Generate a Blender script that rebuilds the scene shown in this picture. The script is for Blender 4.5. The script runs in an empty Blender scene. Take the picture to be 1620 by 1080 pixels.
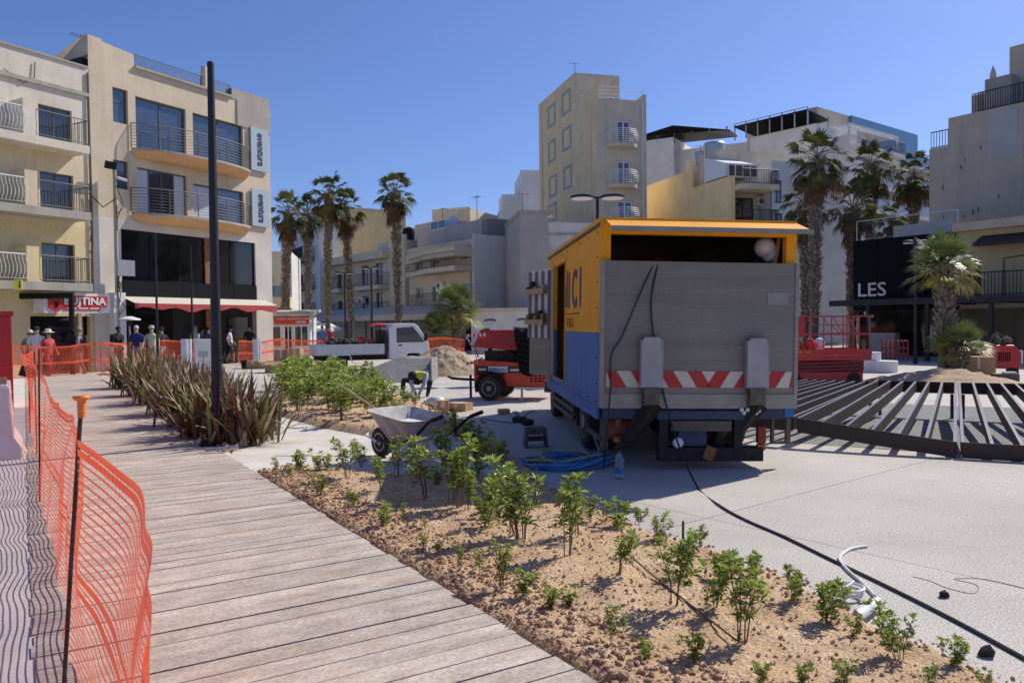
import bpy, math, random
from mathutils import Vector, Matrix, noise
random.seed(11)
RAD = math.radians
SC = bpy.context.scene
COL = SC.collection

# ------------------------------------------------------------------ camera
EYE = 1.75
FPX = 1260.0                      # focal length in pixels of the 1620 px wide photograph
cam_data = bpy.data.cameras.new('camera')
cam_data.sensor_width = 36.0
cam_data.lens = 36.0 * FPX / 1620.0
cam_data.clip_start = 0.05
cam_data.clip_end = 3000
cam_data.dof.use_dof = True
cam_data.dof.focus_distance = 9.5
cam_data.dof.aperture_fstop = 6.3
cam = bpy.data.objects.new('camera', cam_data)
COL.objects.link(cam)
CAM_M = (Matrix.Translation((0, 0, EYE)) @ Matrix.Rotation(RAD(90 - 1.3), 4, 'X')
         @ Matrix.Rotation(RAD(-0.66), 4, 'Z'))
cam.matrix_world = CAM_M
SC.camera = cam
SC.render.resolution_x, SC.render.resolution_y = 1024, 682

# ------------------------------------------------------------------ sky and sun
SUN = Vector((0.82, 0.65, 1.0)).normalized()
SUN_EL = math.asin(SUN.z)
SUN_AZ = math.atan2(SUN.x, SUN.y)          # clockwise from +Y
world = bpy.data.worlds.new('World')
SC.world = world
world.use_nodes = True
wn, wl = world.node_tree.nodes, world.node_tree.links
wn.clear()
sky = wn.new('ShaderNodeTexSky')
sky.sky_type = 'NISHITA'
sky.sun_disc = False
sky.sun_elevation = SUN_EL
sky.sun_rotation = SUN_AZ
sky.air_density = 1.0
sky.dust_density = 0.7
sky.ozone_density = 9.0
bg = wn.new('ShaderNodeBackground')
bg.inputs['Strength'].default_value = 0.092
wo = wn.new('ShaderNodeOutputWorld')
tint = wn.new('ShaderNodeMix'); tint.data_type = 'RGBA'; tint.blend_type = 'MULTIPLY'
tint.inputs['Factor'].default_value = 1.0
tint.inputs['B'].default_value = (.98, .92, 1.09, 1)
wl.new(sky.outputs[0], tint.inputs['A'])
wl.new(tint.outputs['Result'], bg.inputs[0])
wl.new(bg.outputs[0], wo.inputs[0])
sun_data = bpy.data.lights.new('sun', 'SUN')
sun_data.energy = 3.9
sun_data.angle = RAD(0.53)
sun_data.color = (1.0, 0.945, 0.85)
sun = bpy.data.objects.new('sun', sun_data)
COL.objects.link(sun)
sun.rotation_euler = SUN.to_track_quat('Z', 'Y').to_euler()
vs = SC.view_settings
vs.view_transform = 'Standard'
vs.look = 'None'
vs.exposure = 0.32
vs.gamma = 1.0
vs.use_curve_mapping = False

# ------------------------------------------------------------------ pixel helpers
def ray(px, py):
    d = Vector(((px - 810) / FPX, -(py - 540) / FPX, -1.0))
    return Vector((0, 0, EYE)), (CAM_M.to_3x3() @ d)
def G(px, py, z=0.0):
    """photograph pixel -> point on the horizontal plane z"""
    o, d = ray(px, py)
    t = (z - o.z) / d.z
    return o + d * t
def D(px, py, dist):
    """photograph pixel -> point at forward distance dist"""
    o, d = ray(px, py)
    return o + d * (dist / d.y)
class Frame:
    """upright local frame: x along a facade, y into it, z up"""
    def __init__(s, x, y, ang, z=0.0):
        s.loc = Vector((x, y, z)); s.ang = ang
        s.M = Matrix.Translation(s.loc) @ Matrix.Rotation(ang, 4, 'Z')
        s.I = s.M.inverted()
    def hit(s, px, py, axis=1, val=0.0):
        o, d = ray(px, py)
        lo = s.I @ o; ld = s.I.to_3x3() @ d
        t = (val - lo[axis]) / ld[axis]
        return lo + ld * t
    def xz(s, px, py, y=0.0):
        p = s.hit(px, py, 1, y); return p.x, p.z
    def yz(s, px, py, x=0.0):
        p = s.hit(px, py, 0, x); return p.y, p.z

# ------------------------------------------------------------------ mesh builder
class MB:
    def __init__(s):
        s.v = []; s.f = []; s.m = []
    def add(s, vs_, fs, mi=0):
        b = len(s.v)
        s.v.extend([tuple(p) for p in vs_])
        for f in fs:
            s.f.append(tuple(i + b for i in f)); s.m.append(mi)
        return s
    def box(s, x0, x1, y0, y1, z0, z1, mi=0):
        x0, x1 = min(x0, x1), max(x0, x1); y0, y1 = min(y0, y1), max(y0, y1); z0, z1 = min(z0, z1), max(z0, z1)
        v = [(x, y, z) for z in (z0, z1) for y in (y0, y1) for x in (x0, x1)]
        return s.add(v, [(0, 2, 3, 1), (4, 5, 7, 6), (0, 1, 5, 4), (2, 6, 7, 3), (0, 4, 6, 2), (1, 3, 7, 5)], mi)
    def obox(s, M, sx, sy, sz, mi=0):
        v = [M @ Vector((x * sx / 2, y * sy / 2, z * sz / 2)) for z in (-1, 1) for y in (-1, 1) for x in (-1, 1)]
        return s.add(v, [(0, 2, 3, 1), (4, 5, 7, 6), (0, 1, 5, 4), (2, 6, 7, 3), (0, 4, 6, 2), (1, 3, 7, 5)], mi)
    def bar(s, a, b, w, h, mi=0, up=(0, 0, 1)):
        """rectangular bar from a to b"""
        a, b = Vector(a), Vector(b); t = (b - a).normalized(); up = Vector(up)
        if abs(t.dot(up)) > .98: up = Vector((0, 1, 0))
        r = t.cross(up).normalized(); u = r.cross(t)
        v = []
        for p in (a, b):
            for sr, su in ((-1, -1), (1, -1), (1, 1), (-1, 1)):
                v.append(p + r * (sr * w / 2) + u * (su * h / 2))
        return s.add(v, [(3, 2, 1, 0), (4, 5, 6, 7), (0, 1, 5, 4), (1, 2, 6, 5), (2, 3, 7, 6), (3, 0, 4, 7)], mi)
    def tube(s, pts, r, n=6, mi=0, caps=True):
        pts = [Vector(p) for p in pts]
        k = len(pts)
        rs = r if isinstance(r, (list, tuple)) else [r] * k
        ts = []
        for i in range(k):
            a = pts[max(i - 1, 0)]; b = pts[min(i + 1, k - 1)]
            t = (b - a)
            ts.append(t.normalized() if t.length > 1e-9 else Vector((0, 0, 1)))
        up = Vector((0, 0, 1)) if abs(ts[0].z) < .9 else Vector((1, 0, 0))
        nrm = ts[0].cross(up).normalized()
        v = []
        for i in range(k):
            nrm = (nrm - ts[i] * nrm.dot(ts[i]))
            nrm = nrm.normalized() if nrm.length > 1e-6 else ts[i].orthogonal().normalized()
            bn = ts[i].cross(nrm)
            for j in range(n):
                a = 2 * math.pi * j / n
                v.append(pts[i] + (nrm * math.cos(a) + bn * math.sin(a)) * rs[i])
        f = []
        for i in range(k - 1):
            for j in range(n):
                j2 = (j + 1) % n
                f.append((i * n + j, i * n + j2, (i + 1) * n + j2, (i + 1) * n + j))
        if caps:
            f.append(tuple(reversed(range(n)))); f.append(tuple((k - 1) * n + j for j in range(n)))
        return s.add(v, f, mi)
    def lathe(s, prof, n=16, c=(0, 0, 0), mi=0, M=None):
        v = []; c = Vector(c)
        for r, z in prof:
            for j in range(n):
                a = 2 * math.pi * j / n
                p = Vector((r * math.cos(a), r * math.sin(a), z))
                v.append((M @ p if M else p) + c)
        f = []
        for i in range(len(prof) - 1):
            for j in range(n):
                j2 = (j + 1) % n
                f.append((i * n + j, i * n + j2, (i + 1) * n + j2, (i + 1) * n + j))
        f.append(tuple(reversed(range(n)))); f.append(tuple((len(prof) - 1) * n + j for j in range(n)))
        return s.add(v, f, mi)
    def prism(s, poly, vec, mi=0):
        """3-D polygon extruded along vec"""
        k = len(poly); vec = Vector(vec)
        v = [Vector(p) for p in poly] + [Vector(p) + vec for p in poly]
        f = [tuple(range(k)), tuple(reversed(range(k, 2 * k)))]
        for i in range(k):
            j = (i + 1) % k
            f.append((j, i, i + k, j + k))
        return s.add(v, f, mi)
    def quad(s, a, b, c, d, mi=0):
        return s.add([a, b, c, d], [(0, 1, 2, 3)], mi)
    def ball(s, c, r, n=8, m=5, mi=0, sq=(1, 1, 1)):
        prof = []
        c = Vector(c); v = []; f = []
        for i in range(m + 1):
            t = math.pi * i / m
            for j in range(n):
                a = 2 * math.pi * j / n
                v.append(c + Vector((math.sin(t) * math.cos(a) * r * sq[0], math.sin(t) * math.sin(a) * r * sq[1], -math.cos(t) * r * sq[2])))
        for i in range(m):
            for j in range(n):
                j2 = (j + 1) % n
                f.append((i * n + j, i * n + j2, (i + 1) * n + j2, (i + 1) * n + j))
        return s.add(v, f, mi)
    def mesh(s, name, mats, smooth=False, angle=40):
        me = bpy.data.meshes.new(name)
        me.from_pydata(s.v, [], s.f)
        if not isinstance(mats, (list, tuple)): mats = [mats]
        for m in mats: me.materials.append(m)
        if len(mats) > 1: me.polygons.foreach_set('material_index', s.m)
        if smooth:
            me.polygons.foreach_set('use_smooth', [True] * len(me.polygons))
            if angle: me.set_sharp_from_angle(angle=RAD(angle))
        me.update()
        return me
    def build(s, name, mats, parent=None, smooth=False, angle=40, bevel=0):
        o = bpy.data.objects.new(name, s.mesh(name, mats, smooth, angle))
        COL.objects.link(o)
        if parent: o.parent = parent
        if bevel:
            md = o.modifiers.new('bevel', 'BEVEL'); md.width = bevel; md.segments = 2; md.limit_method = 'ANGLE'
        return o

def tag(o, label=None, cat=None, group=None, kind=None):
    if label: o['label'] = label
    if cat: o['category'] = cat
    if group: o['group'] = group
    if kind: o['kind'] = kind
    return o
def thing(name, label, cat, loc=(0, 0, 0), rz=0.0, group=None):
    o = bpy.data.objects.new(name, None)
    o.empty_display_size = .2
    COL.objects.link(o)
    o.location = loc; o.rotation_euler = (0, 0, rz)
    return tag(o, label, cat, group)
def place(name, mesh, loc=(0, 0, 0), rz=0, parent=None, scale=None):
    o = bpy.data.objects.new(name, mesh); COL.objects.link(o)
    o.location = loc; o.rotation_euler = (0, 0, rz) if not isinstance(rz, tuple) else rz
    if parent: o.parent = parent
    if scale: o.scale = (scale,) * 3 if not isinstance(scale, tuple) else scale
    return o
def text_obj(txt, size, mat_, parent, M, depth=.01, name='lettering', sx=1.0, bold=0.0, align='LEFT', shear=0):
    cu = bpy.data.curves.new('lettering', 'FONT')
    cu.body = txt; cu.size = size; cu.extrude = depth; cu.align_x = align; cu.offset = bold; cu.shear = shear
    cu.resolution_u = 3
    t = bpy.data.objects.new('lettering_tmp', cu); COL.objects.link(t)
    dg = bpy.context.evaluated_depsgraph_get()
    me = bpy.data.meshes.new_from_object(t.evaluated_get(dg))
    bpy.data.objects.remove(t); bpy.data.curves.remove(cu)
    me.transform(M @ Matrix.Diagonal((sx, 1, 1, 1)))
    me.materials.clear(); me.materials.append(mat_)
    o = bpy.data.objects.new(name, me); COL.objects.link(o)
    o.parent = parent
    return o
# text that lies in a facade plane (local x right, z up, facing -y)
def face_text(txt, size, mat_, parent, x, y, z, **k):
    return text_obj(txt, size, mat_, parent, Matrix.Translation((x, y, z)) @ Matrix.Rotation(RAD(90), 4, 'X'), **k)

# ------------------------------------------------------------------ materials
def mat(name, col, rough=.75, var=.18, scale=3.0, col2=None, bump=0.0, bscale=60.0, metal=0.0, spec=.5,
        streak=0.0, streak_col=(.12, .11, .1), streak_scale=(2.2, 2.2, .18), speck=0.0, speck_scale=150.0, objrand=0.0, stretch=None, rotz=0.0, coat=0.0,
        trans=0.0):
    m = bpy.data.materials.new(name); m.use_nodes = True
    nt = m.node_tree; N, L = nt.nodes, nt.links
    N.clear()
    out = N.new('ShaderNodeOutputMaterial'); b = N.new('ShaderNodeBsdfPrincipled')
    L.new(b.outputs[0], out.inputs[0])
    geo = N.new('ShaderNodeNewGeometry')
    vec = geo.outputs['Position']
    if stretch or rotz:
        mp = N.new('ShaderNodeMapping'); mp.vector_type = 'POINT'
        r = N.new('ShaderNodeVectorRotate'); r.rotation_type = 'Z_AXIS'; r.inputs['Angle'].default_value = -rotz
        L.new(vec, r.inputs['Vector']); L.new(r.outputs[0], mp.inputs['Vector'])
        mp.inputs['Scale'].default_value = stretch or (1, 1, 1)
        vec_s = mp.outputs[0]
    else:
        vec_s = vec
    nz = N.new('ShaderNodeTexNoise'); nz.inputs['Scale'].default_value = scale; nz.inputs['Detail'].default_value = 7
    nz.inputs['Roughness'].default_value = .62
    L.new(vec_s, nz.inputs['Vector'])
    rp = N.new('ShaderNodeValToRGB')
    rp.color_ramp.elements[0].position = .3; rp.color_ramp.elements[1].position = .7
    c = Vector(col)
    if col2 is None:
        rp.color_ramp.elements[0].color = (*[max(0, x * (1 - var)) for x in c], 1)
        rp.color_ramp.elements[1].color = (*[min(1, x * (1 + var)) for x in c], 1)
    else:
        rp.color_ramp.elements[0].color = (*col, 1); rp.color_ramp.elements[1].color = (*col2, 1)
    L.new(nz.outputs['Fac'], rp.inputs[0])
    cur = rp.outputs[0]
    if speck:
        n2 = N.new('ShaderNodeTexNoise'); n2.inputs['Scale'].default_value = speck_scale; n2.inputs['Detail'].default_value = 2
        L.new(vec, n2.inputs['Vector'])
        r2 = N.new('ShaderNodeMapRange'); r2.inputs['From Min'].default_value = .3; r2.inputs['From Max'].default_value = .7
        r2.inputs['To Min'].default_value = 1 - speck; r2.inputs['To Max'].default_value = 1 + speck
        L.new(n2.outputs['Fac'], r2.inputs['Value'])
        mx = N.new('ShaderNodeVectorMath'); mx.operation = 'SCALE'
        L.new(cur, mx.inputs[0]); L.new(r2.outputs[0], mx.inputs['Scale']); cur = mx.outputs[0]
    if streak:
        mp2 = N.new('ShaderNodeMapping'); mp2.inputs['Scale'].default_value = streak_scale
        L.new(vec, mp2.inputs['Vector'])
        n3 = N.new('ShaderNodeTexNoise'); n3.inputs['Scale'].default_value = 1.0; n3.inputs['Detail'].default_value = 8; n3.inputs['Roughness'].default_value = .7
        L.new(mp2.outputs[0], n3.inputs['Vector'])
        r3 = N.new('ShaderNodeMapRange'); r3.inputs['From Min'].default_value = .5; r3.inputs['From Max'].default_value = .78
        r3.inputs['To Min'].default_value = 0; r3.inputs['To Max'].default_value = streak
        L.new(n3.outputs['Fac'], r3.inputs['Value'])
        mm = N.new('ShaderNodeMix'); mm.data_type = 'RGBA'
        L.new(r3.outputs[0], mm.inputs['Factor']); L.new(cur, mm.inputs['A']); mm.inputs['B'].default_value = (*streak_col, 1)
        cur = mm.outputs['Result']
    if objrand:
        oi = N.new('ShaderNodeObjectInfo')
        r4 = N.new('ShaderNodeMapRange'); r4.inputs['To Min'].default_value = 1 - objrand; r4.inputs['To Max'].default_value = 1 + objrand
        L.new(oi.outputs['Random'], r4.inputs['Value'])
        mx = N.new('ShaderNodeVectorMath'); mx.operation = 'SCALE'
        L.new(cur, mx.inputs[0]); L.new(r4.outputs[0], mx.inputs['Scale']); cur = mx.outputs[0]
    L.new(cur, b.inputs['Base Color'])
    b.inputs['Roughness'].default_value = rough
    b.inputs['Metallic'].default_value = metal
    b.inputs['Specular IOR Level'].default_value = spec
    b.inputs['Coat Weight'].default_value = coat
    if trans:
        tr = N.new('ShaderNodeBsdfTranslucent'); L.new(cur, tr.inputs['Color'])
        ms = N.new('ShaderNodeMixShader'); ms.inputs[0].default_value = trans
        L.new(b.outputs[0], ms.inputs[1]); L.new(tr.outputs[0], ms.inputs[2]); L.new(ms.outputs[0], out.inputs[0])
    if bump:
        nb = N.new('ShaderNodeTexNoise'); nb.inputs['Scale'].default_value = bscale; nb.inputs['Detail'].default_value = 5
        L.new(vec_s, nb.inputs['Vector'])
        bp = N.new('ShaderNodeBump'); bp.inputs['Strength'].default_value = bump; bp.inputs['Distance'].default_value = .02
        L.new(nb.outputs['Fac'], bp.inputs['Height']); L.new(bp.outputs[0], b.inputs['Normal'])
    return m

M = {}
M['ground'] = mat('far_ground', (.33, .32, .30), .9, .15, .8, speck=.15, speck_scale=30)
M['concrete'] = mat('washed_concrete', (.50, .456, .40), .85, .12, .55, speck=.42, speck_scale=75, bump=.5, bscale=90, objrand=.05, streak=.5, streak_col=(.33, .30, .26), streak_scale=(.35, .9, 1))
M['joint'] = mat('joint', (.12, .115, .11), .95)
M['path'] = mat('sandy_concrete', (.52, .46, .37), .9, .0, 1.6, col2=(.66, .63, .57), speck=.15, speck_scale=90, bump=.25, bscale=70)
M['paver'] = mat('pale_paver', (.60, .55, .49), .85, .12, 2, speck=.15, speck_scale=90)
M['soil'] = mat('ochre_soil', (.41, .255, .135), .95, .0, 2.6, col2=(.60, .43, .26), speck=.30, speck_scale=60, bump=.9, bscale=42)
M['clod'] = mat('soil_clod', (.36, .21, .11), .95, .0, 9, col2=(.58, .41, .25), speck=.2)
M['mulch'] = mat('dark_clod', (.25, .14, .08), .95, .0, 9, col2=(.48, .33, .21), speck=.25)
M['deck'] = mat('weathered_wood', (.325, .265, .21), .8, .0, 2.0, col2=(.56, .485, .41), bump=.3, bscale=14, stretch=(1.5, 4.2, 1), rotz=RAD(31.5), objrand=.10, speck=.2, speck_scale=42, streak=.55, streak_col=(.44, .29, .18), streak_scale=(1.3, 2.6, 1))
M['steel_dark'] = mat('brown_primer_steel', (.045, .026, .022), .6, .2, 4)
M['steel_top'] = mat('pale_steel', (.30, .28, .28), .35, .2, 12, metal=.7)  # lighter metal tone used on the bar tops
M['pole'] = mat('anthracite_paint', (.024, .026, .031), .5, .08, 3, spec=.3)
M['black'] = mat('black_metal', (.009, .009, .011), .5, .2, 3, spec=.2)
M['galv'] = mat('galvanised', (.42, .43, .44), .4, .15, 14, metal=.6)
M['alu'] = mat('dull_aluminium', (.25, .228, .195), .5, .0, 1.6, col2=(.185, .17, .145), metal=.12, bump=.03, bscale=30, stretch=(.5, .5, 4.5), speck=.07, speck_scale=55, streak=.3, streak_col=(.33, .31, .28))
M['alu2'] = mat('dull_aluminium_edge', (.30, .275, .24), .5, .15, 5, metal=.2)
M['orange_net'] = mat('orange_plastic', (.90, .145, .06), .5, .08, 4, trans=.4)
M['cap'] = mat('orange_cap', (.85, .22, .03), .5, .1, 5)
M['rust'] = mat('rusty_rebar', (.055, .035, .028), .8, .4, 60)
M['yellow'] = mat('truck_yellow', (.86, .38, .008), .55, .1, 2.2, streak=.3, streak_col=(.30, .14, .03), speck=.05, speck_scale=25, spec=.3)
M['blue'] = mat('truck_blue', (.03, .135, .37), .55, .0, 2.0, col2=(.06, .20, .47), streak=.35, streak_col=(.28, .33, .42), speck=.06, speck_scale=25, spec=.3)
M['blue_dark'] = mat('grimy_blue', (.03, .05, .10), .6, .3, 9)
M['grime'] = mat('grimy_chassis', (.026, .023, .021), .85, .45, 12)
M['grime2'] = mat('dusty_steel', (.13, .108, .082), .8, .35, 9)
M['rust2'] = mat('rust_tank', (.26, .115, .045), .8, .4, 12)
M['navy'] = mat('navy_print', (.025, .025, .11), .5, .1, 3)
M['dark_print'] = mat('dark_print', (.06, .035, .02), .5, .1, 3)
M['tyre'] = mat('tyre', (.03, .029, .028), .85, .3, 12)
M['rim'] = mat('dusty_rim', (.36, .30, .22), .7, .2, 12)
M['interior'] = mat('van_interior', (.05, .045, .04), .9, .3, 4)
M['plywood'] = mat('plywood', (.40, .29, .17), .8, .2, 8, stretch=(1, 1, 8))
M['redpaint'] = mat('red_paint', (.50, .022, .022), .45, .15, 4, coat=.15)
M['redorange'] = mat('red_orange_paint', (.60, .05, .018), .42, .1, 5, speck=.06, speck_scale=40, coat=.15)
M['redrail'] = mat('faded_red_rail', (.42, .07, .075), .5, .15, 8)
M['white'] = mat('white_paint', (.72, .72, .71), .5, .06, 4)
M['cream_white'] = mat('cream_reflective', (.62, .57, .46), .5, .08, 8)
M['red_refl'] = mat('red_reflective', (.48, .02, .018), .45, .12, 30)
M['lamp_red'] = mat('red_lens', (.22, .012, .01), .2)
M['lamp_amber'] = mat('amber_lens', (.5, .16, .02), .2)
M['glass'] = mat('window_glass', (.018, .026, .038), .04, .1, 2, spec=1.0, coat=.6)
M['glass_blue'] = mat('tinted_window_glass', (.045, .075, .125), .05, .2, .6, spec=1.0, coat=.6)
M['glass_dark'] = mat('dark_shop_glass', (.010, .011, .013), .05, .2, 1, spec=.8)
M['curtain'] = mat('pale_curtain', (.50, .56, .62), .9, .12, 3, stretch=(14, 14, .3))
M['winframe'] = mat('aluminium_window_frame', (.10, .10, .105), .5, .1, 5)
M['winwhite'] = mat('white_window_frame', (.74, .75, .76), .5, .05, 5)
M['rail_white'] = mat('white_railing', (.72, .72, .70), .5, .08, 5)
M['rail_brown'] = mat('brown_grey_railing', (.12, .105, .095), .55, .2, 8)
M['rail_black'] = mat('black_railing', (.02, .02, .022), .5, .2, 8)
M['fabric_red'] = mat('red_awning', (.50, .075, .07), .85, .15, 3)
M['fabric_pale'] = mat('pale_awning', (.50, .46, .40), .9, .12, 2)
M['cardboard'] = mat('cardboard', (.44, .28, .15), .9, .12, 5)
M['plastic_white'] = mat('white_wrap', (.62, .63, .66), .35, .12, 9, bump=.5, bscale=14)
M['barrier_white'] = mat('white_barrier_plastic', (.70, .66, .66), .5, .06, 6)
M['cement'] = mat('cement_crust', (.42, .40, .38), .85, .25, 9, speck=.15, bump=.4, bscale=50)
M['cement_wet'] = mat('mortar', (.60, .59, .57), .9, .12, 8, bump=.5, bscale=40)
M['wood_handle'] = mat('wood_handle', (.50, .36, .22), .7, .2, 12)
M['hose_blue'] = mat('blue_hose', (.06, .19, .42), .4, .25, 8)
M['hose_yellow'] = mat('yellow_hose', (.45, .37, .10), .5, .25, 8)
M['cable'] = mat('black_cable', (.02, .02, .021), .5, .2, 9)
M['conduit'] = mat('white_conduit', (.72, .70, .68), .5, .08, 9)
M['gravel'] = mat('grey_gravel', (.27, .255, .235), .95, .15, 2, speck=.35, speck_scale=34, bump=.9, bscale=40)
M['sand'] = mat('brown_spoil', (.33, .225, .135), .95, .0, 3, col2=(.50, .375, .25), speck=.3, speck_scale=24, bump=1.0, bscale=18)
M['trunk'] = mat('palm_trunk', (.125, .098, .075), .95, .4, 6, speck=.3, speck_scale=22, bump=1, bscale=16)
M['boot'] = mat('palm_boot', (.23, .185, .14), .9, .45, 5)
M['palm'] = mat('palm_green', (.04, .062, .014), .75, .0, 2.2, col2=(.085, .105, .03), trans=.2)
M['palm_olive'] = mat('palm_olive', (.075, .08, .02), .75, .0, 3, col2=(.16, .145, .045), trans=.2)
M['palm_dead'] = mat('palm_dead', (.13, .078, .035), .85, .3, 4, trans=.15)
M['fan'] = mat('fan_palm_green', (.13, .175, .045), .42, .0, 4, col2=(.27, .31, .11), trans=.2)
M['fan_yellow'] = mat('fan_palm_yellow', (.33, .27, .04), .5, .25, 4, trans=.2)
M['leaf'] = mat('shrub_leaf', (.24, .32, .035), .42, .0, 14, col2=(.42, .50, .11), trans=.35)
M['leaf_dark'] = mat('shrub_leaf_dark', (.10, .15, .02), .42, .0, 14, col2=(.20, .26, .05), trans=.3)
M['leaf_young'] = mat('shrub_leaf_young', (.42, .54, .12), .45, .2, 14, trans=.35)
M['twig'] = mat('twig', (.13, .085, .055), .9, .3, 12)
M['flax_a'] = mat('bronze_blade', (.16, .075, .042), .45, .35, 7, trans=.15)
M['flax_b'] = mat('olive_blade', (.17, .175, .05), .45, .3, 7, trans=.25)
M['flax_c'] = mat('straw_blade', (.48, .36, .23), .6, .3, 7, trans=.15)

# ------------------------------------------------------------------ ground, paving, deck
def inpoly(x, y, P):
    c = False; j = len(P) - 1
    for i in range(len(P)):
        xi, yi = P[i]; xj, yj = P[j]
        if (yi > y) != (yj > y) and x < (xj - xi) * (y - yi) / (yj - yi) + xi: c = not c
        j = i
    return c
def edge_dist(x, y, P):
    d = 1e9
    for i in range(len(P)):
        ax, ay = P[i]; bx, by = P[(i + 1) % len(P)]
        dx, dy = bx - ax, by - ay
        t = max(0, min(1, ((x - ax) * dx + (y - ay) * dy) / (dx * dx + dy * dy + 1e-12)))
        d = min(d, math.hypot(ax + dx * t - x, ay + dy * t - y))
    return d
def N2(x, y, s=1.0, o=0.0): return noise.noise(Vector((x * s, y * s, o)))
def gp(L, z=0.0): return [tuple(G(a, b, z).xy) for a, b in L]

mb = MB(); mb.quad((-300, -60, -.11), (300, -60, -.11), (300, 500, -.11), (-300, 500, -.11))
tag(mb.build('ground', M['ground']), kind='structure')
mb = MB(); mb.quad((-60, -6, -.055), (45, -6, -.055), (45, 75, -.055), (-60, 75, -.055))
paving = tag(mb.build('paving', M['joint']), kind='structure')
PA = RAD(39); PW = 4.6
pc, ps_ = math.cos(PA), math.sin(PA)
panel = MB().box(-PW / 2 + .004, PW / 2 - .004, -PW / 2 + .004, PW / 2 - .004, -.05, 0).mesh('concrete_panel', M['concrete'])
J = Vector((1.72, 7.05))              # the crossing of two joints near the truck's shadow
for i in range(-14, 16):
    for j in range(-14, 16):
        u, v = (i + .5) * PW, (j + .5) * PW
        x, y = J.x + u * pc - v * ps_, J.y + u * ps_ + v * pc
        if y > 52 or y < -3 or abs(x) > y * .72 + 6: continue
        place('concrete_panel', panel, (x, y, 0), PA, paving)

# timber deck: straight walk heading to the left
DH = Vector((-.5225, .8526, 0)); DP = Vector((.8526, .5225, 0)); DE = Vector((.35, 3.65, 0))
DECK_Z = .10; DW = 2.2
mb = MB()
a = DE - DH * 3.2 - DP * DW; b = DE - DH * 3.2; c = DE + DH * 30; d = DE + DH * 30 - DP * DW
mb.quad(*[p + Vector((0, 0, .035)) for p in (a, b, c, d)])
deck = tag(mb.build('deck', M['joint']), kind='structure')
pl = MB(); pl.box(-DW, 0, -.0825, .0825, -.03, 0)
plank_me = pl.mesh('plank', M['deck'])
for i in range(188):
    p = DE + DH * (-3.1 + i * .175)
    o = place('plank', plank_me, (p.x + random.uniform(-.012, .012), p.y, DECK_Z + random.uniform(-.0007, .0007)), math.atan2(DP.y, DP.x), deck)
# pale pavement on the far side of the fence
mb = MB()
q0 = DE - DH * 3.2 - DP * (DW - .04); q1 = DE + DH * 30 - DP * (DW - .04)
mb.prism([(q0.x, q0.y, .09), (q1.x, q1.y, .09), (q1.x - 14, q1.y, .09), (q0.x - 14, q0.y, .09)], (0, 0, -.1))
tag(mb.build('pavement', M['paver']), kind='structure')
# sandy crossing between the two beds
PATH = gp([(318, 714), (352, 702), (425, 690), (412, 664), (432, 655), (505, 676), (580, 690), (690, 676), (800, 736), (850, 770), (720, 762), (560, 752), (398, 749)], .05)
mb = MB(); mb.prism([(x, y, .05) for x, y in reversed(PATH)], (0, 0, -.06))
o = tag(mb.build('crossing_path', M['path']), kind='structure')

# planting beds
def deck_edge(t, off=0.0):
    p = DE + DH * t + DP * off; return (p.x, p.y)
tA = (G(400, 745, .1) - DE).dot(DH)
BED_A = ([deck_edge(-2.6, -.05), deck_edge(tA, -.05)] + gp([(440, 741), (490, 737), (560, 745), (640, 752), (720, 754), (790, 752), (850, 762)], .06)
         + gp([(880, 776), (940, 803), (1040, 848), (1150, 884), (1250, 918), (1370, 976), (1500, 1040), (1640, 1102), (1800, 1180)], .03) + [(2.3, 1.4)])
BED_B = gp([(428, 657), (470, 668), (511, 678), (578, 690), (640, 694), (672, 680), (700, 688), (745, 710), (800, 736), (848, 766), (864, 760), (840, 728), (764, 697), (712, 667), (700, 655), (682, 641), (640, 629), (560, 612), (500, 602), (446, 598), (425, 620)], .06)
BED_C = ([deck_edge(8.3, -.05)] + gp([(372, 716), (428, 694), (425, 668)], .06) + [deck_edge(11, 1.7), deck_edge(15, 1.5), deck_edge(21, 1.3), deck_edge(22.5, .2), deck_edge(22.5, -.05)])
def soil_h(x, y):
    return .028 * N2(x, y, 1.3, 3) + .022 * N2(x, y, 4.1, 7) + .016 * N2(x, y, 11, 1) + .009 * N2(x, y, 27, 5)
def bed(name, P, step, base, edge=.16, low=-.02):
    xs = [p[0] for p in P]; ys = [p[1] for p in P]
    x0, y0 = min(xs), min(ys)
    nx = int((max(xs) - x0) / step) + 2; ny = int((max(ys) - y0) / step) + 2
    idx = {}; mb = MB(); H = {}
    def vert(i, j):
        if (i, j) in idx: return idx[(i, j)]
        x, y = x0 + i * step, y0 + j * step
        ins = inpoly(x, y, P); d = edge_dist(x, y, P) * (1 if ins else -1) + .05 * N2(x, y, 3.3, 2)
        t = max(0, min(1, d / edge)); t = t * t * (3 - 2 * t)
        side = (Vector((x, y, 0)) - DE).dot(DP)
        zz = low + (base - low) * t + soil_h(x, y) * (.3 + .7 * t)
        if side < .22: zz = min(zz, DECK_Z - .012 + max(0, side) * .1) if side < .05 else zz
        if d < .0: zz = min(zz, low)
        idx[(i, j)] = len(mb.v); mb.v.append((x, y, zz)); return idx[(i, j)]
    for j in range(ny):
        for i in range(nx):
            cx, cy = x0 + (i + .5) * step, y0 + (j + .5) * step
            if inpoly(cx, cy, P) or edge_dist(cx, cy, P) < step:
                if (Vector((cx, cy, 0)) - DE).dot(DP) < -.06: continue
                mb.f.append((vert(i, j), vert(i + 1, j), vert(i + 1, j + 1), vert(i, j + 1))); mb.m.append(0)
    return tag(mb.build(name, M['soil'], smooth=True, angle=None), kind='structure')
bed('planting_bed_near', BED_A, .045, .105)
bed('planting_bed_far', BED_B, .09, .15, .25)
bed('planting_bed_flax', BED_C, .07, .11)

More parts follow.
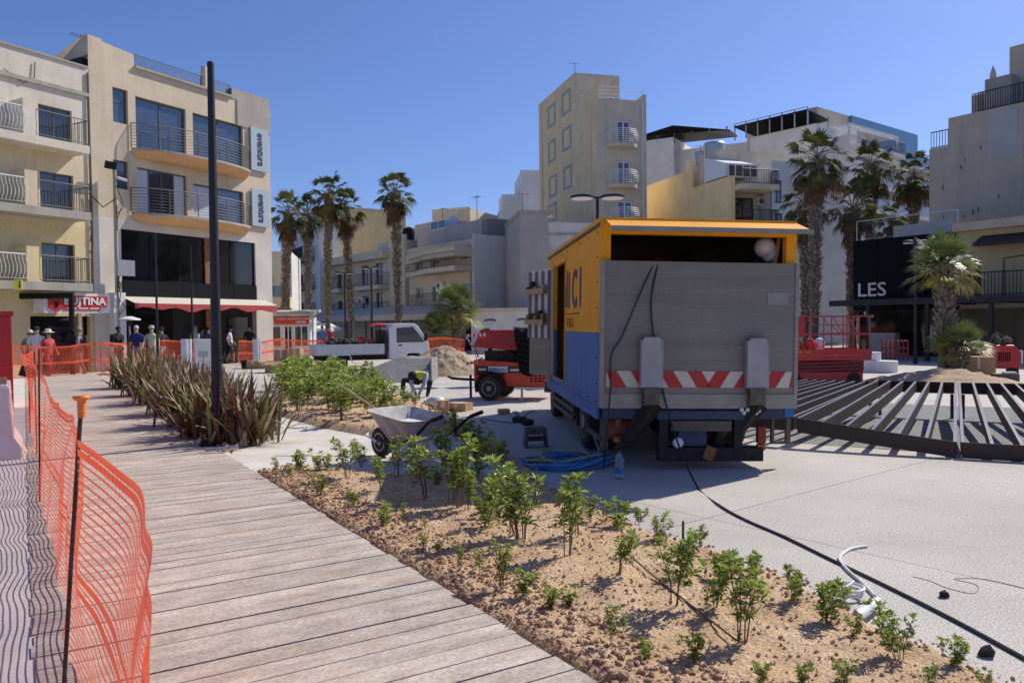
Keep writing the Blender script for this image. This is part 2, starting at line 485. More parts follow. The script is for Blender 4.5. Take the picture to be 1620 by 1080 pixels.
# stones and clods on the soil: nobody could count them
_t = (1 + 5 ** .5) / 2; _n = math.hypot(1, _t)
ICO = [(a / _n, b / _n, c / _n) for a, b, c in ((-1, _t, 0), (1, _t, 0), (-1, -_t, 0), (1, -_t, 0), (0, -1, _t), (0, 1, _t), (0, -1, -_t), (0, 1, -_t), (_t, 0, -1), (_t, 0, 1), (-_t, 0, -1), (-_t, 0, 1))]
ICF = [(0, 11, 5), (0, 5, 1), (0, 1, 7), (0, 7, 10), (0, 10, 11), (1, 5, 9), (5, 11, 4), (11, 10, 2), (10, 7, 6), (7, 1, 8), (3, 9, 4), (3, 4, 2), (3, 2, 6), (3, 6, 8), (3, 8, 9), (4, 9, 5), (2, 4, 11), (6, 2, 10), (8, 6, 7), (9, 8, 1)]
def rock(mb, c, r, mi=0):
    V = []
    for x, y, z in ICO:
        k = r * random.uniform(.7, 1.1)
        V.append(Vector((x * k, y * k, z * k * .75)))
    e = Matrix.Rotation(random.uniform(0, 6.28), 3, 'Z') @ Matrix.Rotation(random.uniform(0, 3), 3, 'X')
    mb.add([e @ v + c for v in V], ICF, mi)
def clods(name, P, n, base, label, rmin=.003, rmax=.016, strip=None, mats=None):
    mb = MB(); xs = [p[0] for p in P]; ys = [p[1] for p in P]; k = 0; tries = 0
    while k < n and tries < n * 40:
        tries += 1
        x, y = random.uniform(min(xs), max(xs)), random.uniform(min(ys), max(ys))
        if not inpoly(x, y, P): continue
        dd = (Vector((x, y, 0)) - DE).dot(DP)
        ed = edge_dist(x, y, P)
        if ed < .07: continue
        if y > 9 and random.random() < .5: continue
        r = rmin + (rmax - rmin) * random.random() ** 4.2
        near = dd < .55
        if strip and not near and random.random() < .55: continue
        rock(mb, Vector((x, y, base + soil_h(x, y) + r * .25)), r * (1.6 if near else 1.3 if ed < .3 else 1), 1 if (near and random.random() < .6) or (ed < .32 and random.random() < .7) or random.random() < .04 else 0)
        k += 1
    return tag(mb.build(name, mats or [M['clod'], M['mulch']]), label, 'soil', kind='stuff')
clods('soil_clods', BED_A, 17000, .105, 'brown stones and clods scattered over the ochre planting soil', strip=True)
clods('bed_clods', BED_B, 2500, .15, 'small brown clods on the far planting bed', .008, .035)
clods('mulch_chips', BED_C, 2500, .11, 'dark mulch and clods under the flax plants', .008, .035, mats=[M['mulch'], M['clod']])

# ------------------------------------------------------------------ building kit
def plaster(name, col, var=.10, streak=.35, scol=None, **k):
    return mat(name, col, .9, var, .9, streak=streak, streak_col=scol or tuple(x * .45 for x in col), bump=.12, bscale=25, speck=.06, speck_scale=18, **k)
W = {}
W['creamA'] = plaster('cream_render', (.70, .59, .39), streak=.45)
W['whiteA'] = plaster('off_white_render', (.70, .63, .50), streak=.45)
W['yellowA'] = plaster('yellow_render', (.68, .56, .31), streak=.3)
W['beigeB'] = plaster('beige_render', (.66, .55, .385), streak=.35)
W['paleB'] = plaster('pale_grey_stone', (.66, .61, .53), streak=.3)
W['peach'] = plaster('peach_soffit', (.68, .40, .19), streak=.3)
W['stain'] = plaster('stained_concrete', (.42, .38, .31), streak=.6)
W['creamE'] = plaster('cream_facade', (.68, .57, .41), streak=.25)
W['greyE'] = plaster('grey_facade', (.45, .42, .385), streak=.3)
W['whiteE'] = plaster('white_facade', (.70, .67, .62), streak=.2)
W['dkgrey'] = plaster('dark_grey_render', (.24, .22, .20), streak=.2)
W['tower'] = plaster('tower_yellow_render', (.80, .62, .36), streak=.25)
W['towerf'] = plaster('tower_front_render', (.62, .535, .41), streak=.35)
W['yellowH'] = plaster('ochre_yellow_render', (.86, .66, .33), streak=.3)
W['white'] = plaster('white_render', (.76, .73, .67), streak=.15)
W['blueglass'] = mat('blue_glazed_parapet', (.10, .22, .34), .15, .15, 1, spec=.8)
W['beigeK'] = plaster('old_beige_render', (.56, .47, .355), streak=.5)
W['patch'] = plaster('pale_patch', (.52, .49, .45), streak=.2)
W['yellowK'] = plaster('dull_yellow_render', (.55, .44, .25), streak=.35)
W['pub'] = mat('black_cladding', (.007, .008, .011), .7, .15, 2, spec=.15)
W['roof'] = mat('flat_roof', (.40, .38, .35), .95, .15, 2)
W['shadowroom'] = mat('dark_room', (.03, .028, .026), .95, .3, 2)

def wall(parent, x0, x1, z0, z1, holes, m, y=0.0, depth=.22, name='wall', axis='x', out=-1):
    """wall plane with openings; holes = (x0,x1,z0,z1); axis 'y' puts it on a side plane x = y"""
    mb = MB()
    hs = [(max(x0, min(a, b)), min(x1, max(a, b)), max(z0, c), min(z1, d)) for a, b, c, d in holes]
    xs = sorted({x0, x1, *[v for h in hs for v in h[:2]]}); zs = sorted({z0, z1, *[v for h in hs for v in h[2:]]})
    def P(u, z, dd=0.0): return (u, y + dd, z) if axis == 'x' else (y + dd, u, z)
    for i in range(len(xs) - 1):
        for j in range(len(zs) - 1):
            cx, cz = (xs[i] + xs[i + 1]) / 2, (zs[j] + zs[j + 1]) / 2
            if any(h[0] < cx < h[1] and h[2] < cz < h[3] for h in hs): continue
            mb.quad(P(xs[i], zs[j]), P(xs[i + 1], zs[j]), P(xs[i + 1], zs[j + 1]), P(xs[i], zs[j + 1]))
    for a, b, c, d in hs:
        mb.quad(P(a, c), P(a, d), P(a, d, depth), P(a, c, depth)); mb.quad(P(b, c), P(b, c, depth), P(b, d, depth), P(b, d))
        mb.quad(P(a, d), P(b, d), P(b, d, depth), P(a, d, depth)); mb.quad(P(a, c), P(a, c, depth), P(b, c, depth), P(b, c))
    return mb.build(name, m, parent)
def window(parent, x0, x1, z0, z1, y=.12, n=2, fm=None, gm=None, fw=.055, hb=None, axis='x', name='window'):
    fm = fm or M['winframe']; gm = gm or M['glass']
    mb = MB()
    def bx(b, a0, a1, c0, c1, d0, d1):
        if axis == 'x': b.box(a0, a1, y + d0, y + d1, c0, c1)
        else: b.box(y + d0, y + d1, a0, a1, c0, c1)
    e = .003
    x0, x1 = min(x0, x1) + e, max(x0, x1) - e; z0 += e; z1 -= e
    bx(mb, x0, x0 + fw, z0, z1, 0, .06); bx(mb, x1 - fw, x1, z0, z1, 0, .06)
    bx(mb, x0 + fw, x1 - fw, z0, z0 + fw, .001, .059); bx(mb, x0 + fw, x1 - fw, z1 - fw, z1, .001, .059)
    for i in range(1, n):
        xx = x0 + (x1 - x0) * i / n; bx(mb, xx - fw / 2, xx + fw / 2, z0 + fw, z1 - fw, .002, .058)
    if hb: zz = z0 + (z1 - z0) * hb; bx(mb, x0 + fw, x1 - fw, zz - fw / 2, zz + fw / 2, .003, .057)
    fr = mb.build(name, fm, parent)
    gms = gm if isinstance(gm, (list, tuple)) else [gm] * n
    for i in range(n):
        pb = MB(); a = x0 + (x1 - x0) * i / n; b = x0 + (x1 - x0) * (i + 1) / n
        bx(pb, a + fw * .45, b - fw * .45, z0 + fw * .5, z1 - fw * .5, .028, .036)
        pb.build('pane', gms[i % len(gms)], fr)
    return fr
def rail_v(parent, pts, z0, z1, m, step=.12, r=.012, top=.022, bulge=0.0, name='railing'):
    """railing of upright bars along a plan polyline"""
    mb = MB(); pts = [Vector((p[0], p[1], 0)) for p in pts]
    for a, b in zip(pts, pts[1:]):
        mb.tube([(a.x, a.y, z1), (b.x, b.y, z1)], top, 5); mb.tube([(a.x, a.y, z0 + .06), (b.x, b.y, z0 + .06)], top * .8, 5)
        L = (b - a).length; k = max(1, int(L / step)); t = (b - a).normalized(); n = Vector((t.y, -t.x, 0))
        for i in range(k + 1):
            p = a + (b - a) * (i / k)
            if bulge:
                q = [p + n * (bulge * math.sin(math.pi * min(1, f * 1.25))) + Vector((0, 0, z0 + .05 + (z1 - z0 - .05) * f)) for f in (0, .25, .5, .75, 1)]
                mb.tube(q, r, 4, caps=False)
            else:
                mb.tube([(p.x, p.y, z0), (p.x, p.y, z1)], r, 4, caps=False)
    return mb.build(name, m, parent)
def rail_h(parent, pts, z0, z1, m, rods=7, post=1.2, r=.011, name='railing', top=.02):
    """railing of level rods on posts"""
    mb = MB(); P3 = lambda p, z: (p[0], p[1], z)
    for i in range(rods):
        z = z0 + .1 + (z1 - z0 - .1) * i / (rods - 1)
        mb.tube([P3(p, z) for p in pts], top if i == rods - 1 else r, 5)
    acc = 0; last = Vector(pts[0]); mb.tube([P3(pts[0], z0), P3(pts[0], z1)], .022, 5)
    for p in pts[1:]:
        acc += (Vector(p) - last).length; last = Vector(p)
        if acc >= post or p == pts[-1]: mb.tube([P3(p, z0), P3(p, z1)], .022, 5); acc = 0
    return mb.build(name, m, parent)
def part(parent, name, m, *a, bevel=0):
    mb = MB(); mb.box(*a); return mb.build(name, m, parent, bevel=bevel)
def body(parent, x0, x1, y0, y1, z0, z1, m, name='wall'):
    return part(parent, name, m, x0, x1, y0, y1, z0, z1)
def building(name, fr, label, cat='building', group=None):
    return thing(name, label, cat, fr.loc, fr.ang, group)

# ---------------------------------------------- left row: apartment block (A) and office block with banners (B)
FA = Frame(-16.77, 32.0, math.atan2(.8772, .4801))
A = building('apartment_block', FA, 'cream and yellow apartment block with bar railing balconies above the red lettered shop')
xz = FA.xz
topA = xz(75, 90)[1]; 
zA = [xz(62, 225)[1], xz(62, 332)[1], xz(62, 447)[1]]       # balcony floor levels, top to bottom
hA = [xz(62, 164)[1], xz(63, 270)[1], xz(64, 383)[1]]
xw0, xw1 = xz(61, 200)[0], xz(114, 200)[0]
zgA = xz(70, 500)[1] 
holes = [(xw0, xw1, zA[i], hA[i]) for i in range(3)] + [(-7.4, -5.2, zA[i], hA[i]) for i in range(3)]
zmid = (zA[0] + hA[1]) / 2 + .2; zmid2 = (zA[1] + hA[2]) / 2 + .1
wall(A, -9, -.02, zmid, topA, [h for h in holes if h[2] > zmid], W['whiteA'], name='upper_wall')
wall(A, -9, -.02, zmid2, zmid, [h for h in holes if zmid2 < h[2] < zmid], W['creamA'], name='middle_wall')
shopx0, shopx1 = xz(48, 520)[0], xz(143, 520)[0]
wall(A, -9, -.02, 0, zmid2, [h for h in holes if h[2] < zmid2] + [(shopx0, shopx1, 0, zgA)], W['yellowA'], name='lower_wall')
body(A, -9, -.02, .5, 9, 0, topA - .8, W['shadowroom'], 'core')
part(A, 'parapet_coping', W['stain'], -9.05, -.03, -.06, .5, topA, topA + .07)
part(A, 'cornice', W['stain'], -9.05, -.03, -.09, -.002, topA - 1.15, topA - 1.0)
part(A, 'side_wall', W['creamA'], -9.0, -8.8, .01, 9, 0, topA - .01)
for i in range(3):
    window(A, xw0, xw1, zA[i], hA[i], n=2, gm=M['glass'])
    window(A, -7.4, -5.2, zA[i], hA[i], n=2)
    xr = xz(141, 210, -1.0)[0]; xl = xz(57, 200, -1.0)[0]; xd = xz(37, 200, -1.0)[0]
    z = zA[i]
    b_ = part(A, 'balcony_slab', W['stain'] if i else W['whiteA'], -9, xr, -1.02, -.002, z - .32, z - .02)
    if i < 3:
        rail_v(A, [(xl + .02, -.98), (xr - .03, -.98), (xr - .03, -.04)], z, z + .95, M['rail_brown'], .13, .014, .022)
        rail_v(A, [(-9, -.98), (xd - .02, -.98)], z + .02, z + .95, M['rail_white'], .13, .016, .022, bulge=.16)
        part(A, 'balcony_pier', W['whiteA'] if i == 0 else W['creamA'] if i == 1 else W['yellowA'], xd, xl, -1.0, -.002, z - .02, z + 1.25)
mb = MB()
for k, (px, py) in enumerate(((146, 115), (148, 118))):
    x = -.10 + .05 * k
    mb.tube([(x, -.05, topA - .2), (x, -.06, topA - 1.6), (x + .03, -.07, 6), (x, -.06, 3.3)], .025, 5)
mb.tube([(-3.3, -.05, topA - .9), (-2.6, -.06, topA - 1.25), (-2.2, -.06, topA - .95), (-2.15, -.05, topA - .35)], .02, 5)
mb.build('drain_pipe', M['rail_brown'], A)
mb = MB(); mb.lathe([(.28, 0), (.3, .5), (.26, .9), (.3, .95), (.3, 1.02)], 12, (-5.0, 2.2, topA + .0)); mb.build('roof_vent', W['stain'], A)
# shop front under the apartments
mb = MB(); mb.box(shopx0 + .1, shopx1 - .1, .22, .26, 0, zgA - .02); mb.build('shop_glazing', M['glass_dark'], A)
part(A, 'shop_door_frame', M['plywood'], xz(141, 540)[0] - .45, xz(141, 540)[0] - .3, -.04, .2, 0, 2.4)
# shop sign
sx0, sx1 = xz(70, 478, -.75)[0], xz(174, 478, -.75)[0]
sz1 = xz(100, 463, -.75)[1]; sz0 = xz(100, 495, -.75)[1]
def at(fr, x, y, z): return fr.M @ Vector((x, y, z))
sg = thing('shop_sign', 'white and grey shop sign with red lettering panel and eagle badge', 'sign', at(FA, sx0, -.75, sz0), FA.ang)
Ls, Hs = sx1 - sx0, sz1 - sz0
part(sg, 'sign_board', M['white'], 0, Ls * .80, 0, .12, 0, Hs); part(sg, 'sign_side_panel', M['galv'], Ls * .802, Ls, 0, .12, 0, Hs)
part(sg, 'sign_return', M['white'], 0, .1, .121, .72, 0, Hs)
mb = MB(); mb.box(Ls * .2, Ls * .95, -.03, -.002, Hs * .36, Hs * .86); mb.box(Ls * .27, Ls * .84, -.028, -.003, Hs * .14, Hs * .358); mb.build('red_panel', M['redpaint'], sg)
mb = MB(); cx, cz = Ls * .16, Hs * .48
mb.prism([(cx + math.cos(t) * r_, -.05, cz + math.sin(t) * r_) for t, r_ in [(math.pi * 2 * k / 12, Hs * (.44 if k % 2 else .36)) for k in range(12)]], (0, .045, 0)); mb.build('badge', M['redpaint'], sg)
mb = MB()
mb.prism([(cx - .14, -.062, cz + .14), (cx, -.062, cz + .02), (cx + .14, -.062, cz + .14), (cx + .05, -.062, cz - .02), (cx + .09, -.062, cz - .12), (cx, -.062, cz - .18), (cx - .09, -.062, cz - .12), (cx - .05, -.062, cz - .02)], (0, .01, 0)); mb.build('eagle_emblem', M['black'], sg)
face_text('BUJTINA', Hs * .52, M['white'], sg, Ls * .275, -.04, Hs * .43, sx=1.12, bold=.012)
for k_ in range(3): part(sg, 'small_print', M['white'], Ls * (.33 + .17 * k_), Ls * (.47 + .17 * k_), -.036, -.031, Hs * .21, Hs * .27)

B = building('office_block', FA, 'beige office block with curved balconies and two vertical banners')
topL = xz(150, 58)[1]; topB = xz(213, 108)[1]; topR = xz(400, 150)[1]
xs_ = xz(212, 100)[0]; xe = xz(427, 250)[0]; xr0 = xz(366, 150)[0]
f1 = xz(212, 234)[1]; f2 = xz(216, 336)[1]; g1 = xz(195, 362)[1]; g0 = xz(203, 443)[1]; bd0 = xz(203, 474)[1]
WN = [(xz(178, 150)[0], xz(202, 150)[0], xz(178, 192)[1], xz(178, 137)[1]),
      (xz(179, 260)[0], xz(203, 260)[0], xz(180, 297)[1], xz(180, 252)[1])]
DN = [(xz(215, 200)[0], xz(294, 200)[0], f1, xz(215, 152)[1]), (xz(305, 200)[0], xz(384, 200)[0], f1, xz(305, 178)[1]),
      (xz(218, 300)[0], xz(296, 300)[0], f2, xz(218, 264)[1]), (xz(306, 300)[0], xz(385, 300)[0], f2, xz(307, 290)[1])]
gx0, gx1 = xz(192, 400)[0], xz(404, 400)[0]
wall(B, .0, xe, f2 - .35, topB, WN + DN, W['beigeB'], name='upper_wall')
wall(B, .0, xe, 0, f2 - .352, [(gx0, gx1, 0, g1)], W['paleB'], depth=.3, name='lower_wall')
zs1_, zs2_ = xz(162, 66)[1], xz(212, 87)[1]
mb = MB(); mb.prism([(0, .003, topB), (xs_, .003, topB), (xs_, .003, zs2_), (.62, .003, zs1_), (.6, .003, topL), (0, .003, topL)], (0, .3, 0)); mb.build('stair_parapet', W['beigeB'], B)
mb = MB(); mb.prism([(.001, .304, topB - .04), (.001, .304, topL - .01), (.001, 3.2, topL - 1.5), (.001, 3.2, topB - .04)], (.2, 0, 0)); mb.build('stair_return', W['beigeB'], B)
part(B, 'roof_coping', W['stain'], xs_ + .01, xr0, -.12, .35, topB, topB + .1)
part(B, 'corner_parapet', W['stain'], xr0 + .01, xe, -.03, .4, topB - .02, topR)
part(B, 'corner_block', W['stain'], xr0 + .3, xe + .03, -.05, -.002, xz(400, 205)[1], topB - .021)
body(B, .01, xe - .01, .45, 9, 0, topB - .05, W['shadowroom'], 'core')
part(B, 'end_wall', W['beigeB'], xe - .2, xe, .01, 9, 0, topB - .02)
rail_h(B, [(xs_ + .05, .1), (xr0 - 1.7, .1)], topB + .1, xz(213, 85)[1], M['rail_black'], 7, 1.1, .013)
rail_h(B, [(xr0 - 1.2, .1), (xr0 - .03, .1)], topB + .1, xz(213, 85)[1], M['rail_black'], 7, .9, .013)
mb = MB(); mb.lathe([(.14, 0), (.14, 1.0)], 10, (xr0 - 1.45, .15, topB + .1)); mb.build('roof_post', W['beigeB'], B)
for w_ in WN: window(B, *w_, n=1, fm=M['winframe'], gm=M['glass_blue'], hb=.62)
window(B, *DN[0], n=2, gm=[M['glass_blue'], M['glass_blue']], fw=.07); window(B, *DN[1], n=2, gm=M['glass_blue'], fw=.07)
window(B, *DN[2], n=4, gm=[M['curtain'], M['glass'], M['glass'], M['curtain']], fw=.06); window(B, *DN[3], n=2, gm=[M['curtain'], M['glass_blue']], fw=.07)
for k, (f, pyr) in enumerate(((f1, 244), (f2, 335))):
    x0 = xz(209, 230 if k == 0 else 334, -.1)[0]; x1 = xz(397, 276 if k == 0 else 367, -.1)[0]
    arc = [(x0 + (x1 - x0) * t, -.05 - 1.05 * math.sin(math.pi * t) ** .55) for t in [i / 20 for i in range(21)]]
    mb = MB(); mb.prism([(x, y, f - .02) for x, y in arc], (0, 0, -.10)); mb.build('balcony_slab', W['stain'], B)
    mb = MB()
    inner = [(x0 + (x1 - x0) * (.04 + .92 * t), -.02 - .62 * math.sin(math.pi * t) ** .6) for t in [i / 20 for i in range(21)]]
    for i in range(20):
        a, b = arc[i], arc[i + 1]; c, d = inner[i + 1], inner[i]
        mb.quad((a[0], a[1] * .985, f - .121), (b[0], b[1] * .985, f - .121), (c[0], c[1], f - .42), (d[0], d[1], f - .42))
    mb.add([(x, y, f - .42) for x, y in inner], [tuple(range(21))])
    mb.build('balcony_soffit', W['peach'], B)
    rail_h(B, [(x, y * .96) for x, y in arc], f, f + 1.0, M['rail_brown'], 8, 1.3, .012, top=.024)
# glazed first floor, black band, shop
n = 5
for i in range(n):
    a, b = gx0 + (gx1 - gx0) * i / n, gx0 + (gx1 - gx0) * (i + 1) / n
    window(B, a, b, g0, g1, y=.1, n=1, fm=M['black'], gm=M['glass_dark'], fw=.05, name='glazing_bay')
    part(B, 'black_fascia_panel', M['black'], a + .01, b - .01, -.06, .28, bd0, g0 - .01)
part(B, 'brown_column', M['rust2'], gx0 + (gx1 - gx0) * .585, gx0 + (gx1 - gx0) * .63, .02, .09, 0, g1 - .02)
part(B, 'shop_back_wall', W['shadowroom'], gx0 + .02, gx1 - .02, .29, .4, 0, bd0)  # near-black colour stands in for the shade inside the shop
part(B, 'shop_opening', M['glass_dark'], gx0 + .3, gx0 + 2.6, .2, .28, 0, bd0 - .3)
part(B, 'shop_opening', M['glass_dark'], gx1 - 1.6, gx1 - .4, .2, .28, 0, 2.2)
part(B, 'pier_cladding', M['white'], xz(172, 500)[0], xz(191, 500)[0], -.35, -.003, 0, xz(180, 463)[1])
az = xz(203, 480, -.9)[1]
aw = MB(); k = 24; ax0, ax1 = gx0 - .1, gx1 + .5
for i in range(k):
    a, b = ax0 + (ax1 - ax0) * i / k, ax0 + (ax1 - ax0) * (i + 1) / k
    s0 = .07 * math.sin(i * 1.3) + .05 * math.sin(i * .53); s1 = .07 * math.sin((i + 1) * 1.3) + .05 * math.sin((i + 1) * .53)
    aw.quad((a, -.06, az + .32), (b, -.06, az + .32), (b, -.95, az + .02), (a, -.95, az + .02), 1)
    aw.quad((a, -.95, az + .02), (b, -.95, az + .02), (b, -.93, az - .22 + s1), (a, -.93, az - .22 + s0), 0)
aw.build('awning', [M['fabric_red'], M['cream_white']], B)
# banners
for (py0, py1) in ((204, 271), (300, 358)):
    x0, x1 = xz(397, 250, -.1)[0], xz(424.5, 250, -.1)[0]; z1, z0 = xz(411, py0, -.1)[1], xz(411, py1, -.1)[1]
    part(B, 'banner', M['curtain'] if 0 else mat('banner_blue', (.40, .50, .54), .7, .06, 2), x0, x1, -.13, -.055, z0, z1)
    text_obj('eventura', .62, M['navy'], B, Matrix.Translation((x0 + (x1 - x0) * .36, -.14, z1 - .22)) @ Matrix.Rotation(RAD(90), 4, 'X') @ Matrix.Rotation(RAD(-90), 4, 'Z'), depth=.004, bold=.012, sx=(z1 - z0) * .72 / 2.05, shear=.15)
# little side balconies past the corner
for f in (f1 - .2, f2 - .35):
    mb = MB(); mb.prism([(xe + .002, 1.0, f), (xe + .002, 3.0, f), (xe + .75, 3.0, f), (xe + .75, 1.3, f)], (0, 0, .5)); mb.build('side_balcony', W['creamA'], B)
    rail_h(B, [(xe + .02, 1.1), (xe + .7, 1.35), (xe + .7, 3)], f + .5, f + 1.5, M['rail_brown'], 3, .7, .025)
# service pole with cabinet and cables on the office block
sp = thing('utility_pole', 'weathered utility pole with tangled cables and a grey cabinet beside the office block', 'utility pole', at(FA, xz(184, 400, -.3)[0], -.3, 0), FA.ang)
zt = xz(184, 268, -.3)[1]
mb = MB(); mb.tube([(0, 0, 0), (0, 0, zt)], [.09, .07], 8); mb.build('pole', W['stain'], sp, smooth=True)
z0 = xz(190, 436, -.5)[1]; z1 = xz(190, 411, -.5)[1]
part(sp, 'cabinet', M['galv'], -.15, .62, -.3, -.1, z0, z1)
mb = MB()
for k in range(9):
    a = random.uniform(2.5, zt - .3); b = a - random.uniform(.4, 1.4)
    mb.tube([(0, -.08, a), (random.uniform(-.2, .3), -.16, (a + b) / 2), (0, -.09, b)], .016, 5)
mb.tube([(0, -.05, zt - 1.2), (-.5, .05, zt - 1.6), (-1.0, .2, zt - 1.1)], .025, 5)
tag(mb.build('cables', M['cable'], sp), kind='stuff')
mb = MB(); mb.obox(Matrix.Translation((-.25, -.12, zt + .1)) @ Matrix.Rotation(.3, 4, 'X'), .42, .16, .3); mb.build('floodlight', M['black'], sp)
mb = MB(); mb.tube([(.05, -.1, zt - .35), (.35, -.3, zt - .45)], .06, 8); mb.build('cctv_camera', M['white'], sp)

# ---------------------------------------------- centre: white block (D), cream row (E1, E2), lit yellow block, grey block
def simple_windows(B_, fr, rects, y=.12, axis='x', xv=0.0, **k):
    out = []
    for (a, b, c, d) in rects:
        if axis == 'x':
            x0, z1 = fr.xz(a, b); x1, z0 = fr.xz(c, d)
        else:
            x0, z1 = fr.yz(a, b, xv); x1, z0 = fr.yz(c, d, xv)
        zt_ = fr.xz((a + c) / 2, b)[1] if axis == 'x' else fr.yz((a + c) / 2, b, xv)[1]
        zb_ = fr.xz((a + c) / 2, d)[1] if axis == 'x' else fr.yz((a + c) / 2, d, xv)[1]
        out.append((min(x0, x1), max(x0, x1), zb_, zt_))
    return out
EA = math.atan2(-.8, .6)
FE = Frame(-2.67 - .6 * 33, 56 + .8 * 33, EA)              # x = 33 at the right corner
XE = 33.0
E2 = building('cream_corner_house', FE, 'cream corner house with curved long balconies behind the palms, grey blank side wall')
x645 = FE.xz(645, 430)[0]
fl = [FE.xz(745, 421)[1], FE.xz(745, 484)[1]]
zp = FE.xz(700, 385)[1]
rc = simple_windows(E2, FE, [(657, 405, 669, 438), (682, 400, 695, 438), (702, 392, 715, 412), (728, 389, 746, 410), (658, 455, 670, 473), (683, 452, 696, 480), (732, 447, 748, 466)])
rc = [(a, b, max(c, fl[0] + .05) if c > fl[0] - .8 else max(c, fl[1] + .05), d) for a, b, c, d in rc]
wall(E2, x645, XE, 3.0, zp, rc, W['creamE'], depth=.2)
for q in rc: window(E2, *q, n=2, fm=M['winwhite'], gm=M['glass'], fw=.07)
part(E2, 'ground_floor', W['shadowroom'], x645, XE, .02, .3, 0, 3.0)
body(E2, x645 + .01, XE - .01, .35, 8, 0, zp - .1, W['greyE'], 'core')
part(E2, 'side_wall', W['whiteE'], XE, XE + .15, -.02, 4.2, 0, FE.yz(770, 372, XE)[1])
zpp = FE.yz(760, 336, XE - 1)[1]
part(E2, 'penthouse', W['greyE'], x645 - 1.5, XE - .6, 1.8, 8, zp - .1, zpp - .4)
part(E2, 'penthouse_side', W['dkgrey'], XE - .58, XE + .1, 1.2, 9, zp - .1, zpp - .6)
simple = FE.xz(682, 362, 1.8); window(E2, simple[0], simple[0] + 2.4, simple[1] - .2, simple[1] + .55, y=1.72, n=2, fm=M['winwhite'], fw=.08)
for i, f in enumerate([zp - .55] + fl):
    xs0 = x645 + .3
    arc = [(xs0 + (XE - .1 - xs0) * t, -.35 - 1.15 * min(1, t * 1.9) ** 1.5) for t in [k / 12 for k in range(13)]]
    mb = MB(); mb.prism([(x, y, f) for x, y in ([(xs0, -.002)] + arc + [(XE - .1, -.002)])], (0, 0, -.35 if i else -.7)); mb.build('roof_canopy' if i == 0 else 'balcony_slab', W['creamE'], E2)
    if i: rail_v(E2, arc[1:], f, f + 1.0, M['rail_brown'], .16, .014, .025)
E1 = building('cream_terrace_house', FE, 'three storey cream house with stacked balconies between the palm trunks')
x525 = FE.xz(524, 430)[0]; z1_ = FE.xz(590, 405)[1]
rc = simple_windows(E1, FE, [(533, 432, 541, 452), (572, 420, 584, 450), (594, 416, 607, 452), (534, 476, 542, 495), (573, 468, 584, 495), (595, 463, 607, 495)])
f3 = [FE.xz(600, 452)[1], FE.xz(600, 497)[1]]
rc = [(a, b, f3[0] + .05 if c > (f3[0] + f3[1]) / 2 else f3[1] + .05, d) for a, b, c, d in rc]
wall(E1, x525, x645 - .02, 3.0, z1_, rc, W['creamE'])
for q in rc: window(E1, *q, n=2, fm=M['winframe'], gm=M['glass'], fw=.07)
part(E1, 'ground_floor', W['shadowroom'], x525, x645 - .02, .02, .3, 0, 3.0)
body(E1, x525 + .01, x645 - .03, .35, 8, 0, z1_ - .05, W['greyE'], 'core')
part(E1, 'stair_wall', W['creamE'], x645 - 2.6, x645 - .03, -.25, -.003, 3, z1_ + 1.3)
part(E1, 'roof_parapet', W['creamE'], x525, x645 - 2.62, -.9, .1, z1_ - .4, z1_ + .25)
part(E1, 'roof_room', W['greyE'], x645 - 7, x645 - 3, 1, 5, z1_, z1_ + 1.2)
part(E1, 'roof_room', W['creamE'], x645 - 4, x645 + .5, 3, 7, z1_, z1_ + 2.6)
for f in f3:
    for a, b in ((x525 + 1.2, x525 + 4), (x645 - 9.2, x645 - 3.0)):
        part(E1, 'balcony_slab', W['creamE'], a, b, -1.1, -.003, f - .35, f)
        rail_v(E1, [(a + .03, -1.05), (b - .03, -1.05), (b - .03, -.05)], f, f + 1, M['rail_brown'], .17, .014, .025)
mb = MB(); mb.lathe([(.6, 0), (.62, .7), (.5, 1.2), (.2, 1.35)], 12, (x645 - 5, 3, z1_ + 1.2)); mb.build('water_tank', M['black'], E1, smooth=True)
# long restaurant awning along the cream row
aw_t = thing('restaurant_awning', 'long pale awning on posts along the restaurants behind the white truck', 'awning', FE.loc, FE.ang)
az0 = FE.xz(640, 499, -3)[1]
nA = 6; xa, xb = x525 - 1, XE + .5
for i in range(nA):
    a, b = xa + (xb - xa) * i / nA, xa + (xb - xa) * (i + 1) / nA
    mb = MB(); mb.prism([(a + .05, -1.2, az0 + .75), (b - .05, -1.2, az0 + .75), (b - .05, -4, az0 + .05), (a + .05, -4, az0 + .05)], (0, 0, -.05)); mb.box(a + .05, b - .05, -4.03, -4.0, az0 - .35, az0 + .04); mb.build('awning_bay', M['fabric_pale'], aw_t)
    mb = MB(); mb.box(a - .05, a + .04, -3.95, -3.86, 0, az0); mb.build('post', M['rail_brown'], aw_t)
part(aw_t, 'restaurant_front', M['glass_dark'], xa, xb, -1.0, -.5, 0, az0 + .7)

